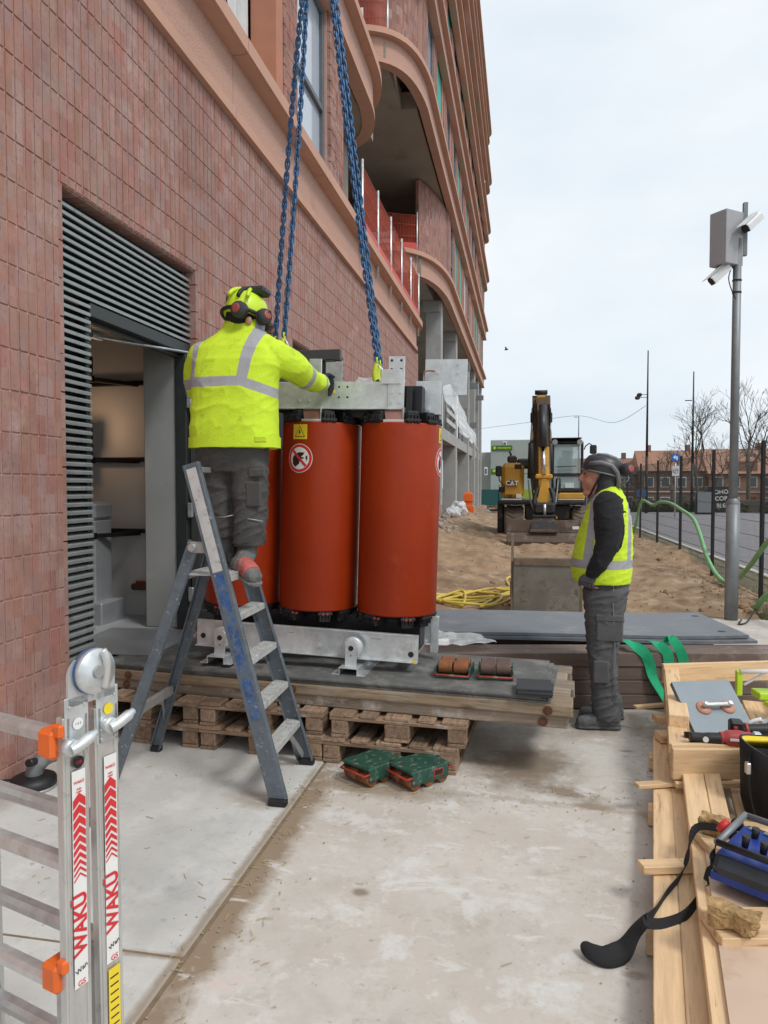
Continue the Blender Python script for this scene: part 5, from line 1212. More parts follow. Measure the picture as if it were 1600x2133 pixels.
def cb_(u0, v0, u1, v1, w, z, th, name, up=(0, 0, 1)): return board(name, T3(u0, v0, z)-co, T3(u1, v1, z)-co, w, th, wn, cr_, up, .003, rough=.0008)
cb_(3.74, .105, 3.866, .445, .028, .245, .15, 'front_board')
cb_(3.775, .10, 3.90, .44, .03, .322, .018, 'front_lip')
cb_(3.70, .12, 3.83, .45, .03, .158, .026, 'front_skid')
cb_(3.80, .118, 5.25, .105, .03, .19, .12, 'side_board')
cb_(4.1, .148, 4.42, .146, .10, .335, .09, 'corner_block'); cb_(3.82, .14, 4.1, .14, .095, .29, .05, 'side_rail'); cb_(4.42, .14, 5.2, .135, .085, .36, .03, 'side_rail')
cb_(5.15, .08, 5.55, .88, .03, .34, .13, 'back_board')
cb_(3.9, .2, 5.1, .2, .14, .16, .02, 'floor_board'); cb_(3.93, .35, 5.15, .35, .14, .16, .02, 'floor_board'); cb_(3.98, .5, 5.2, .5, .14, .16, .02, 'floor_board'); cb_(4.0, .65, 5.3, .65, .14, .16, .02, 'floor_board')
cb_(4.0, .72, 5.4, .78, .03, .2, .12, 'side_board')
# grey cover panel with a suction handle leaning in the crate
c0, c1, c2, c3 = [T3(*q) for q in ((4.2, .24, .25), (4.36, .55, .25), (4.68, .55, .46), (4.47, .205, .46))]
t_ = thing('cover_panel', 'folded grey sheet metal panel with an aluminium grip, lying in the crate', 'panel', c0); ex = (c1-c0); wx = ex.length; ex.normalize(); ey = (c3-c0); wy = ey.length; ey = (ey-ex*ey.dot(ex)).normalized(); ez = ex.cross(ey)
t_.matrix_world = mapT(c0, ex, ey, ez)
pm = mat('panel_grey', (.22, .255, .28), .38, .45, .08, 3)
MB().box((wx/2, wy/2, 0), (wx, wy, .004), 0, .001).build('sheet', pm, t_)
for a, b in (((wx/2, .0, -.012), (wx, .004, .028)), ((wx/2, wy, -.012), (wx, .004, .028)), ((0, wy/2, -.012), (.004, wy, .028)), ((wx, wy/2, -.012), (.004, wy, .028))): MB().box(a, b, 0, .001).build('folded_edge', pm, t_)
for x in (.33, .74): MB().lathe([(.0, .002), (.043, .002), (.04, .008), (.02, .014), (0, .014)], 24, T=Matrix.Translation((wx*x, wy*.48, .001))).build('suction_pad', mat('pad_orange_%d' % int(x*100), (.50, .24, .16), .5, 0, .1, 12), t_)
hm = MB(); hm.bar((wx*.28, wy*.48, .034), (wx*.80, wy*.48, .034), .022, .016, ch=.004); hm.build('grip_bar', C['alu'], t_)
for x in (.33, .74): MB().cyl((wx*x, wy*.48, .012), (wx*x, wy*.48, .05), .011, n=10).build('grip_stud', C['galv'], t_)
# tools at the front of the crate
redm = mat('tool_red', (.36, .045, .04), .45, 0, .15, 14, dirt=((.2, .1, .09), .12, 20))
def tool(name, label, p, rz, parts):
    t = thing(name, label, 'power tool', p, rz)
    for nm, m, mt in parts: m.build(nm, mt, t)
    return t
p = T3(3.86, .19, .315)
tool('angle_grinder', 'red and black angle grinder lying on the crate front edge', p, R(-4), [
    ('body_grip', MB().tube(spline([(0, 0, .03), (.08, .0, .032), (.16, .005, .036)], 5), [.026]*5+[.03]*6, 12), C['dark']),
    ('motor_case', MB().tube(spline([(.14, .005, .036), (.2, .01, .04), (.28, .015, .042)], 5), [.032]*3+[.04]*5+[.034]*3, 12), redm),
    ('maker_mark', MB().box((.21, -.03, .045), (.06, .004, .012)), C['stw']),
    ('power_button', MB().cyl((.07, -.024, .035), (.07, -.03, .035), .014, n=12), C['stw']),
    ('gear_head', MB().box((.31, .02, .04), (.05, .06, .07), 0, .012), C['galv'])])
p = T3(3.95, .17, .305)
tool('multi_tool', 'black and silver rod tool with red cordless head behind the grinder', p, R(-2), [
    ('grip', MB().cyl((0, 0, .02), (.11, .005, .02), .018, n=12), C['dark']), ('rod', MB().cyl((.11, .005, .02), (.24, .01, .022), .013, n=12), C['alu']),
    ('battery', MB().box((.245, .012, .07), (.065, .07, .085), 0, .01), C['dark']), ('battery_latch', MB().box((.235, -.026, .07), (.02, .006, .04), 0, .002), redm),
    ('handle', MB().tube(spline([(.26, .015, .06), (.32, .02, .065), (.4, .03, .07)], 5), [.03]*11, 10), C['dark']),
    ('collar', MB().cyl((.285, .018, .064), (.30, .019, .065), .034, n=12), redm),
    ('head', MB().box((.44, .035, .075), (.09, .06, .07), 0, .015), redm),
    ('base', MB().tube(spline([(.1, -.02, .01), (.2, -.015, .022), (.3, .0, .03)], 4), .02, 8), redm)])
# lime frame saw / level lying over the back
p = T3(4.75, .50, .36); t = thing('lime_trestle', 'lime green folding frame with white tube lying at the crate back', 'tool frame', p, R(8))
MB().box((0, 0, .06), (.035, .03, .15), 0, .004).build('end_bracket', C['limeg'], t); MB().cyl((.0, -.01, .13), (.5, .02, .135), .014, n=10).build('white_tube', C['white'], t)
MB().box((.33, .05, -.02), (.42, .12, .04), 0, .004).build('rail', C['limeg'], t); MB().box((.36, -.02, -.06), (.42, .06, .03), 0, .004).build('rail', C['limeg'], t); MB().bar((.03, 0, .05), (.16, .01, .12), .012, .012).build('brace', C['alu'], t)
MB().lathe([(0, -.05), (.06, -.04), (.085, .0), (.06, .04), (0, .05)], 16, T=Matrix.Translation((.33, .08, .13)) @ Matrix.Rotation(R(80), 4, 'X')).build('red_reel', mat('reel_dark_red', (.22, .04, .035), .6, 0, .2, 14), t)
# white jug and tool bag at the edge
p = T3(4.12, .60, .18); t = thing('white_jug', 'white plastic jug standing between the crate and the tool bag', 'jug', p)
MB().lathe([(0, 0), (.075, 0), (.08, .02), (.08, .16), (.06, .21), (.025, .235), (.025, .26), (0, .26)], 20).build('body', C['white'], t); MB().tube(spline([(-.075, 0, .06), (-.12, 0, .1), (-.12, 0, .19), (-.06, 0, .22)], 5), .012, 8).build('handle', C['white'], t)
p = T3(3.62, .57, .12); t = thing('tool_bag', 'black tool bag with a yellow lined rim beside the crate', 'bag', p, R(5))
rg = []
for z, k in ((0, .92), (.05, 1.0), (.2, 1.02), (.31, 1.05)): rg.append([(.17*k*math.cos(a)*1.0*(1 if abs(math.cos(a)) < .7 else 1), .20*k*math.sin(a), z+(.02*math.cos(a*2) if z > .3 else 0)) for a in [2*PI*i/28 for i in range(28)]])
rg += [[(q[0]*.94, q[1]*.94, q[2]-.002) for q in rg[-1]], [(q[0]*.86, q[1]*.86, .1) for q in rg[-1]]]
MB().loft(rg).build('bag_body', C['blackm'], t)
rim = [[(q[0]*.945, q[1]*.945, q[2]-.004) for q in rg[3]], [(q[0]*.90, q[1]*.90, q[2]-.045) for q in rg[3]], [(q[0]*.89, q[1]*.89, q[2]-.05) for q in rg[3]], [(q[0]*.93, q[1]*.93, q[2]-.003) for q in rg[3]]]
MB().loft(rim, caps=False, closed=True).build('yellow_lining', C['yellow'], t)
MB().tube(spline([(-.17, -.06, .29), (-.19, -.1, .2), (-.18, -.12, .08), (-.15, -.16, .0), (-.1, -.2, -.08)], 5), 0, flat=(.02, .004), up=Vector((0, 1, 0))).build('webbing', C['blackm'], t); MB().box((-.19, -.09, .24), (.018, .03, .05), 0, .003).build('buckle', C['alu'], t)
# rotten wood lumps
def lump(label, p, s, seed, rz):
    bm = bmesh.new(); bmesh.ops.create_cube(bm, size=1); bmesh.ops.subdivide_edges(bm, edges=bm.edges[:], cuts=11, use_grid_fill=True)
    for v in bm.verts:
        q = v.co.copy(); b = 1-.25*mnoise.noise(q*1.3+Vector((seed, 0, 0))); n_ = mnoise.noise(q*3+Vector((0, seed, 0)))*.22+mnoise.noise(q*8+Vector((seed, 3, 0)))*.10
        notch = .35*math.exp(-((q.x-.05*seed+.1)/.16)**2)*max(0, -q.y+.1)
        q = q*b*(1+n_); q.y += notch; q.z -= .25*max(0, q.x)*max(0, -q.y)*1.5
        v.co = Vector((q.x*s[0], q.y*s[1], q.z*s[2]))
    zm = min(v.co.z for v in bm.verts)
    for v in bm.verts: v.co.z -= zm
    me = bpy.data.meshes.new('rotten_wood'); bm.to_mesh(me); bm.free(); me.materials.append(C['rotwood'])
    o = link('rotten_wood', me, None, label, 'wood lump', 'rotten wood lumps'); o.location = p; o.rotation_euler = (0, 0, rz)
lump('smaller crumbly lump of rotten wood by the crate side of the radio control', T3(3.04, .25, .238), (.10, .065, .06), 1, R(-28)); lump('larger crumbly lump of rotten wood below the radio control', T3(2.40, .255, .238), (.12, .07, .06), 2, R(-32))
# crane radio control with its strap
p = T3(2.70, .42, .245); rc = thing('radio_control', 'blue and black crane radio control box with red stop button', 'remote control', p, R(-38))
L1, W1, H1 = .17, .13, .12
m = MB(); prof = [(-W1, .02), (-W1+.03, 0), (W1-.03, 0), (W1, .03), (W1+.005, H1*.75), (W1-.01, H1), (-W1+.02, H1*.8), (-W1-.01, H1*.5)]
m.loft([[(x, y*k, z*k2) for y, z in prof] for x, k, k2 in ((-L1, .9, .9), (-L1+.02, 1, 1), (L1-.02, 1, 1), (L1, .9, .9))], sm=False); m.build('housing', mat('control_grey', (.035, .045, .055), .5, 0, .12, 14), rc)
m = MB(); m.loft([[(x, y*1.02, z) for y, z in ((-W1-.004, .01), (-W1+.04, -.006), (W1-.03, -.006), (W1+.004, .03), (W1+.004, .045), (-W1, .035))] for x in (-L1-.003, L1+.003)], sm=False); blue = mat('control_blue', (.02, .05, .28), .4, 0, .12, 12); m.build('blue_base', blue, rc)
m = MB(); m.box((0, .0, H1*.93), (L1*1.85, W1*1.7, .008), 0, .002, Matrix.Rotation(R(5.5), 4, 'X')); m.build('control_face', blue, rc)
for y in (-.115, .115): m = MB(); m.cyl((-L1*.95, y, H1*.95+y*.1+.03), (L1*.95, y, H1*.95+y*.1+.03), .012, n=10); m.build('guard_bar', C['dark'] if y < 0 else C['poleg'], rc)
for x in (-L1*.95, L1*.95): m = MB(); m.cyl((x, -.115, H1*.92+.02), (x, .115, H1*.98+.04), .012, n=10); m.build('guard_bar', C['poleg'], rc)
for x in (-.1, -.04, .02, .08):
    for y in (-.04, .04): MB().cyl((x, y, H1*.96), (x+.006, y, H1+.035), .011, .014, n=10).build('joystick', C['dark'], rc)
for x in (-.12, -.07, -.02): MB().box((x, .085, H1+.008), (.03, .02, .006), 0, .001).build('legend_plate', C['alu_d'], rc)
m = MB(); m.cyl((-L1-.005, .05, H1*.8), (-L1-.035, .05, H1*.95), .02, n=12); st = m.build('stop_stem', C['dark'], rc); MB().cyl((-L1-.03, .05, H1*.93), (-L1-.052, .05, H1*1.04), .028, .026, n=18).build('stop_button', C['red'], rc)
MB().lathe([(0, -.008), (.022, -.008), (.022, .008), (0, .008)], 14, T=Matrix.Translation((-L1-.02, .115, .11)) @ Matrix.Rotation(R(60), 4, 'X')).build('key_knob', C['dark'], rc)
s1 = T3(2.87, .235, .285); s2 = T3(2.99, .25, .29)
def ss(a): return [Vector(q) for q in a]
K = T3(2.54, .012, .155)
strap('shoulder_strap', ss([s2, T3(3.0, .17, .265), T3(2.9, .13, .15), T3(2.75, .07, .129), T3(2.62, .03, .13), T3(2.56, .008, .135), T3(2.53, .0, .15)]), .028, 'upper black strap of the radio control trailing over the planks', [(0, .3, 1), (.1, .3, 1), (.4, .5, .6), (.3, .6, .6), (.3, .5, .7), (0, .5, .8), (0, .5, .8)], C['blackm'], .003, 'strap', 'straps of the radio control')
strap('shoulder_strap', ss([s1, T3(2.82, .225, .25), T3(2.72, .19, .19), T3(2.62, .13, .14), T3(2.55, .06, .131), T3(2.52, .0, .135)]), .034, 'lower black strap of the radio control, widening over the plank', [(.2, .6, .7), (.3, .7, .5), (.5, .6, .5), (.3, .5, .8), (.2, .6, .6), (0, .6, .6)], C['blackm'], .003, 'strap', 'straps of the radio control')
pd = spline([T3(2.53, -.0, .14), T3(2.54, -.035, .085), T3(2.51, -.075, .03), T3(2.47, -.125, .022), T3(2.475, -.175, .026), T3(2.50, -.205, .03)], 6)
nP = len(pd)
m = MB(); rg = []
for i, c_ in enumerate(pd):
    d_ = (pd[min(i+1, nP-1)]-pd[max(i-1, 0)]).normalized(); s_ = i/(nP-1); w_ = (.014+.022*math.sin(PI*min(1, s_*.9+.12))**.7); w_ *= 1 if i < nP-2 else (.85, .45)[i-nP+2]
    u_ = Vector((.3, .75, .6)).lerp(Vector((.1, .8, .6)), s_); u_ = (u_-d_*u_.dot(d_)).normalized(); b_ = d_.cross(u_); rg.append([c_+u_*w_*math.cos(2*PI*j/16)+b_*(.0135 if i < nP-1 else .008)*math.sin(2*PI*j/16) for j in range(16)])
m.loft(rg).build('shoulder_pad', C['blackm'], None, 'thick black padded end of the shoulder strap resting on the concrete', 'strap pad')
# ------------------------------------------------------------------ wheeled excavator
def EX(zx, zy, Y): return WY(1000+zx/5.714, 800+zy/5.714, Y)
XE = EX(740, 1000, 20).x; ZE = .06
ex_ = thing('wheeled_excavator', 'yellow and black wheeled excavator facing the camera with a wide ditching bucket', 'excavator', (XE, 20, ZE))
eo = Vector((XE, 20, ZE))
yel = mat('excavator_yellow', (.58, .31, .035), .45, .05, .12, 3, dirt=((.36, .22, .08), .14, 5))
blk = mat('excavator_black', (.018, .018, .018), .55, .1, .25, 6, dirt=((.10, .085, .065), .16, 5))
tyre = mat('tyre_muddy', (.15, .12, .095), .9, 0, .2, 9, bump=.4, bscale=18, dirt=((.07, .06, .05), .2, 6))
chrome = mat('chrome_rod', (.7, .7, .72), .15, 1, .05, 5)
cabg = mat('cab_glass', (.34, .46, .46), .05, 0, .05, 2, spec=1.0, alpha=.5)
muds = mat('bucket_brown', (.12, .085, .065), .75, .25, .25, 3, bump=.15, bscale=14, dirt=((.20, .175, .15), .22, 2.5))
def eb_(zx0, zy0, zx1, zy1, Y, d, name, m, ch=.02, par=None):
    a = EX(zx0, zy1, Y); b = EX(zx1, zy0, Y); c = Vector(((a.x+b.x)/2, Y+d/2, (a.z+b.z)/2))-eo
    return MB().box(c, (b.x-a.x, d, b.z-a.z), 0, ch).build(name, m, par or ex_)
def E_(zx, zy, Y): return EX(zx, zy, Y)-eo
hood = eb_(247, 935, 527, 1362, 20.3, 2.4, 'engine_hood', yel, .12)
eb_(412, 955, 498, 1010, 20.28, .03, 'grille', C['stk'], .005, hood); 
lg = eb_(322, 1146, 440, 1216, 20.25, .08, 'brand_plate', C['stk'], .004, hood)
c = E_(381, 1181, 20.24); text_obj('brand_lettering', 'CAT', .17, mapT((c.x, c.y, c.z), (1, 0, 0), (0, 0, 1), (0, -1, 0)), C['stw'], lg, bold=.006)
MB().prism([(-.05, 0), (.05, 0), (0, .045)], .004, mapT((c.x, c.y-.0, c.z-.07), (1, 0, 0), (0, 0, 1), (0, -1, 0))).build('brand_triangle', yel, lg)
eb_(430, 1308, 495, 1355, 20.285, .025, 'number_plate', C['stw'], .004, hood); eb_(330, 1318, 385, 1350, 20.285, .03, 'hood_light', C['rust'], .01, hood)
eb_(252, 1366, 500, 1380, 20.25, .1, 'white_edge', C['stw'], .004)
eb_(325, 850, 440, 940, 21.0, .5, 'exhaust_box', blk, .05); MB().cyl(E_(372, 850, 21.2), E_(352, 800, 21.2), .03, n=8).build('exhaust_pipe', blk, ex_)
eb_(440, 885, 620, 1000, 21.2, 1.2, 'rear_deck', blk, .05)
# cab
cx0, cx1, cy0, cy1 = 848, 1235, 690, 1285; Yc = 20.35
for a, b in ((cx0, cx0+34), (cx1-38, cx1)): eb_(a, cy0, b, cy1, Yc, .09, 'cab_pillar', blk, .02)
for a, b in ((cx0+8, cx0+38), (cx1-38, cx1-8)): eb_(a, cy0+10, b, cy1-10, Yc+1.5, .09, 'cab_pillar', blk, .02)
eb_(cx0, 668, cx1, 716, Yc-.03, 1.68, 'cab_roof', blk, .05); eb_(cx0+10, 634, cx1-20, 650, Yc-.1, 1.7, 'roof_visor', blk, .008); eb_(cx0, 1240, cx1, 1290, Yc, 1.6, 'cab_sill', blk, .03)
eb_(cx0+2, 1060, cx1-2, 1100, Yc+.015, .05, 'window_rail', blk, .01)
eb_(cx0+34, 716, cx1-38, 1060, Yc+.04, .012, 'windscreen', cabg, .002); eb_(cx0+34, 1100, cx1-38, 1240, Yc+.04, .012, 'lower_windscreen', cabg, .002)
MB().bar(E_(893, 985, Yc-.01), E_(1150, 975, Yc-.01), .02, .02).build('wiper', blk, ex_)
for sx_ in (cx0+45, cx1-45): MB().cyl(E_(sx_, 690, Yc-.09), E_(sx_, 690, Yc+.0), .075, n=14).build('work_light', C['alu_d'], ex_)
for sx_ in (cx0+10, cx1-10): eb_(sx_-6, 730, sx_+6, 1235, Yc+.5, .6, 'side_glass', cabg, .002)
st = MB(); st.box(E_(1010, 1000, Yc+1.1), (.42, .16, .62), 0, .08); st.box(E_(1030, 830, Yc+1.1), (.26, .12, .2), 0, .05); st.box(E_(1010, 1130, Yc+.9), (.45, .5, .16), 0, .05); st.build('seat', C['dark'], ex_)
eb_(1010, 1178, 1120, 1235, Yc+.0, .02, 'cab_notice', mat('cab_notice', (.55, .66, .64), .5), .002)
eb_(900, 1120, 965, 1290, Yc-.15, .12, 'grab_rail', blk, .03)
eb_(920, 1295, 1250, 1368, 20.25, 2.0, 'cab_base', yel, .03); eb_(930, 1370, 1245, 1378, 20.24, .1, 'white_edge', C['stw'], .003)
# mirrors
for (x0, y0, x1, y1), stem in (((185, 972, 258, 1100), [(225, 1095), (230, 1150), (290, 1210), (285, 1260)]), ((1308, 722, 1392, 832), [(1330, 725), (1300, 705), (1255, 740), (1240, 780)])):
    o = eb_(x0, y0, x1, y1, 20.2, .07, 'mirror', blk, .03); MB().tube([E_(*q, 20.25) for q in stem], .016, 6).build('mirror_arm', blk, ex_)
eb_(225, 1225, 300, 1285, 20.3, .3, 'step_box', blk, .02)
# undercarriage
eb_(215, 1385, 1250, 1435, 20.1, 2.8, 'chassis', blk, .04); eb_(530, 1430, 1080, 1620, 20.35, .5, 'front_axle', blk, .05)
eb_(205, 1400, 285, 1770, 20.55, .9, 'outrigger', blk, .03)
for x0, x1 in ((292, 520), (1085, 1290)):
    a, b = E_(x0, 1580, 20.6), E_(x1, 1580, 20.6); r = .49; zc_ = r-.02
    for Y2 in (0.15, 2.7):
        m = MB(); yy = Y2+.5; m.lathe([(r*.5, -(b.x-a.x)/2), (r*.93, -(b.x-a.x)/2), (r, -(b.x-a.x)/2+.06), (r, (b.x-a.x)/2-.06), (r*.93, (b.x-a.x)/2), (r*.5, (b.x-a.x)/2)], 32, T=Matrix.Translation(((a.x+b.x)/2, yy, zc_)) @ Matrix.Rotation(R(90), 4, 'Y'))
        w_ = m.build('wheel', tyre, ex_); tm = MB()
        for k in range(22):
            an = 2*PI*k/22
            for s in (-1, 1): tm.box((s*(b.x-a.x)*.23, 0, r+.004), ((b.x-a.x)*.46, .05, .03), 0, .006, Matrix.Translation(((a.x+b.x)/2, yy, zc_)) @ Matrix.Rotation(an+s*.03, 4, 'X') @ Matrix.Rotation(R(28*s), 4, 'Z'))
        tm.build('tread', tyre, w_, kind='stuff')
        MB().lathe([(0, -.1), (.24, -.1), (.26, .1), (0, .1)], 18, T=Matrix.Translation(((a.x+b.x)/2, yy, zc_)) @ Matrix.Rotation(R(90), 4, 'Y')).build('rim', blk, w_)
# boom, stick, cylinders (seen end on)
bw = .17
def limb(P, w, h, name, m): 
    t = MB(); 
    for i in range(len(P)-1): pass
    rg = []
    for i, (p, k) in enumerate(zip(P, h)):
        p = Vector(p); d = (Vector(P[min(i+1, len(P)-1)])-Vector(P[max(i-1, 0)])).normalized(); n = Vector((1, 0, 0)).cross(d).normalized()
        rg.append([p+Vector((sx*w/2, 0, 0))+n*sy*k/2 for sx, sy in ((-1, -1), (1, -1), (1, 1), (-1, 1))])
    return t.loft(rg, sm=False).build(name, m, ex_)
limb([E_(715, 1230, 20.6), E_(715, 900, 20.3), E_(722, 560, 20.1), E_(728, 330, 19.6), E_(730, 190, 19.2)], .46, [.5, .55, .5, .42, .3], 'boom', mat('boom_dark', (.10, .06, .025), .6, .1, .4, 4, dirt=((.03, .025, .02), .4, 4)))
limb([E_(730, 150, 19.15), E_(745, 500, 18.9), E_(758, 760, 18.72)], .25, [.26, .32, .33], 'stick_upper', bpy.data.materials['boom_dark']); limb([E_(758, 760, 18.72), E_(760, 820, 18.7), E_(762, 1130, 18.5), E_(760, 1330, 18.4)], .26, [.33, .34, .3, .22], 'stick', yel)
MB().cyl(E_(728, 100, 19.25)-Vector((.16, 0, 0)), E_(728, 100, 19.25)+Vector((.16, 0, 0)), .06, n=12).build('boom_pin', blk, ex_)
MB().box(E_(728, 185, 19.1), (.25, .2, .22), 0, .03).build('stick_head', yel, ex_)
MB().cyl(E_(745, 250, 18.75), E_(752, 750, 18.5), .09, n=14).build('cylinder_barrel', mat('barrel_grey', (.045, .048, .055), .4, .3, .1, 6), ex_); MB().cyl(E_(752, 745, 18.5), E_(764, 1075, 18.3), .045, n=12).build('cylinder_rod', chrome, ex_)
for s, x0 in ((-1, 640), (1, 820)):
    MB().cyl(E_(x0-12*(s < 0)+12*(s > 0), 450, 19.3), E_(x0-28*(s < 0)+14*(s > 0), 720, 19.6), .045, n=10).build('boom_cylinder_rod', chrome, ex_); MB().cyl(E_(x0-30*(s < 0)+14*(s > 0), 700, 19.6), E_(x0-45*(s < 0)+18*(s > 0), 1120, 19.8), .075, n=12).build('boom_cylinder', blk, ex_)
    MB().box(E_(x0-20*(s < 0)+20*(s > 0), 400, 19.3), (.09, .12, .26), 0, .02).build('cylinder_bracket', blk, ex_)
    MB().tube(spline([E_(x0, 260, 19.1), E_(x0-20*(s < 0)+20*(s > 0), 330, 19.0), E_(x0+5, 620, 19.0), E_(x0+12, 900, 18.9), E_(x0+10, 1180, 18.5), E_(x0+ (80 if s < 0 else -10), 1420, 18.2)], 6), .02, 6).build('hydraulic_hose', blk, ex_)
    MB().tube(spline([E_(x0+20*-s, 240, 19.0), E_(x0+8*-s, 500, 18.9), E_(x0+25*-s, 760, 18.8), E_(x0+15*-s, 1050, 18.6)], 6), .017, 6).build('hydraulic_hose', blk, ex_)
    MB().tube(spline([E_(610 if s < 0 else 870, 1130, 18.9), E_(630 if s < 0 else 880, 1300, 18.5), E_(650 if s < 0 else 890, 1440, 18.3), E_(700 if s < 0 else 830, 1520, 18.2)], 6), .022, 6).build('hydraulic_hose', blk, ex_)
    MB().tube(spline([E_(575 if s < 0 else 930, 1140, 19.2), E_(600 if s < 0 else 905, 1380, 18.6), E_(640 if s < 0 else 870, 1500, 18.3)], 6), .02, 6).build('hydraulic_hose', C['poleg'], ex_)
m = MB(); m.box(E_(760, 1100, 18.4), (.42, .2, .12), 0, .03); m.build('link_clamp', yel, ex_)
m = MB(); m.prism([(-.05, -.02), (.05, -.02), (.16, -.55), (.14, -.7), (-.14, -.7), (-.16, -.55)], .14, mapT(E_(762, 1120, 18.3), (1, 0, 0), (0, 0, 1), (0, -1, 0))); m.build('stick_end', yel, ex_)
for s in (-1, 1): 
    MB().tube(spline([E_(762+s*75, 1240, 18.2), E_(762+s*115, 1380, 18.1), E_(762+s*95, 1530, 18.0)], 5), [.05]*11, 8).build('bucket_link', blk, ex_)
m = MB(); m.box(E_(762, 1480, 18.15), (.5, .4, .3), 0, .06); m.box(E_(762, 1575, 18.1), (.58, .4, .08), 0, .02); m.build('quick_coupler', blk, ex_); eb_(655, 1570, 920, 1610, 17.95, .3, 'coupler_plate', yel, .02)
m = MB(); m.cyl(E_(770, 1430, 17.95), E_(770, 1560, 17.95), .035, n=10); m.build('coupler_pin', C['galv'], ex_)
# wide bucket
b0, b1 = E_(322, 1615, 17.75), E_(1185, 1990, 17.75); wz = b0.z-b1.z
prof = [(0, wz), (-.02, wz*.62), (-.12, wz*.5), (-.20, wz*.3), (-.16, wz*.08), (.02, 0), (.4, .02), (.5, .1), (.1, .12), (-.02, .16), (-.1, .32), (-.04, wz*.52), (.06, wz*.64), (.07, wz)]
m = MB(); m.loft([[(x, b0.y+y, b1.z+z) for y, z in prof] for x in (b0.x, b1.x)], sm=False); m.build('bucket_shell', muds, ex_)
for x in (b0.x, b1.x): MB().prism([(0, wz), (-.02, wz*.62), (-.12, wz*.5), (-.20, wz*.3), (-.16, wz*.08), (.02, 0), (.5, .05), (.35, wz)], .025, mapT((x-.0125, b0.y, b1.z), (0, 1, 0), (0, 0, 1), (1, 0, 0))).build('bucket_side', muds, ex_)
MB().box(((b0.x+b1.x)/2, b0.y-.035, b1.z+wz*.63), (b1.x-b0.x-.02, .03, .025)).build('bucket_rib', muds, ex_)
c = (E_(595, 1620, 17.7)+E_(910, 1760, 17.7))/2; m = MB(); m.add([E_(625, 1600, 17.78), E_(880, 1600, 17.78), E_(925, 1760, 17.62), E_(600, 1760, 17.62), E_(625, 1600, 17.9), E_(880, 1600, 17.9), E_(925, 1760, 17.9), E_(600, 1760, 17.9)], [(0, 1, 2, 3), (4, 7, 6, 5), (0, 4, 5, 1), (3, 2, 6, 7), (1, 5, 6, 2), (0, 3, 7, 4)]); m.build('bucket_hanger', blk, ex_)
eb_(590, 1735, 935, 1765, 17.58, .06, 'hanger_bar', muds, .01); eb_(1100, 1695, 1180, 1730, 17.72, .02, 'bucket_mark', C['stw'], .002)

# ------------------------------------------------------------------ things along the columns
def bag(label, p, s, m, seed, name='sack', cat='sack', group='sacks and rubble by the columns'):
    bm = bmesh.new(); bmesh.ops.create_icosphere(bm, subdivisions=4, radius=1)
    for v in bm.verts:
        q = v.co.copy(); n_ = mnoise.noise(q*1.5+Vector((seed, 0, 0)))*.3+mnoise.noise(q*4+Vector((0, seed, 0)))*.13; q *= 1+n_; v.co = Vector((q.x*s[0], q.y*s[1], max(q.z, -.5)*s[2]+.5*s[2]))
    me = bpy.data.meshes.new(name); bm.to_mesh(me); bm.free(); me.materials.append(m)
    for f in me.polygons: f.use_smooth = True
    o = link(name, me, None, label, cat, group); o.location = p
bagm = mat('sack_white', (.55, .56, .58), .6, 0, .12, 5, bump=.3, bscale=10, dirt=((.3, .3, .32), .2, 3))
for i, (px, py, s, lb) in enumerate(((945, 1085, .28, 'white plastic sack slumped against the second concrete column'), (938, 1108, .18, 'small grey plastic sack by the foot of the brick plinth'), (955, 1070, .35, 'tall white plastic sack between the columns'), (935, 1125, .15, 'crumpled bluish plastic bag on the sand by the plinth'))):
    d = WX(px, py, -2.35-.1*(i == 2)); bag(lb, (d.x, d.y, sand_h(d.x, d.y)-.02), (s, s*1.2, s*.95), bagm, i*3.1)
for i in range(2):
    t = thing('traffic_barrier', ('orange plastic barrier block on the sand by the third column', 'orange plastic barrier block stacked upright on the other'), 'barrier') if False else None
ob = thing('traffic_barrier', 'orange plastic site barrier standing by the last columns', 'barrier', (-2.5, 33.5, sand_h(-2.5, 33.5)))
MB().loft([[(x*k, y*k, z) for x, y in ((-.25, -.2), (.25, -.2), (.25, .2), (-.25, .2))] for z, k in ((0, 1.1), (.3, 1.0), (.34, .75), (.5, .72), (.54, .95), (.85, .8), (.95, .5))], sm=False).build('barrier_body', C['orange_pl'], ob)
MB().box((0, -.2, .2), (.3, .05, .1), 0, .01).build('barrier_foot', C['orange_pl'], ob)
for i, (x, y) in enumerate(((-1.6, 36), (-1.2, 40), (-.6, 44))): 
    t = thing('pipe_pile', ('heap of orange and green pipe pieces near the barrier', 'low heap of grey pipe pieces further along the yard', 'heap of green tubes before the cabins')[i], 'pipe pile', (x, y, sand_h(x, y)))
    for k in range(7): MB().cyl((random.uniform(-.5, .5), random.uniform(-.2, .2), .06+.05*k), (random.uniform(-.5, .5)+.6, random.uniform(-.2, .3), .06+.05*k+random.uniform(-.05, .1)), .06, n=8).build('pipe', [C['orange_pl'], C['whited'], C['green_m']][(k+i) % 3], t)
rb = MB(); rr = random.Random(11)
for i in range(160):
    y = rr.uniform(16.5, 30); x = rr.gauss(-2.35, .25); r = rr.uniform(.03, .09); rb.box((0, 0, 0), (r*2, r*1.7, r*1.3), 0, r*.4, Matrix.Translation((x, y, sand_h(x, y)+r*.3)) @ Euler((rr.random()*6, rr.random()*6, rr.random()*6)).to_matrix().to_4x4())
rb.build('rubble', C['gravel'], None, 'grey rubble along the foot of the columns', None, None, 'stuff')

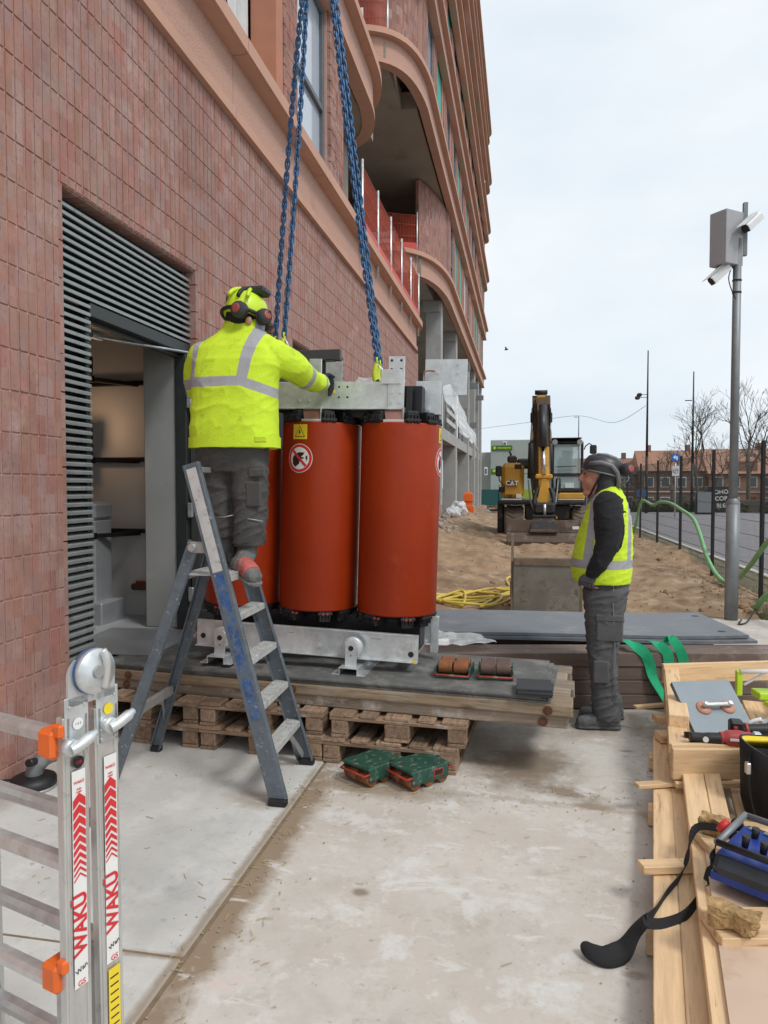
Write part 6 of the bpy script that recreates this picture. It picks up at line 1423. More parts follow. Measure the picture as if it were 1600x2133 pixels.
# ------------------------------------------------------------------ site cabins and green screen fence
cabm = mat('cabin_panel', (.36, .40, .385), .6, .05, .06, 1, dirt=((.30, .33, .32), .15, 1.5))
sgn = mat('sign_green', (.05, .15, .02), .5, 0, .1, 3)
cab = thing('site_cabin', 'grey green double stacked site cabins with green company signs', 'site cabin', (WY(1010, 1050, 62).x, 62, -.35))
x0 = WY(1022, 950, 62).x-cab.location.x; zt = WY(1022, 916, 62).z+.35
for k in range(2): MB().box((x0+3.4, 3, (k+.5)*zt/2), (6.8, 6, zt/2-.04), 0, .04).build('cabin_unit', cabm, cab)
MB().box((x0-1.7, 5, zt*.42), (3.3, 5, zt*.84), 0, .04).build('cabin_unit', mat('cabin_panel_pale', (.42, .43, .41), .6, 0, .06, 1), cab)
def cz(py): return WY(1040, py, 62).z+.35
def cx_(px): return WY(px, 950, 62).x-cab.location.x
for a, b, c_, d_ in ((1025, 1067, 928, 938), (1024, 1034, 976, 985)):
    s = MB().box(((cx_(a)+cx_(b))/2, -.05, (cz(c_)+cz(d_))/2), (cx_(b)-cx_(a), .06, cz(c_)-cz(d_)), 0, .01).build('company_sign', sgn, cab)
    MB().cyl((cx_(a)+.22, -.085, (cz(c_)+cz(d_))/2), (cx_(a)+.22, -.1, (cz(c_)+cz(d_))/2), .13, n=14).build('sign_emblem', C['limeg'], s)
    if b-a > 20:
        for i in range(11): MB().box((cx_(a)+.5+.105*i, -.09, (cz(c_)+cz(d_))/2-.01), (.07, .02, .12)).build('sign_letter', C['limeg'], s)
for a, b, c_, d_ in ((1047, 1056, 920, 928), (1009, 1016, 973, 990)):
    o = MB().box(((cx_(a)+cx_(b))/2, -.04, (cz(c_)+cz(d_))/2), (cx_(b)-cx_(a), .06, cz(c_)-cz(d_)), 0, .02).build('window', C['white'], cab); MB().box(((cx_(a)+cx_(b))/2, -.08, (cz(c_)+cz(d_))/2), ((cx_(b)-cx_(a))*.55, .03, (cz(c_)-cz(d_))*.6)).build('pane', winf, o)
sf = thing('screen_fence', 'dark site fence with green mesh screens before the cabins', 'fence', (WY(1000, 1050, 50).x, 50, -.35))
for k in range(4):
    MB().cyl((k*1.3, 0, 0), (k*1.3, 0, 2.0), .03, n=6).build('post', fpm, sf); MB().box((k*1.3+.65, .02, .95), (1.24, .012, 1.5)).build('screen', mat('screen_%d' % k, ((.02, .10, .10), (.02, .12, .11), (.28, .40, .05), (.02, .10, .10))[k], .8, coords='Position'), sf)

# ------------------------------------------------------------------ background: houses, trees, hedge, lamp posts, signs
hb = [mat('house_brick_%d' % i, c, .9, 0, .15, .6, coords='Position') for i, c in enumerate(((.20, .105, .075), (.165, .095, .07), (.22, .12, .085)))]
rf = [mat('roof_tiles_%d' % i, c, .9, 0, .15, .5, coords='Position', bump=.3, bscale=3) for i, c in enumerate(((.29, .15, .10), (.21, .115, .085), (.33, .18, .125)))]
hw = mat('house_window', (.06, .07, .08), .2, 0, .1, 1)
rr = random.Random(2)
txts = ('with a white door', 'with a pair of chimneys', 'with a wide dormer', 'with pale window frames', 'with a steep gable', 'at the end of the row', 'with a single chimney')
for i in range(7):
    X = 11.0+i*8.2; Yh = 100+rr.uniform(-2, 2)-(i % 2)*2.5; zb = far_z(100)-.42; h_ = 5.1+.4*(i % 2); 
    t = thing('row_house', 'far red brick house '+txts[i]+' behind the bare trees', 'house', (X, Yh, zb), 0, 'brick houses across the road')
    MB().box((0, 4, h_/2), (8.1, 8, h_)).build('wall', hb[i % 3], t)
    m = MB(); rh = 2.3+.5*(i % 3); m.add([(-4.3, -.4, h_-.05), (4.3, -.4, h_-.05), (4.3, 8.4, h_-.05), (-4.3, 8.4, h_-.05), (-4.3, 4, h_+rh), (4.3, 4, h_+rh)], [(0, 1, 5, 4), (2, 3, 4, 5), (0, 4, 3), (1, 2, 5), (0, 3, 2, 1)]); ro = m.build('roof', rf[(i*2+1) % 3], t)
    for cxx in ((-2.5, 2.5) if i == 1 else (2.8,)): MB().box((cxx, 4, h_+rh+.2), (.6, .5, 1.1)).build('chimney', hb[(i+1) % 3], ro)
    if i == 2: MB().box((0, 1.2, h_+.9), (3.2, 2.4, 1.3)).build('dormer', hb[0], ro)
    MB().box((0, -.08, 2.75), (8.1, .1, .12)).build('string_course', C['whited'], t)
    for zz in (1.4, 4.0):
        for xx in (-3.0, -1.0, 1.0, 3.0):
            if zz < 2 and xx == 1.0: MB().box((xx, -.03, 1.1), (.95, .1, 2.1)).build('door', [C['white'], C['green_m'], C['rust']][i % 3], t); continue
            o = MB().box((xx, -.03, zz), (1.15, .1, 1.35)).build('window', C['whited'], t); MB().box((xx, -.09, zz), (.95, .06, 1.12)).build('pane', hw, o)
barkm = mat('bare_bark', (.10, .085, .07), .95, 0, .25, 2)
def tree(label, p, h, seed, lean=0, r0=.2, dens=6):
    t = thing('bare_tree', label, 'tree', p, 0, 'bare winter trees'); rr = random.Random(seed); m = MB(); tk = MB()
    def grow(a, d, l, r, lev, mb):
        b = a+d*l; mid = a.lerp(b, .5)+Vector((rr.uniform(-.05, .05)*l, rr.uniform(-.05, .05)*l, 0))
        mb.tube([a, mid, b], [r, r*.85, r*.68], 6 if lev < 2 else 4 if lev < 3 else 3, caps=False)
        if lev >= dens: return
        n = 3 if lev < 4 else 2
        for i in range(n):
            ang = R(rr.uniform(14, 48)); az = rr.uniform(0, 2*PI); s = d.orthogonal().normalized(); s = Matrix.Rotation(az, 3, d) @ s
            nd = (d*math.cos(ang)+s*math.sin(ang)+Vector((0, 0, .18))).normalized(); grow(a.lerp(b, rr.uniform(.55, 1.0) if i else 1.0), nd, l*rr.uniform(.6, .82), max(r*rr.uniform(.5, .66), .012), lev+1, m)
    grow(Vector((0, 0, 0)), Vector((lean, 0, 1)).normalized(), h*.26, r0, 0, tk)
    tk.build('trunk', barkm, t); m.build('crown', barkm, t)
for i, (px, Yt, h, lb) in enumerate(((1452, 66, 12.5, 'bare tree behind the slim lamp post, with a wide fan of twigs'), (1560, 60, 14.5, 'tall bare tree beyond the pole, reaching above the roofs'), (1400, 78, 10, 'small bare tree behind the blue round sign'), (1330, 84, 9.0, 'low dense bare tree behind the first fence posts'), (1500, 84, 12.0, 'bare tree hidden partly by the grey camera pole'), (1640, 62, 11, 'bare tree at the far end of the hedge'))):
    d = WY(px, 1010, Yt); tree(lb, (d.x, Yt, far_z(Yt)-.43), h, i*5+2, .03*(i % 3-1), .17)
lf = mat('hedge_leaf', (.05, .065, .025), .9, 0, .4, 3, coords='Position'); lf2 = mat('hedge_leaf_brown', (.10, .08, .045), .9, 0, .4, 3, coords='Position')
def hedge(label, x0, x1, y, h, seed, n=900):
    rr = random.Random(seed); m = MB()
    for i in range(n):
        c = Vector((rr.uniform(x0, x1), y+rr.gauss(0, .35), rr.uniform(0, h)*(1-.2*rr.random())-.05)); r = rr.uniform(.05, .14); M3 = Euler((rr.random()*6, rr.random()*6, rr.random()*6)).to_matrix()
        m.add([c+M3 @ Vector(q) for q in ((-r, -r*.5, 0), (r, -r*.5, 0), (r, r*.5, .03), (-r, r*.5, -.02))], [(0, 1, 2, 3)], m=i % 3 // 2)
    m.box(((x0+x1)/2, y, h*.4), (x1-x0, .5, h*.7), 1); return m.build('hedge', [lf, lf2], None, label, 'hedge', 'hedges across the road')
for i, (a, b, y, h) in enumerate(((5.5, 9.3, 47.6, .75), (9.8, 13.5, 47.5, .6), (13.9, 18.5, 46.0, .8), (18.8, 30, 45, .75))): hedge(('low clipped hedge by the tall floodlight post', 'low hedge behind the blue round sign', 'low hedge beside the dark utility cabinet', 'long low hedge beyond the grey camera pole')[i], a, b, y, h, i)
wl2 = MB().box((22, 49.2, .25), (30, .25, .9), 0, .02).build('garden_wall', mat('far_wall', (.10, .09, .08), .9, 0, .2, .6, coords='Position'), None, 'low dark garden wall behind the hedges', 'wall')
uc = thing('utility_cabinet', 'dark grey utility cabinet standing at the edge of the road', 'cabinet', (WY(1466, 1050, 44).x, 44, -.03)); MB().box((0, 0, .65), (.9, .5, 1.3), 0, .03).build('body', C['black'], uc); MB().box((0, -.26, .68), (.8, .02, 1.15), 0, .01).build('door', C['poleg'], uc)
gp = thing('painted_kiosk', 'dark low kiosk wall with pale graffiti lettering', 'kiosk', (WY(1502, 1050, 47).x, 47, -.03)); MB().box((0, .5, .8), (1.5, 1, 1.6), 0, .03).build('wall', C['dark'], gp)
for i, (zz, s_) in enumerate(((1.25, .35), (.85, .35), (.42, .35))): text_obj('graffiti', ('OHO', 'COP', 'BLE')[i], s_, mapT((0, -.01, zz), (1, 0, .05), (-.1, 0, 1), (0, -1, 0)), C['whited'], gp, bold=.01)
def lamp_post(label, px, pt, Y, kind):
    b = WY(px, 1060, Y); top = WY(px, pt, Y).z; t = thing('lamp_post', label, 'lamp post', (b.x, Y, -.03), 0, 'lamp posts'); m = MB(); m.cyl((0, 0, 0), (0, 0, top*.35), .10, .085, n=10); m.cyl((0, 0, top*.35), (0, 0, top), .075, .035, n=10); m.build('mast', blk, t)
    if kind == 1:
        for z, x in ((821, 1334), (827, 1330)):
            q = WY(x, z, Y)-b; zz = WY(x, z, Y).z; MB().bar((q.x, 0, zz), (0, 0, zz), .03, .03).build('bracket', blk, t); MB().box((q.x-.06, -.05, zz-.02), (.28, .22, .22), 0, .06, ).build('floodlight', blk, t)
    else:
        zz = WY(px, 833 if kind == 2 else 868, Y).z; s = -1; m = MB(); m.box((s*.28, 0, zz), (.42, .12, .05), 0, .02); m.build('lamp_head', blk, t)
lamp_post('tall mast with two black floodlights behind the fence', 1346, 729, 45, 1); lamp_post('slim lamp post with a flat lamp arm beside the blue sign', 1441, 773, 47, 2); lamp_post('far short lamp post above the excavator cab', 1204, 866, 75, 3)
d = WY(1406, 1060, 40); sg = thing('traffic_sign', 'round blue arrow sign above a pale plate on a thin post', 'traffic sign', (d.x, 40, -.03))
MB().cyl((0, 0, 0), (0, 0, WY(1406, 950, 40).z+.2), .035, n=8).build('post', C['galv'], sg); zc = WY(1406, 952, 40).z
bd = MB().cyl((0, -.05, zc), (0, -.07, zc), .23, n=24).build('blue_disc', mat('sign_blue', (.02, .13, .50), .4), sg)
MB().prism([(.02, -.14), (.09, -.14), (.09, .06), (-.02, .06), (-.02, .14), (-.15, .02), (-.02, -.09), (-.02, -.01), (.02, -.01)], .004, mapT((0, -.071, zc), (1, 0, 0), (0, 0, 1), (0, -1, 0))).build('white_arrow', C['stw'], bd)
z2 = WY(1406, 980, 40).z; bp_ = MB().box((0, -.06, z2), (.36, .02, .52), 0, .01).build('lower_plate', C['stw'], sg); MB().lathe([(.10, 0), (.13, 0), (.13, .004), (.10, .004)], 20, T=mapT((0, -.072, z2), (1, 0, 0), (0, 0, 1), (0, -1, 0)), caps=False).build('plate_symbol', C['poleg'], bp_); MB().bar((-.09, -.074, z2-.09), (.09, -.074, z2+.09), .004, .03, up=(0, 0, 1)).build('plate_bar', C['poleg'], bp_)
d = WY(1336, 1028, 43); s2 = thing('blue_notice', 'small blue notice board on a post behind the fence', 'sign', (d.x, 43, -.03)); MB().cyl((0, 0, 0), (0, 0, 1.4), .03, n=8).build('post', C['galv'], s2); MB().box((0, -.04, 1.2), (.5, .03, .4), 0, .01).build('board', mat('notice_blue', (.04, .09, .25), .5), s2)
P = [WY(1000, 893, 55), WY(1100, 880, 52), WY(1203, 866, 50), WY(1280, 880, 48), WY(1346, 845, 45.1)]
MB().tube(spline(P, 8), .012, 4).build('overhead_cable', C['black'], None, 'thin cable strung from the lamp masts towards the building', 'cable')
d = WY(1055, 728, 40); t = thing('bird', 'small dark bird flying in the grey sky', 'bird', d)
MB().lathe([(.0, -.12), (.03, -.07), (.045, 0), (.03, .07), (0, .13)], 10, T=Matrix.Rotation(R(80), 4, 'Y')).build('body', C['dark'], t)
for s in (-1, 1): MB().add([(-.04, 0, .0), (.05, 0, 0), (.0, s*.25, .09), (-.08, s*.28, .1), (-.04, 0, -.01), (.05, 0, -.01), (.0, s*.25, .08), (-.08, s*.28, .09)], [(0, 1, 2, 3), (7, 6, 5, 4), (0, 4, 5, 1), (1, 5, 6, 2), (2, 6, 7, 3), (3, 7, 4, 0)]).build('wing', C['dark'], t)
# ------------------------------------------------------------------ people
def ell(c, ax, ay, rx, ry, n=24, p=2.0):
    o = []
    for i in range(n):
        a = 2*PI*i/n; ca, sa = math.cos(a), math.sin(a)
        o.append(Vector(c)+Vector(ax)*rx*math.copysign(abs(ca)**(2/p), ca)+Vector(ay)*ry*math.copysign(abs(sa)**(2/p), sa))
    return o
def ball(mb, c, r, n=16):
    rx, ry, rz = r if isinstance(r, (tuple, list)) else (r, r, r)
    mb.loft([[Vector(c)+Vector((rx*math.sin(t)*math.cos(2*PI*i/n), ry*math.sin(t)*math.sin(2*PI*i/n), rz*math.cos(t))) for i in range(n)] for t in [PI*(k+.02)/(10.04)*1.0 for k in range(11)]])
def limb_(mb, P, Rr, n=16):
    Q = spline(P, 6); k = len(P)-1; rr = []
    for i in range(len(Q)):
        t = i/6; j = min(int(t), k-1); f = t-j; f = f*f*(3-2*f); rr.append(Rr[j]*(1-f)+Rr[j+1]*f)
    mb.tube(Q, rr, n); ball(mb, Q[0], rr[0]*.98); ball(mb, Q[-1], rr[-1]*.98)
def fuse(name, mb, m, parent, voxel=.008, smooth=6, wr=0.0, wscale=.12, wdir=None, attr=None, seed=0, cut=None):
    """one continuous surface: overlapping shapes are fused by a voxel remesh, smoothed and creased"""
    me = bpy.data.meshes.new(name+'_raw'); me.from_pydata([tuple(v) for v in mb.v], [], mb.f)
    o = bpy.data.objects.new(name+'_raw', me); COL.objects.link(o)
    r = o.modifiers.new('r', 'REMESH'); r.mode = 'VOXEL'; r.voxel_size = voxel; r.use_smooth_shade = True
    s = o.modifiers.new('s', 'SMOOTH'); s.iterations = smooth; s.factor = .5
    dg = bpy.context.evaluated_depsgraph_get(); me2 = bpy.data.meshes.new_from_object(o.evaluated_get(dg)); me2.name = name
    bpy.data.objects.remove(o)
    n = len(me2.vertices); co = np.empty(n*3); me2.vertices.foreach_get('co', co); co = co.reshape(-1, 3)
    if wr:
        no = np.empty(n*3); me2.vertices.foreach_get('normal', no); no = no.reshape(-1, 3)
        S3 = np.array(wdir or (1, 1, 1))/wscale
        d = np.empty(n)
        for i_, q in enumerate(co):
            w_ = Vector(((q[0]+.35*q[2])*S3[0]*.6, q[1]*S3[1]*.6, (q[2]-.45*q[0])*S3[2]*1.25))
            r1 = 1-abs(mnoise.noise(w_+Vector((seed, 0, 0)))); r2 = 1-abs(mnoise.noise(w_*1.9+Vector((0, seed, 5))))
            d[i_] = mnoise.noise(w_*.6+Vector((0, 0, seed)))*.35+.75*r1**7+.35*r2**8-.45
        co = co+no*(d*wr)[:, None]; me2.vertices.foreach_set('co', co.ravel())
    if attr is not None:
        at = me2.attributes.new('band', 'FLOAT', 'POINT'); at.data.foreach_set('value', np.array(attr(co), dtype=np.float32))
    me2.materials.clear(); me2.materials.append(m)
    for p in me2.polygons: p.use_smooth = True
    me2.update()
    if parent is not None: me2.transform(Matrix.Translation(-Vector(parent.location)))
    return link(name, me2, parent)
def two_tone(name, a, b, rough=.8, soft=.0015, bump=.35, metal_b=.1, rough_b=.45, var=.07):
    m = mat(name, a, rough, 0, var, 14, bump=bump, bscale=160, dirt=((a[0]*.72, a[1]*.72, a[2]*.8), .06, 7)); n, l, bs = nodes_of(m)
    at = n.new('ShaderNodeAttribute'); at.attribute_name = 'band'
    r = n.new('ShaderNodeMapRange'); r.inputs['From Min'].default_value = -soft; r.inputs['From Max'].default_value = soft; l.new(at.outputs['Fac'], r.inputs['Value'])
    src = bs.inputs['Base Color'].links[0].from_socket; mi = n.new('ShaderNodeMix'); mi.data_type = 'RGBA'; l.new(r.outputs[0], mi.inputs['Factor']); l.new(src, mi.inputs['A']); mi.inputs['B'].default_value = (*b, 1); l.new(mi.outputs['Result'], bs.inputs['Base Color'])
    return m
HIV = (.60, .82, .03); REFL = (.36, .36, .385)
def seg_d(co, a, b):
    a = np.array(a); b = np.array(b); d = b-a; t = np.clip(((co-a)@d)/(d@d), 0, 1); return np.linalg.norm(co-(a+t[:, None]*d), axis=1), ((co-a)@d)/np.sqrt(d@d)

def hand(name, parent, wrist, palm_end, fdir, side, m, curl, s=1.0, spread=.0, thumb=1, tips=None):
    """palm with five unequal bent fingers; fdir = finger direction, side = across the palm towards the little finger, curl = bend direction"""
    W0 = Vector(wrist); P1 = Vector(palm_end); f = Vector(fdir).normalized(); sd = Vector(side); sd = (sd-f*sd.dot(f)).normalized(); c = Vector(curl).normalized()
    mb = MB(); nrm = f.cross(sd).normalized()
    mb.loft([ell(W0.lerp(P1, t), sd, nrm, w*s, h*s, 16, 2.6) for t, w, h in ((-.15, .028, .024), (.15, .033, .022), (.6, .043, .019), (1.0, .042, .016))])
    tm = MB()
    for i, (o, l, r) in enumerate(((-.030, .070, .0095), (-.010, .080, .0098), (.010, .075, .0095), (.029, .058, .0085))):
        b = P1+sd*o*s-f*.012; k = 1+.12*i*spread
        q = [b, b+(f*.95+c*.15)*l*.42*s, b+(f*.72+c*.55)*l*.72*s, b+(f*.45+c*.8)*l*.98*s]
        limb_(mb if tips is None else mb, q[:3] if tips else q, [r*s, r*s, r*.92*s, r*.8*s][:3 if tips else 4], 10)
        if tips: limb_(tm, q[2:], [r*.88*s, r*.78*s], 10)
    b = W0.lerp(P1, .35)-sd*.036*s*thumb
    limb_(mb, [b, b+(f*.6-sd*.55*thumb)*.034*s, b+(f*.95-sd*.5*thumb+c*.3)*.06*s], [.0125*s, .011*s, .009*s], 10)
    o = fuse(name, mb, m, parent, .0035, 3)
    if tips: fuse('fingertips', tm, tips, o, .0035, 3) if False else fuse('fingertips', tm, tips, parent, .0035, 3)
    return o
grey_tr = mat('trousers_grey', (.070, .067, .064), .85, 0, .2, 9, bump=.35, bscale=150, dirt=((.115, .105, .095), .12, 5))
navy = mat('glove_navy', (.018, .022, .032), .75, 0, .2, 20, bump=.4, bscale=120)
blackc = mat('hoodie_black', (.013, .0135, .016), .9, 0, .25, 9, bump=.3, bscale=180)
hoodg = mat('hood_grey', (.045, .047, .053), .9, 0, .15, 12, bump=.3, bscale=180)

# ---- worker on the ladder (seen from behind)
W1 = thing('person', 'worker in lime hi-vis jacket and helmet standing on the step ladder, back turned', 'person', (-1.60, 3.70, 1.145))
Y1 = 3.80
def q1(px, py, yo=0.0): return WY(px, py, Y1+yo)
def ringx(px0, px1, py, hd, yo=0, p=2.4):
    a, b = q1(px0, py, yo), q1(px1, py, yo); return ell((a+b)/2, (1, 0, 0), (0, 1, 0), (b.x-a.x)/2, hd, 28, p)
# body: continuous figure under the clothes
mb = MB(); sh = .022
mb.loft([ringx(430, 545, 940, .10), ringx(422, 558, 900, .11), ringx(424, 556, 830, .11), ringx(425, 560, 760, .11, .02), ringx(440, 555, 722, .09, .05), ringx(480, 530, 700, .06, .08)])
limb_(mb, [q1(505, 712, .06), q1(510, 680, .10)], [.055, .05])
ball(mb, q1(512, 660, .13), (.075, .095, .115)); ball(mb, q1(520, 672, .19), (.055, .07, .08))
for s, P in ((-1, [(452, 950), (455, 1040), (470, 1150)]), (1, [(515, 950), (520, 1050), (515, 1160)])): limb_(mb, [q1(*p, .03) for p in P], [.07, .05, .03])
limb_(mb, [q1(570, 742, .02), q1(628, 785, .28), q1(668, 797, .52)], [.05, .042, .032]); limb_(mb, [q1(425, 742, .02), q1(418, 815, .2), q1(470, 800, .5)], [.05, .042, .032])
fuse('body', mb, C['skin'], W1, .009, 4)
# jacket
mb = MB()
mb.loft([ringx(404, 577, 934, .165), ringx(402, 579, 925, .17), ringx(402, 578, 890, .168), ringx(403, 576, 840, .158), ringx(402, 578, 795, .152), ringx(403, 588, 755, .145, .01), ringx(410, 588, 730, .13, .03), ringx(425, 578, 712, .11, .05), ringx(448, 558, 698, .09, .07), ringx(466, 543, 684, .075, .10)])
mb.loft([ringx(470, 548, 690, .082, .09), ringx(466, 552, 676, .085, .11), ringx(470, 552, 668, .08, .13)])
arm = [q1(566, 738, .02), q1(600, 758, .10), q1(630, 780, .25), q1(652, 793, .42), q1(668, 797, .50)]
limb_(mb, arm, [.088, .088, .078, .066, .058], 18)
larm = [q1(424, 742, .02), q1(412, 775, .10), q1(414, 815, .22), q1(445, 805, .40), q1(470, 800, .5)]
limb_(mb, larm, [.085, .078, .068, .06, .055], 18)
zb = q1(480, 800).z; xr = q1(520, 800).x; x0_ = q1(404, 800).x
L1_, L2_ = q1(408, 740).x, q1(422, 740).x
def att1(co):
    x, y, z = co[:, 0], co[:, 1], co[:, 2]
    drop = np.where(x > xr, (x-xr)*.35, 0)-np.where(x < q1(440, 800).x, (q1(440, 800).x-x)*.1, 0)
    da, ta = seg_d(co, arm[1], arm[4]); armv = (da < .13) & (x > q1(590, 760).x)
    hz = .027-np.abs(z-(zb-.004-drop)); hz = np.where(armv, -1, hz)
    def strip(t0, t1, b0, b1):
        k = np.clip((z-zb)/(q1(500, 700).z-zb), 0, 1.1); a = q1(b0, 790).x*(1-k)+q1(t0, 700).x*k; b = q1(b1, 790).x*(1-k)+q1(t1, 700).x*k
        d = np.minimum(x-a, b-x); d = np.where((z > zb) & ~armv, d, -1); return d
    L = np.linalg.norm(np.array(arm[4])-np.array(arm[1]))
    s1_ = np.where(armv, .026-np.abs(ta-L*.42), -1); s2_ = np.where(armv, .012-np.abs(ta-L*.97), -1)
    return np.maximum.reduce([hz, strip(525, 551, 512, 533), strip(410, 424, 410, 424), s1_, s2_])
jm = two_tone('hivis_jacket', HIV, REFL)
fuse('jacket', mb, jm, W1, .0075, 4, .0085, .17, (1, 1, 1), att1, 3)
a, b = q1(405, 922), q1(575, 922)
mb = MB(); mb.loft([ringx(400, 581, 934, .174), ringx(400, 581, 912, .176)], caps=False); o_ = mb.build('hem_band', mat('hivis_plain', HIV, .8, 0, .07, 14, bump=.35, bscale=160), W1); o_.location = -Vector(W1.location)
t_ = MB(); t_.box(q1(543, 915, -.178)-W1.location, (.07, .012, .035), 0, .005); t_.build('hem_tab', bpy.data.materials['hivis_plain'], W1)
mb = MB(); mb.loft([ringx(430, 570, 945, .14, .015), ringx(560, 585, 900, .10, .06)]); mb2 = MB(); mb2.loft([ringx(565, 586, 930, .07, .10), ringx(567, 588, 860, .06, .11)]); fuse('dark_lining', mb2, navy, W1, .008, 3)
# trousers
mb = MB()
mb.loft([ringx(410, 560, 922, .135), ringx(411, 559, 955, .135), ringx(413, 557, 985, .12)])
mb.loft([ringx(412, 488, 950, .115), ringx(416, 489, 1000, .10), ringx(428, 491, 1050, .092), ringx(437, 494, 1085, .088), ringx(443, 497, 1112, .088), ringx(447, 496, 1122, .08)])
mb.loft([ringx(482, 558, 950, .115), ringx(484, 557, 1000, .10, -.02), ringx(488, 555, 1050, .095, -.03), ringx(488, 553, 1090, .09, -.04), ringx(486, 551, 1122, .09, -.04), ringx(490, 549, 1138, .08, -.04)])
fuse('trousers', mb, grey_tr, W1, .0075, 4, .013, .11, (1, 1, 1.3), None, 8)
mb = MB(); c_ = q1(540, 1000, -.125)-W1.location; 
for px, py, w_, h_ in ((528, 1030, .09, .14), (535, 985, .10, .05)):
    c_ = q1(px, py, -.118)-W1.location; MB().box(c_, (w_, .02, h_), 0, .009, ).build('cargo_pocket', grey_tr, W1)
for px, py, x2, y2 in ((445, 1077, 490, 1072), (492, 1081, 548, 1086)):
    MB().tube([q1(px, py, -.10)-W1.location, q1((px+x2)/2, py, -.127)-W1.location, q1(x2, y2, -.10)-W1.location], .003, 6).build('piping', C['alu_d'], W1)
# boots
bootm = mat('boot_grey', (.13, .13, .125), .8, 0, .3, 14, bump=.4, bscale=60, dirt=((.26, .25, .23), .25, 10)); bootr = mat('boot_red', (.42, .085, .07), .7, 0, .25, 16, dirt=((.30, .24, .21), .22, 12))
def boot1(ankle, heel, toe, zs, label):
    A, H, T = Vector(ankle), Vector(heel), Vector(toe); f = (T-H).normalized(); sd = f.cross(Vector((0, 0, 1))).normalized(); up_ = sd.cross(f)
    mb = MB(); limb_(mb, [A+Vector((0, 0, .10)), A, H.lerp(T, .3)+up_*.05], [.058, .055, .05]); mb.loft([ell(H.lerp(T, t)+up_*h, sd, up_, w, hh, 18, 2.6) for t, w, h, hh in ((-.02, .03, .035, .03), (.1, .042, .045, .042), (.4, .044, .05, .048), (.7, .05, .042, .04), (.92, .045, .035, .033), (1.0, .025, .03, .02))])
    fuse('boot', mb, bootm, W1, .006, 4, .004, .05, None, None, 2)
    mb = MB(); mb.loft([ell(H.lerp(T, t)+up_*h, sd, up_, w, hh, 18, 2.6) for t, w, h, hh in ((.35, .046, .056, .05), (.55, .05, .055, .045), (.75, .052, .046, .042))]); fuse('red_vamp', mb, bootr, W1, .006, 3)
    mb = MB(); mb.loft([ell(H.lerp(T, t)+up_*.006, sd, up_, w, .012, 18, 3) for t, w in ((-.04, .03), (.08, .045), (.4, .043), (.7, .053), (.95, .047), (1.04, .025))]); fuse('sole', mb, mat('sole_'+label, (.16, .155, .15), .9, 0, .25, 20, bump=.4, bscale=80), W1, .005, 2)
    limb_(MB(), [A, A], [.01, .01]) if False else None
    m_ = MB(); m_.tube([A+Vector((.06*math.cos(t), .06*math.sin(t), .085)) for t in [2*PI*i/16 for i in range(16)]], .006, 6, closed=True); o = m_.build('boot_cuff', bootr, W1); o.location = -Vector(W1.location)
boot1(q1(470, 1130, .02), (q1(462, 1150).x, 3.74, 1.147), (q1(478, 1150).x, 4.0, 1.147), 0, 'a')
boot1(q1(515, 1145, -.04), (q1(497, 1160).x-.0, 3.735, 1.142), (q1(545, 1160).x+.045, 3.60, 1.072), 0, 'b')
# glove on the beam
hand('glove', W1, arm[4]+Vector((.0, .0, -.004)), q1(684, 796, .60), (.55, .8, -.12), (-.2, .2, -1), navy, (-.1, .25, -1), 1.08, thumb=1)
hand('glove', W1, larm[4], q1(490, 797, .58), (.5, .85, 0), (.3, -.2, -1), navy, (.2, .2, -.8), 1.05)
# helmet with flipped ear muffs
H0 = q1(513, 655, .13); limem = mat('helmet_lime', (.58, .78, .03), .4, 0, .06, 10); muffr = mat('muff_red', (.30, .07, .06), .5, 0, .15, 12)
hm = MB(); hm.loft([[H0+Vector((.120*k*math.cos(t), .14*k*math.sin(t)+.0, .0))+Vector((0, 0, h))+Vector((0, .35*h*0, 0)) for t in [2*PI*i/32 for i in range(32)]] for k, h in ((.98, -.035), (1.0, -.02), (1.0, .01), (.95, .05), (.82, .085), (.6, .108), (.3, .12), (.03, .123))])
T = Matrix.Translation(H0) @ Matrix.Rotation(R(-14), 4, 'X') @ Matrix.Rotation(R(8), 4, 'Y') @ Matrix.Translation(-H0); hm.v = [tuple(T @ Vector(v)-Vector(W1.location)) for v in hm.v]; hel = hm.build('helmet', limem, W1)
m_ = MB(); m_.tube([T @ (H0+Vector((.131*math.cos(t), .148*math.sin(t), -.03)))-Vector(W1.location) for t in [2*PI*i/32 for i in range(32)]], .011, 8, closed=True); m_.build('helmet_rim', C['dark'], hel)
for k in (-.5, .0, .5): 
    m_ = MB(); m_.tube([T @ (H0+Vector((.128*math.sin(k*.9)*math.cos(t)*1.02, -.148*math.cos(t), .02+.112*math.sin(t))))-Vector(W1.location) for t in [PI*(.05+.6*i/10) for i in range(11)]], .012, 6); m_.build('helmet_rib', C['dark'] if k == 0 else limem, hel)
m_ = MB(); m_.box(T @ (H0+Vector((.03, -.03, .125)))-Vector(W1.location), (.17, .12, .045), 0, .014, ); m_.build('lamp_mount', mat('mount_dark_green', (.02, .03, .026), .5), hel)
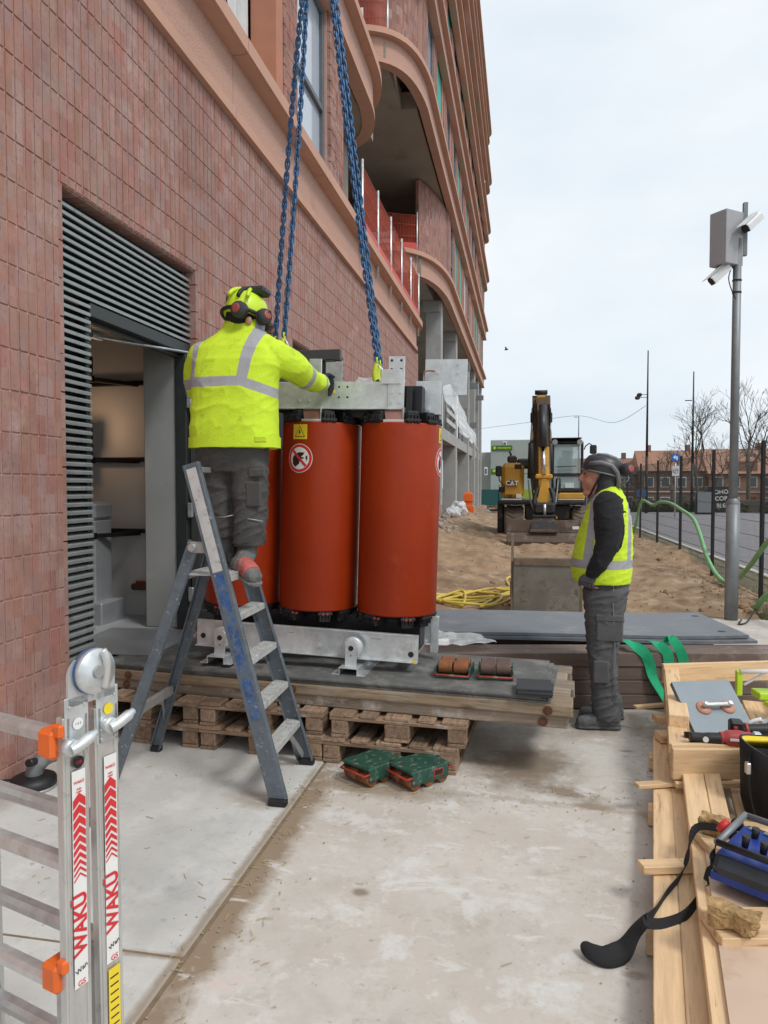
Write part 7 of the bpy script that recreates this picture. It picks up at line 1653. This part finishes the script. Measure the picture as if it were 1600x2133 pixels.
def muff(c, ax, par, off, s=1.0):
    c = Vector(c)-off; z = Vector(ax).normalized(); x = z.orthogonal().normalized(); y = z.cross(x); TT = mapT(c, x, y, z)
    m_ = MB(); m_.lathe([(.0, -.012), (.03*s, -.012), (.042*s, -.004), (.045*s, .012), (.04*s, .026), (.025*s, .034), (0, .036)], 20, T=TT); o = m_.build('ear_muff', hoodg, par)
    m_ = MB(); m_.lathe([(.012*s, .0345), (.026*s, .034), (.024*s, .038), (.012*s, .038)], 16, T=TT); m_.build('muff_badge', muffr, o)
    m_ = MB(); m_.lathe([(.02*s, -.026), (.042*s, -.024), (.045*s, -.012), (.02*s, -.012)], 18, T=TT); m_.build('muff_cushion', C['dark'], o)
muff(q1(499, 645, -.03), (-.25, -.9, .1), hel, Vector(W1.location), 1.05); muff(q1(549, 660, .05), (.85, -.45, .2), hel, Vector(W1.location))
for P in ([q1(549, 660, .02), q1(562, 648, .05), q1(563, 668, .06), q1(553, 682, .07)], [q1(490, 640, -.02), q1(478, 640, .02), q1(472, 660, .06), q1(470, 680, .08)]): m_ = MB(); m_.tube([p-Vector(W1.location) for p in spline(P, 5)], .006, 6); m_.build('muff_wire', C['dark'], hel)
mb = MB(); ball(mb, H0+Vector((-.005, -.005, -.035)), (.105, .118, .105)); limb_(mb, [q1(505, 705, .08), q1(510, 680, .11)], [.07, .085]); fuse('black_hood', mb, blackc, W1, .007, 4, .004, .06)
mb = MB(); ball(mb, q1(518, 668, .02), (.02, .012, .025)); fuse('ear', mb, C['skin'], W1, .004, 2)

# ---- worker standing at the beams (profile, facing the building)
Y2 = 5.0
W2 = thing('person', 'worker in lime hi-vis vest over black hoodie standing on the concrete, looking up', 'person', (WY(1262, 1515, Y2).x, Y2, 0)); o2 = Vector(W2.location)
def q2(px, py, yo=0.0): return WY(px, py, Y2+yo)
def ringy(px0, px1, py, hw, yo=0.0, p=2.3):
    a, b = q2(px0, py, yo), q2(px1, py, yo); return ell((a+b)/2, (1, 0, 0), (0, 1, 0), (b.x-a.x)/2, hw, 28, p)
mb = MB()
mb.loft([ringy(1222, 1306, 1215, .15), ringy(1200, 1308, 1160, .18), ringy(1222, 1306, 1080, .19), ringy(1236, 1298, 1045, .16), ringy(1248, 1284, 1025, .08)])
limb_(mb, [q2(1264, 1045), q2(1250, 1012)], [.06, .058])
# head with face
hc = q2(1245, 985); ball(mb, hc, (.092, .077, .11)); ball(mb, q2(1240, 1003), (.085, .066, .085))
limb_(mb, [q2(1240, 1022), q2(1223, 1026), ], [.045, .028]); ball(mb, q2(1221, 1027), (.022, .025, .02))
ball(mb, q2(1222, 1008), (.03, .045, .04)); limb_(mb, [q2(1217, 984), q2(1208.5, 998)], [.011, .015], 10); ball(mb, q2(1211, 1000), (.014, .019, .011))
ball(mb, q2(1214.5, 1010), (.010, .024, .006)); ball(mb, q2(1215.5, 1015), (.011, .022, .007))
for s in (-1, 1): ball(mb, q2(1219, 980, s*.03), (.013, .024, .010)); ball(mb, q2(1226, 1002, s*.042), (.026, .022, .028))
for yo in (-.1, .11): limb_(mb, [q2(1268, 1225, yo), q2(1256, 1340, yo), q2(1262, 1490, yo)], [.085, .055, .04])
limb_(mb, [q2(1268, 1055, -.19), q2(1262, 1140, -.23), q2(1230, 1198, -.2)], [.05, .042, .03]); limb_(mb, [q2(1266, 1055, .2), q2(1262, 1140, .24), q2(1240, 1190, .18)], [.05, .042, .03])
fuse('body', mb, C['skin'], W2, .006, 3)
for s in (-1, 1):
    m_ = MB(); ball(m_, q2(1217.5, 986.5, s*.031)-o2, (.0065, .011, .0055), 10); m_.build('eye', mat('eye_%d' % (s+1), (.08, .05, .04), .3), W2); m_ = MB(); m_.tube([q2(1216, 979, s*.018)-o2, q2(1217, 977.5, s*.032)-o2, q2(1222, 979, s*.048)-o2], .0035, 6); m_.build('eyebrow', mat('brow_%d' % (s+1), (.09, .05, .03), .8), W2)
m_ = MB(); m_.tube([q2(1216.5, 1012.5, -.024)-o2, q2(1212.6, 1012.3, 0)-o2, q2(1216.5, 1012.5, .024)-o2], .0022, 6); m_.build('mouth', mat('mouth', (.22, .07, .06), .6), W2)
# hoodie sleeves, hood
mb = MB()
arm2 = [q2(1266, 1052, -.17), q2(1268, 1085, -.215), q2(1266, 1130, -.235), q2(1250, 1168, -.235), q2(1234, 1193, -.215)]
limb_(mb, arm2, [.095, .092, .078, .062, .046], 18); limb_(mb, [q2(1264, 1052, .17), q2(1262, 1130, .24), q2(1240, 1190, .2)], [.09, .075, .046])
mb.loft([ringy(1226, 1310, 1208, .185), ringy(1208, 1312, 1130, .20), ringy(1226, 1310, 1070, .205), ringy(1240, 1300, 1038, .17), ringy(1248, 1288, 1022, .10)])
fuse('hoodie', mb, blackc, W2, .008, 5, .007, .09, (1, 1, 1.2), None, 5)
mb = MB(); mb.loft([ell(q2(px, py), (1, 0, .25), (0, 1, 0), rx, ry, 24) for px, py, rx, ry in ((1262, 1045, .085, .11), (1262, 1028, .085, .10), (1262, 1010, .080, .098), (1263, 990, .085, .10), (1264, 972, .082, .095), (1262, 955, .05, .06))]); ball(mb, q2(1266, 985), (.095, .102, .115))
fuse('hood', mb, hoodg, W2, .007, 4, .006, .06, None, None, 4)
# vest
mb = MB()
V = [(1211, 1196, 1313, .222), (1200, 1191, 1315, .228), (1175, 1189, 1317, .232), (1150, 1193, 1318, .232), (1115, 1203, 1318, .228), (1080, 1215, 1315, .22), (1052, 1225, 1309, .19), (1034, 1233, 1302, .16), (1020, 1243, 1294, .12), (1013, 1249, 1288, .09)]
mb.loft([ringy(a, b, py, hw, 0, 2.2) for py, a, b, hw in V])
zv, zt_ = q2(1250, 1170).z, q2(1250, 1062).z
def att2(co):
    x, y, z = co[:, 0], co[:, 1], co[:, 2]; d = .0285-np.abs(z-zv)
    k = np.clip((z-zv)/(zt_-zv), 0, 1.5)
    def st(b0, b1, t0, t1): a = q2(b0, 1165).x*(1-k)+q2(t0, 1062).x*k; b = q2(b1, 1165).x*(1-k)+q2(t1, 1062).x*k; return np.where((z > zv), np.minimum(x-a, b-x), -1)
    return np.maximum.reduce([d, st(1208, 1225, 1226, 1240), st(1298, 1308, 1303, 1312)])
vest = fuse('vest', mb, two_tone('hivis_vest', HIV, REFL), W2, .0075, 4, .006, .08, (1, 1, 1.3), att2, 6)
# armholes: black sleeve stands proud of the vest; trim ring
mb = MB(); mb.loft([ell(q2(px, py, -.213), (1, 0, 0), (0, 1, 0), rx, .022, 20) for px, py, rx in ((1262, 1046, .03), (1264, 1056, .075), (1268, 1080, .098), (1270, 1110, .096), (1268, 1140, .08), (1264, 1160, .05), (1262, 1168, .02))]); fuse('armhole', mb, blackc, W2, .007, 3, .003, .06)
# trousers and shoes
mb = MB(); mb.loft([ringy(1217, 1311, 1196, .185), ringy(1214, 1309, 1235, .19), ringy(1216, 1302, 1268, .18)])
for yo, sh_ in ((-.10, 0), (.115, 1)):
    L_ = [(1225, 1214, 1308, .105), (1275, 1217, 1300, .10), (1330, 1220, 1290, .09), (1380, 1224, 1284, .085), (1400, 1227, 1286, .085), (1440, 1231, 1286, .082), (1475, 1234, 1290, .085), (1497, 1236, 1293, .085)]
    mb.loft([ringy(a+(4 if sh_ else 0), b+(2 if sh_ else 0), py, hw, yo) for py, a, b, hw in L_])
fuse('trousers', mb, mat('trousers_blue_grey', (.085, .086, .092), .85, 0, .2, 9, bump=.35, bscale=150, dirt=((.11, .105, .10), .14, 5)), W2, .008, 4, .014, .12, (1, 1, 1.3), None, 12)
MB().tube([q2(px, py, yo)-o2 for px, py, yo in ((1278, 1215, -.19), (1277, 1260, -.20), (1281, 1330, -.185), (1280, 1400, -.183), (1282, 1470, -.182))], .0035, 6).build('leg_piping', C['poleg'], W2)
MB().box(q2(1252, 1400, -.188)-o2, (.10, .02, .15), 0, .009).build('knee_pad_pocket', bpy.data.materials['trousers_blue_grey'], W2)
MB().tube([q2(px, py, yo)-o2 for px, py, yo in ((1252, 985, -.112), (1240, 1010, -.088), (1230, 1030, -.05), (1226, 1036, 0))], .006, 6).build('chin_strap', C['blackm'], W2)
for px, py, w_, h_, t__ in ((1270, 1310, .17, .17, 0),):
    MB().box(q2(px, py, -.184)-o2, (w_, .02, h_), 0, .009).build('cargo_pocket', bpy.data.materials['trousers_blue_grey'], W2); MB().box(q2(px, py-22, -.188)-o2, (w_+.006, .02, .045), 0, .007).build('pocket_flap', bpy.data.materials['trousers_blue_grey'], W2)
shoem = mat('shoe_grey', (.10, .105, .105), .8, 0, .2, 14, bump=.3, bscale=90, dirt=((.2, .2, .19), .2, 9))
for yo, dx in ((-.10, 0), (.12, .02)):
    a = q2(1292, 1500, yo); b = q2(1199, 1500, yo); H = Vector((a.x+dx, Y2+yo, 0)); T = Vector((b.x+dx, Y2+yo-.02, 0)); mb = MB(); f = (T-H)
    mb.loft([ell(H+f*t+Vector((0, 0, h)), (0, 1, 0), (0, 0, 1), w, hh, 20, 2.6) for t, w, h, hh in ((.0, .03, .04, .035), (.06, .042, .05, .048), (.3, .044, .06, .058), (.55, .048, .05, .048), (.8, .053, .042, .04), (.95, .042, .036, .033), (1.0, .02, .03, .02))]); limb_(mb, [H+f*.2+Vector((0, 0, .06)), H+f*.22+Vector((0, 0, .13))], [.055, .06])
    s_ = fuse('shoe', mb, shoem, W2, .006, 4, .003, .05)
    mb = MB(); mb.loft([ell(H+f*t+Vector((0, 0, .013)), (0, 1, 0), (0, 0, 1), w, .013, 20, 4) for t, w in ((-.015, .028), (.05, .045), (.35, .043), (.7, .054), (.93, .046), (1.01, .022))]); fuse('sole', mb, shoem, W2, .005, 1)
hand('glove', W2, arm2[4]+Vector((-.004, 0, -.01)), q2(1223, 1213, -.215), (-.12, .02, -1), (-1, .15, .1), mat('glove_grey', (.075, .07, .085), .8, 0, .2, 20, bump=.3, bscale=120), (.55, .55, -.2), 1.05, thumb=-1, tips=C['skin'])
hand('glove', W2, q2(1240, 1190, .2), q2(1230, 1212, .21), (-.15, 0, -1), (-1, 0, .1), navy, (.4, -.5, -.2), 1.0)
# helmet
H0 = q2(1254, 982); dk = mat('helmet_dark', (.03, .03, .034), .4, 0, .12, 10); gr_ = mat('helmet_grey', (.16, .165, .175), .45, 0, .1, 10)
T = Matrix.Translation(H0) @ Matrix.Rotation(R(13), 4, 'Y') @ Matrix.Translation(-H0)
hm = MB(); hm.loft([[T @ (H0+Vector((.136*k*math.cos(t)+.004, .114*k*math.sin(t), h)))-o2 for t in [2*PI*i/32 for i in range(32)]] for k, h in ((.97, -.02), (1.0, -.008), (1.0, .02), (.95, .055), (.82, .085), (.6, .104), (.3, .114), (.03, .117))]); hel = hm.build('helmet', dk, W2)
br = MB(); br.loft([[T @ (H0+Vector((-.085-k*.55, .09*w, -.012+z)))-o2 for w, z in ((-1, 0), (-.6, .008), (0, .012), (.6, .008), (1, 0), (.6, -.004), (0, 0), (-.6, -.004))] for k in (0, .04, .066)]); br.build('helmet_peak', dk, hel)
for yo in (-1, 1):
    m_ = MB(); m_.tube([T @ (H0+Vector((x, yo*y, z)))-o2 for x, y, z in ((-.095, .085, .03), (-.03, .112, .05), (.04, .113, .045), (.085, .10, .01), (.11, .085, -.04), (.12, .075, -.085))], .016, 8); m_.build('grey_arm', gr_, hel)
    m_ = MB(); m_.tube([T @ (H0+Vector((x, yo*y, z)))-o2 for x, y, z in ((-.06, .05, .098), (.0, .06, .108), (.06, .05, .1), (.11, .04, .07))], .012, 8); m_.build('grey_rib', gr_, hel)
    muff(T @ (H0+Vector((.145, yo*.075, .045))), (.55, yo*.8, .15), hel, o2, .95)
    m_ = MB(); m_.tube([T @ (H0+Vector((x, yo*y, z)))-o2 for x, y, z in ((.15, .09, .03), (.165, .1, -.02), (.13, .105, -.07))], .005, 6); m_.build('muff_wire', gr_, hel)
m_ = MB(); m_.tube([T @ (H0+Vector((.136*math.cos(t)+.004, .115*math.sin(t), -.014)))-o2 for t in [2*PI*i/32 for i in range(32)]], .006, 6, closed=True); m_.build('helmet_rim', gr_, hel)
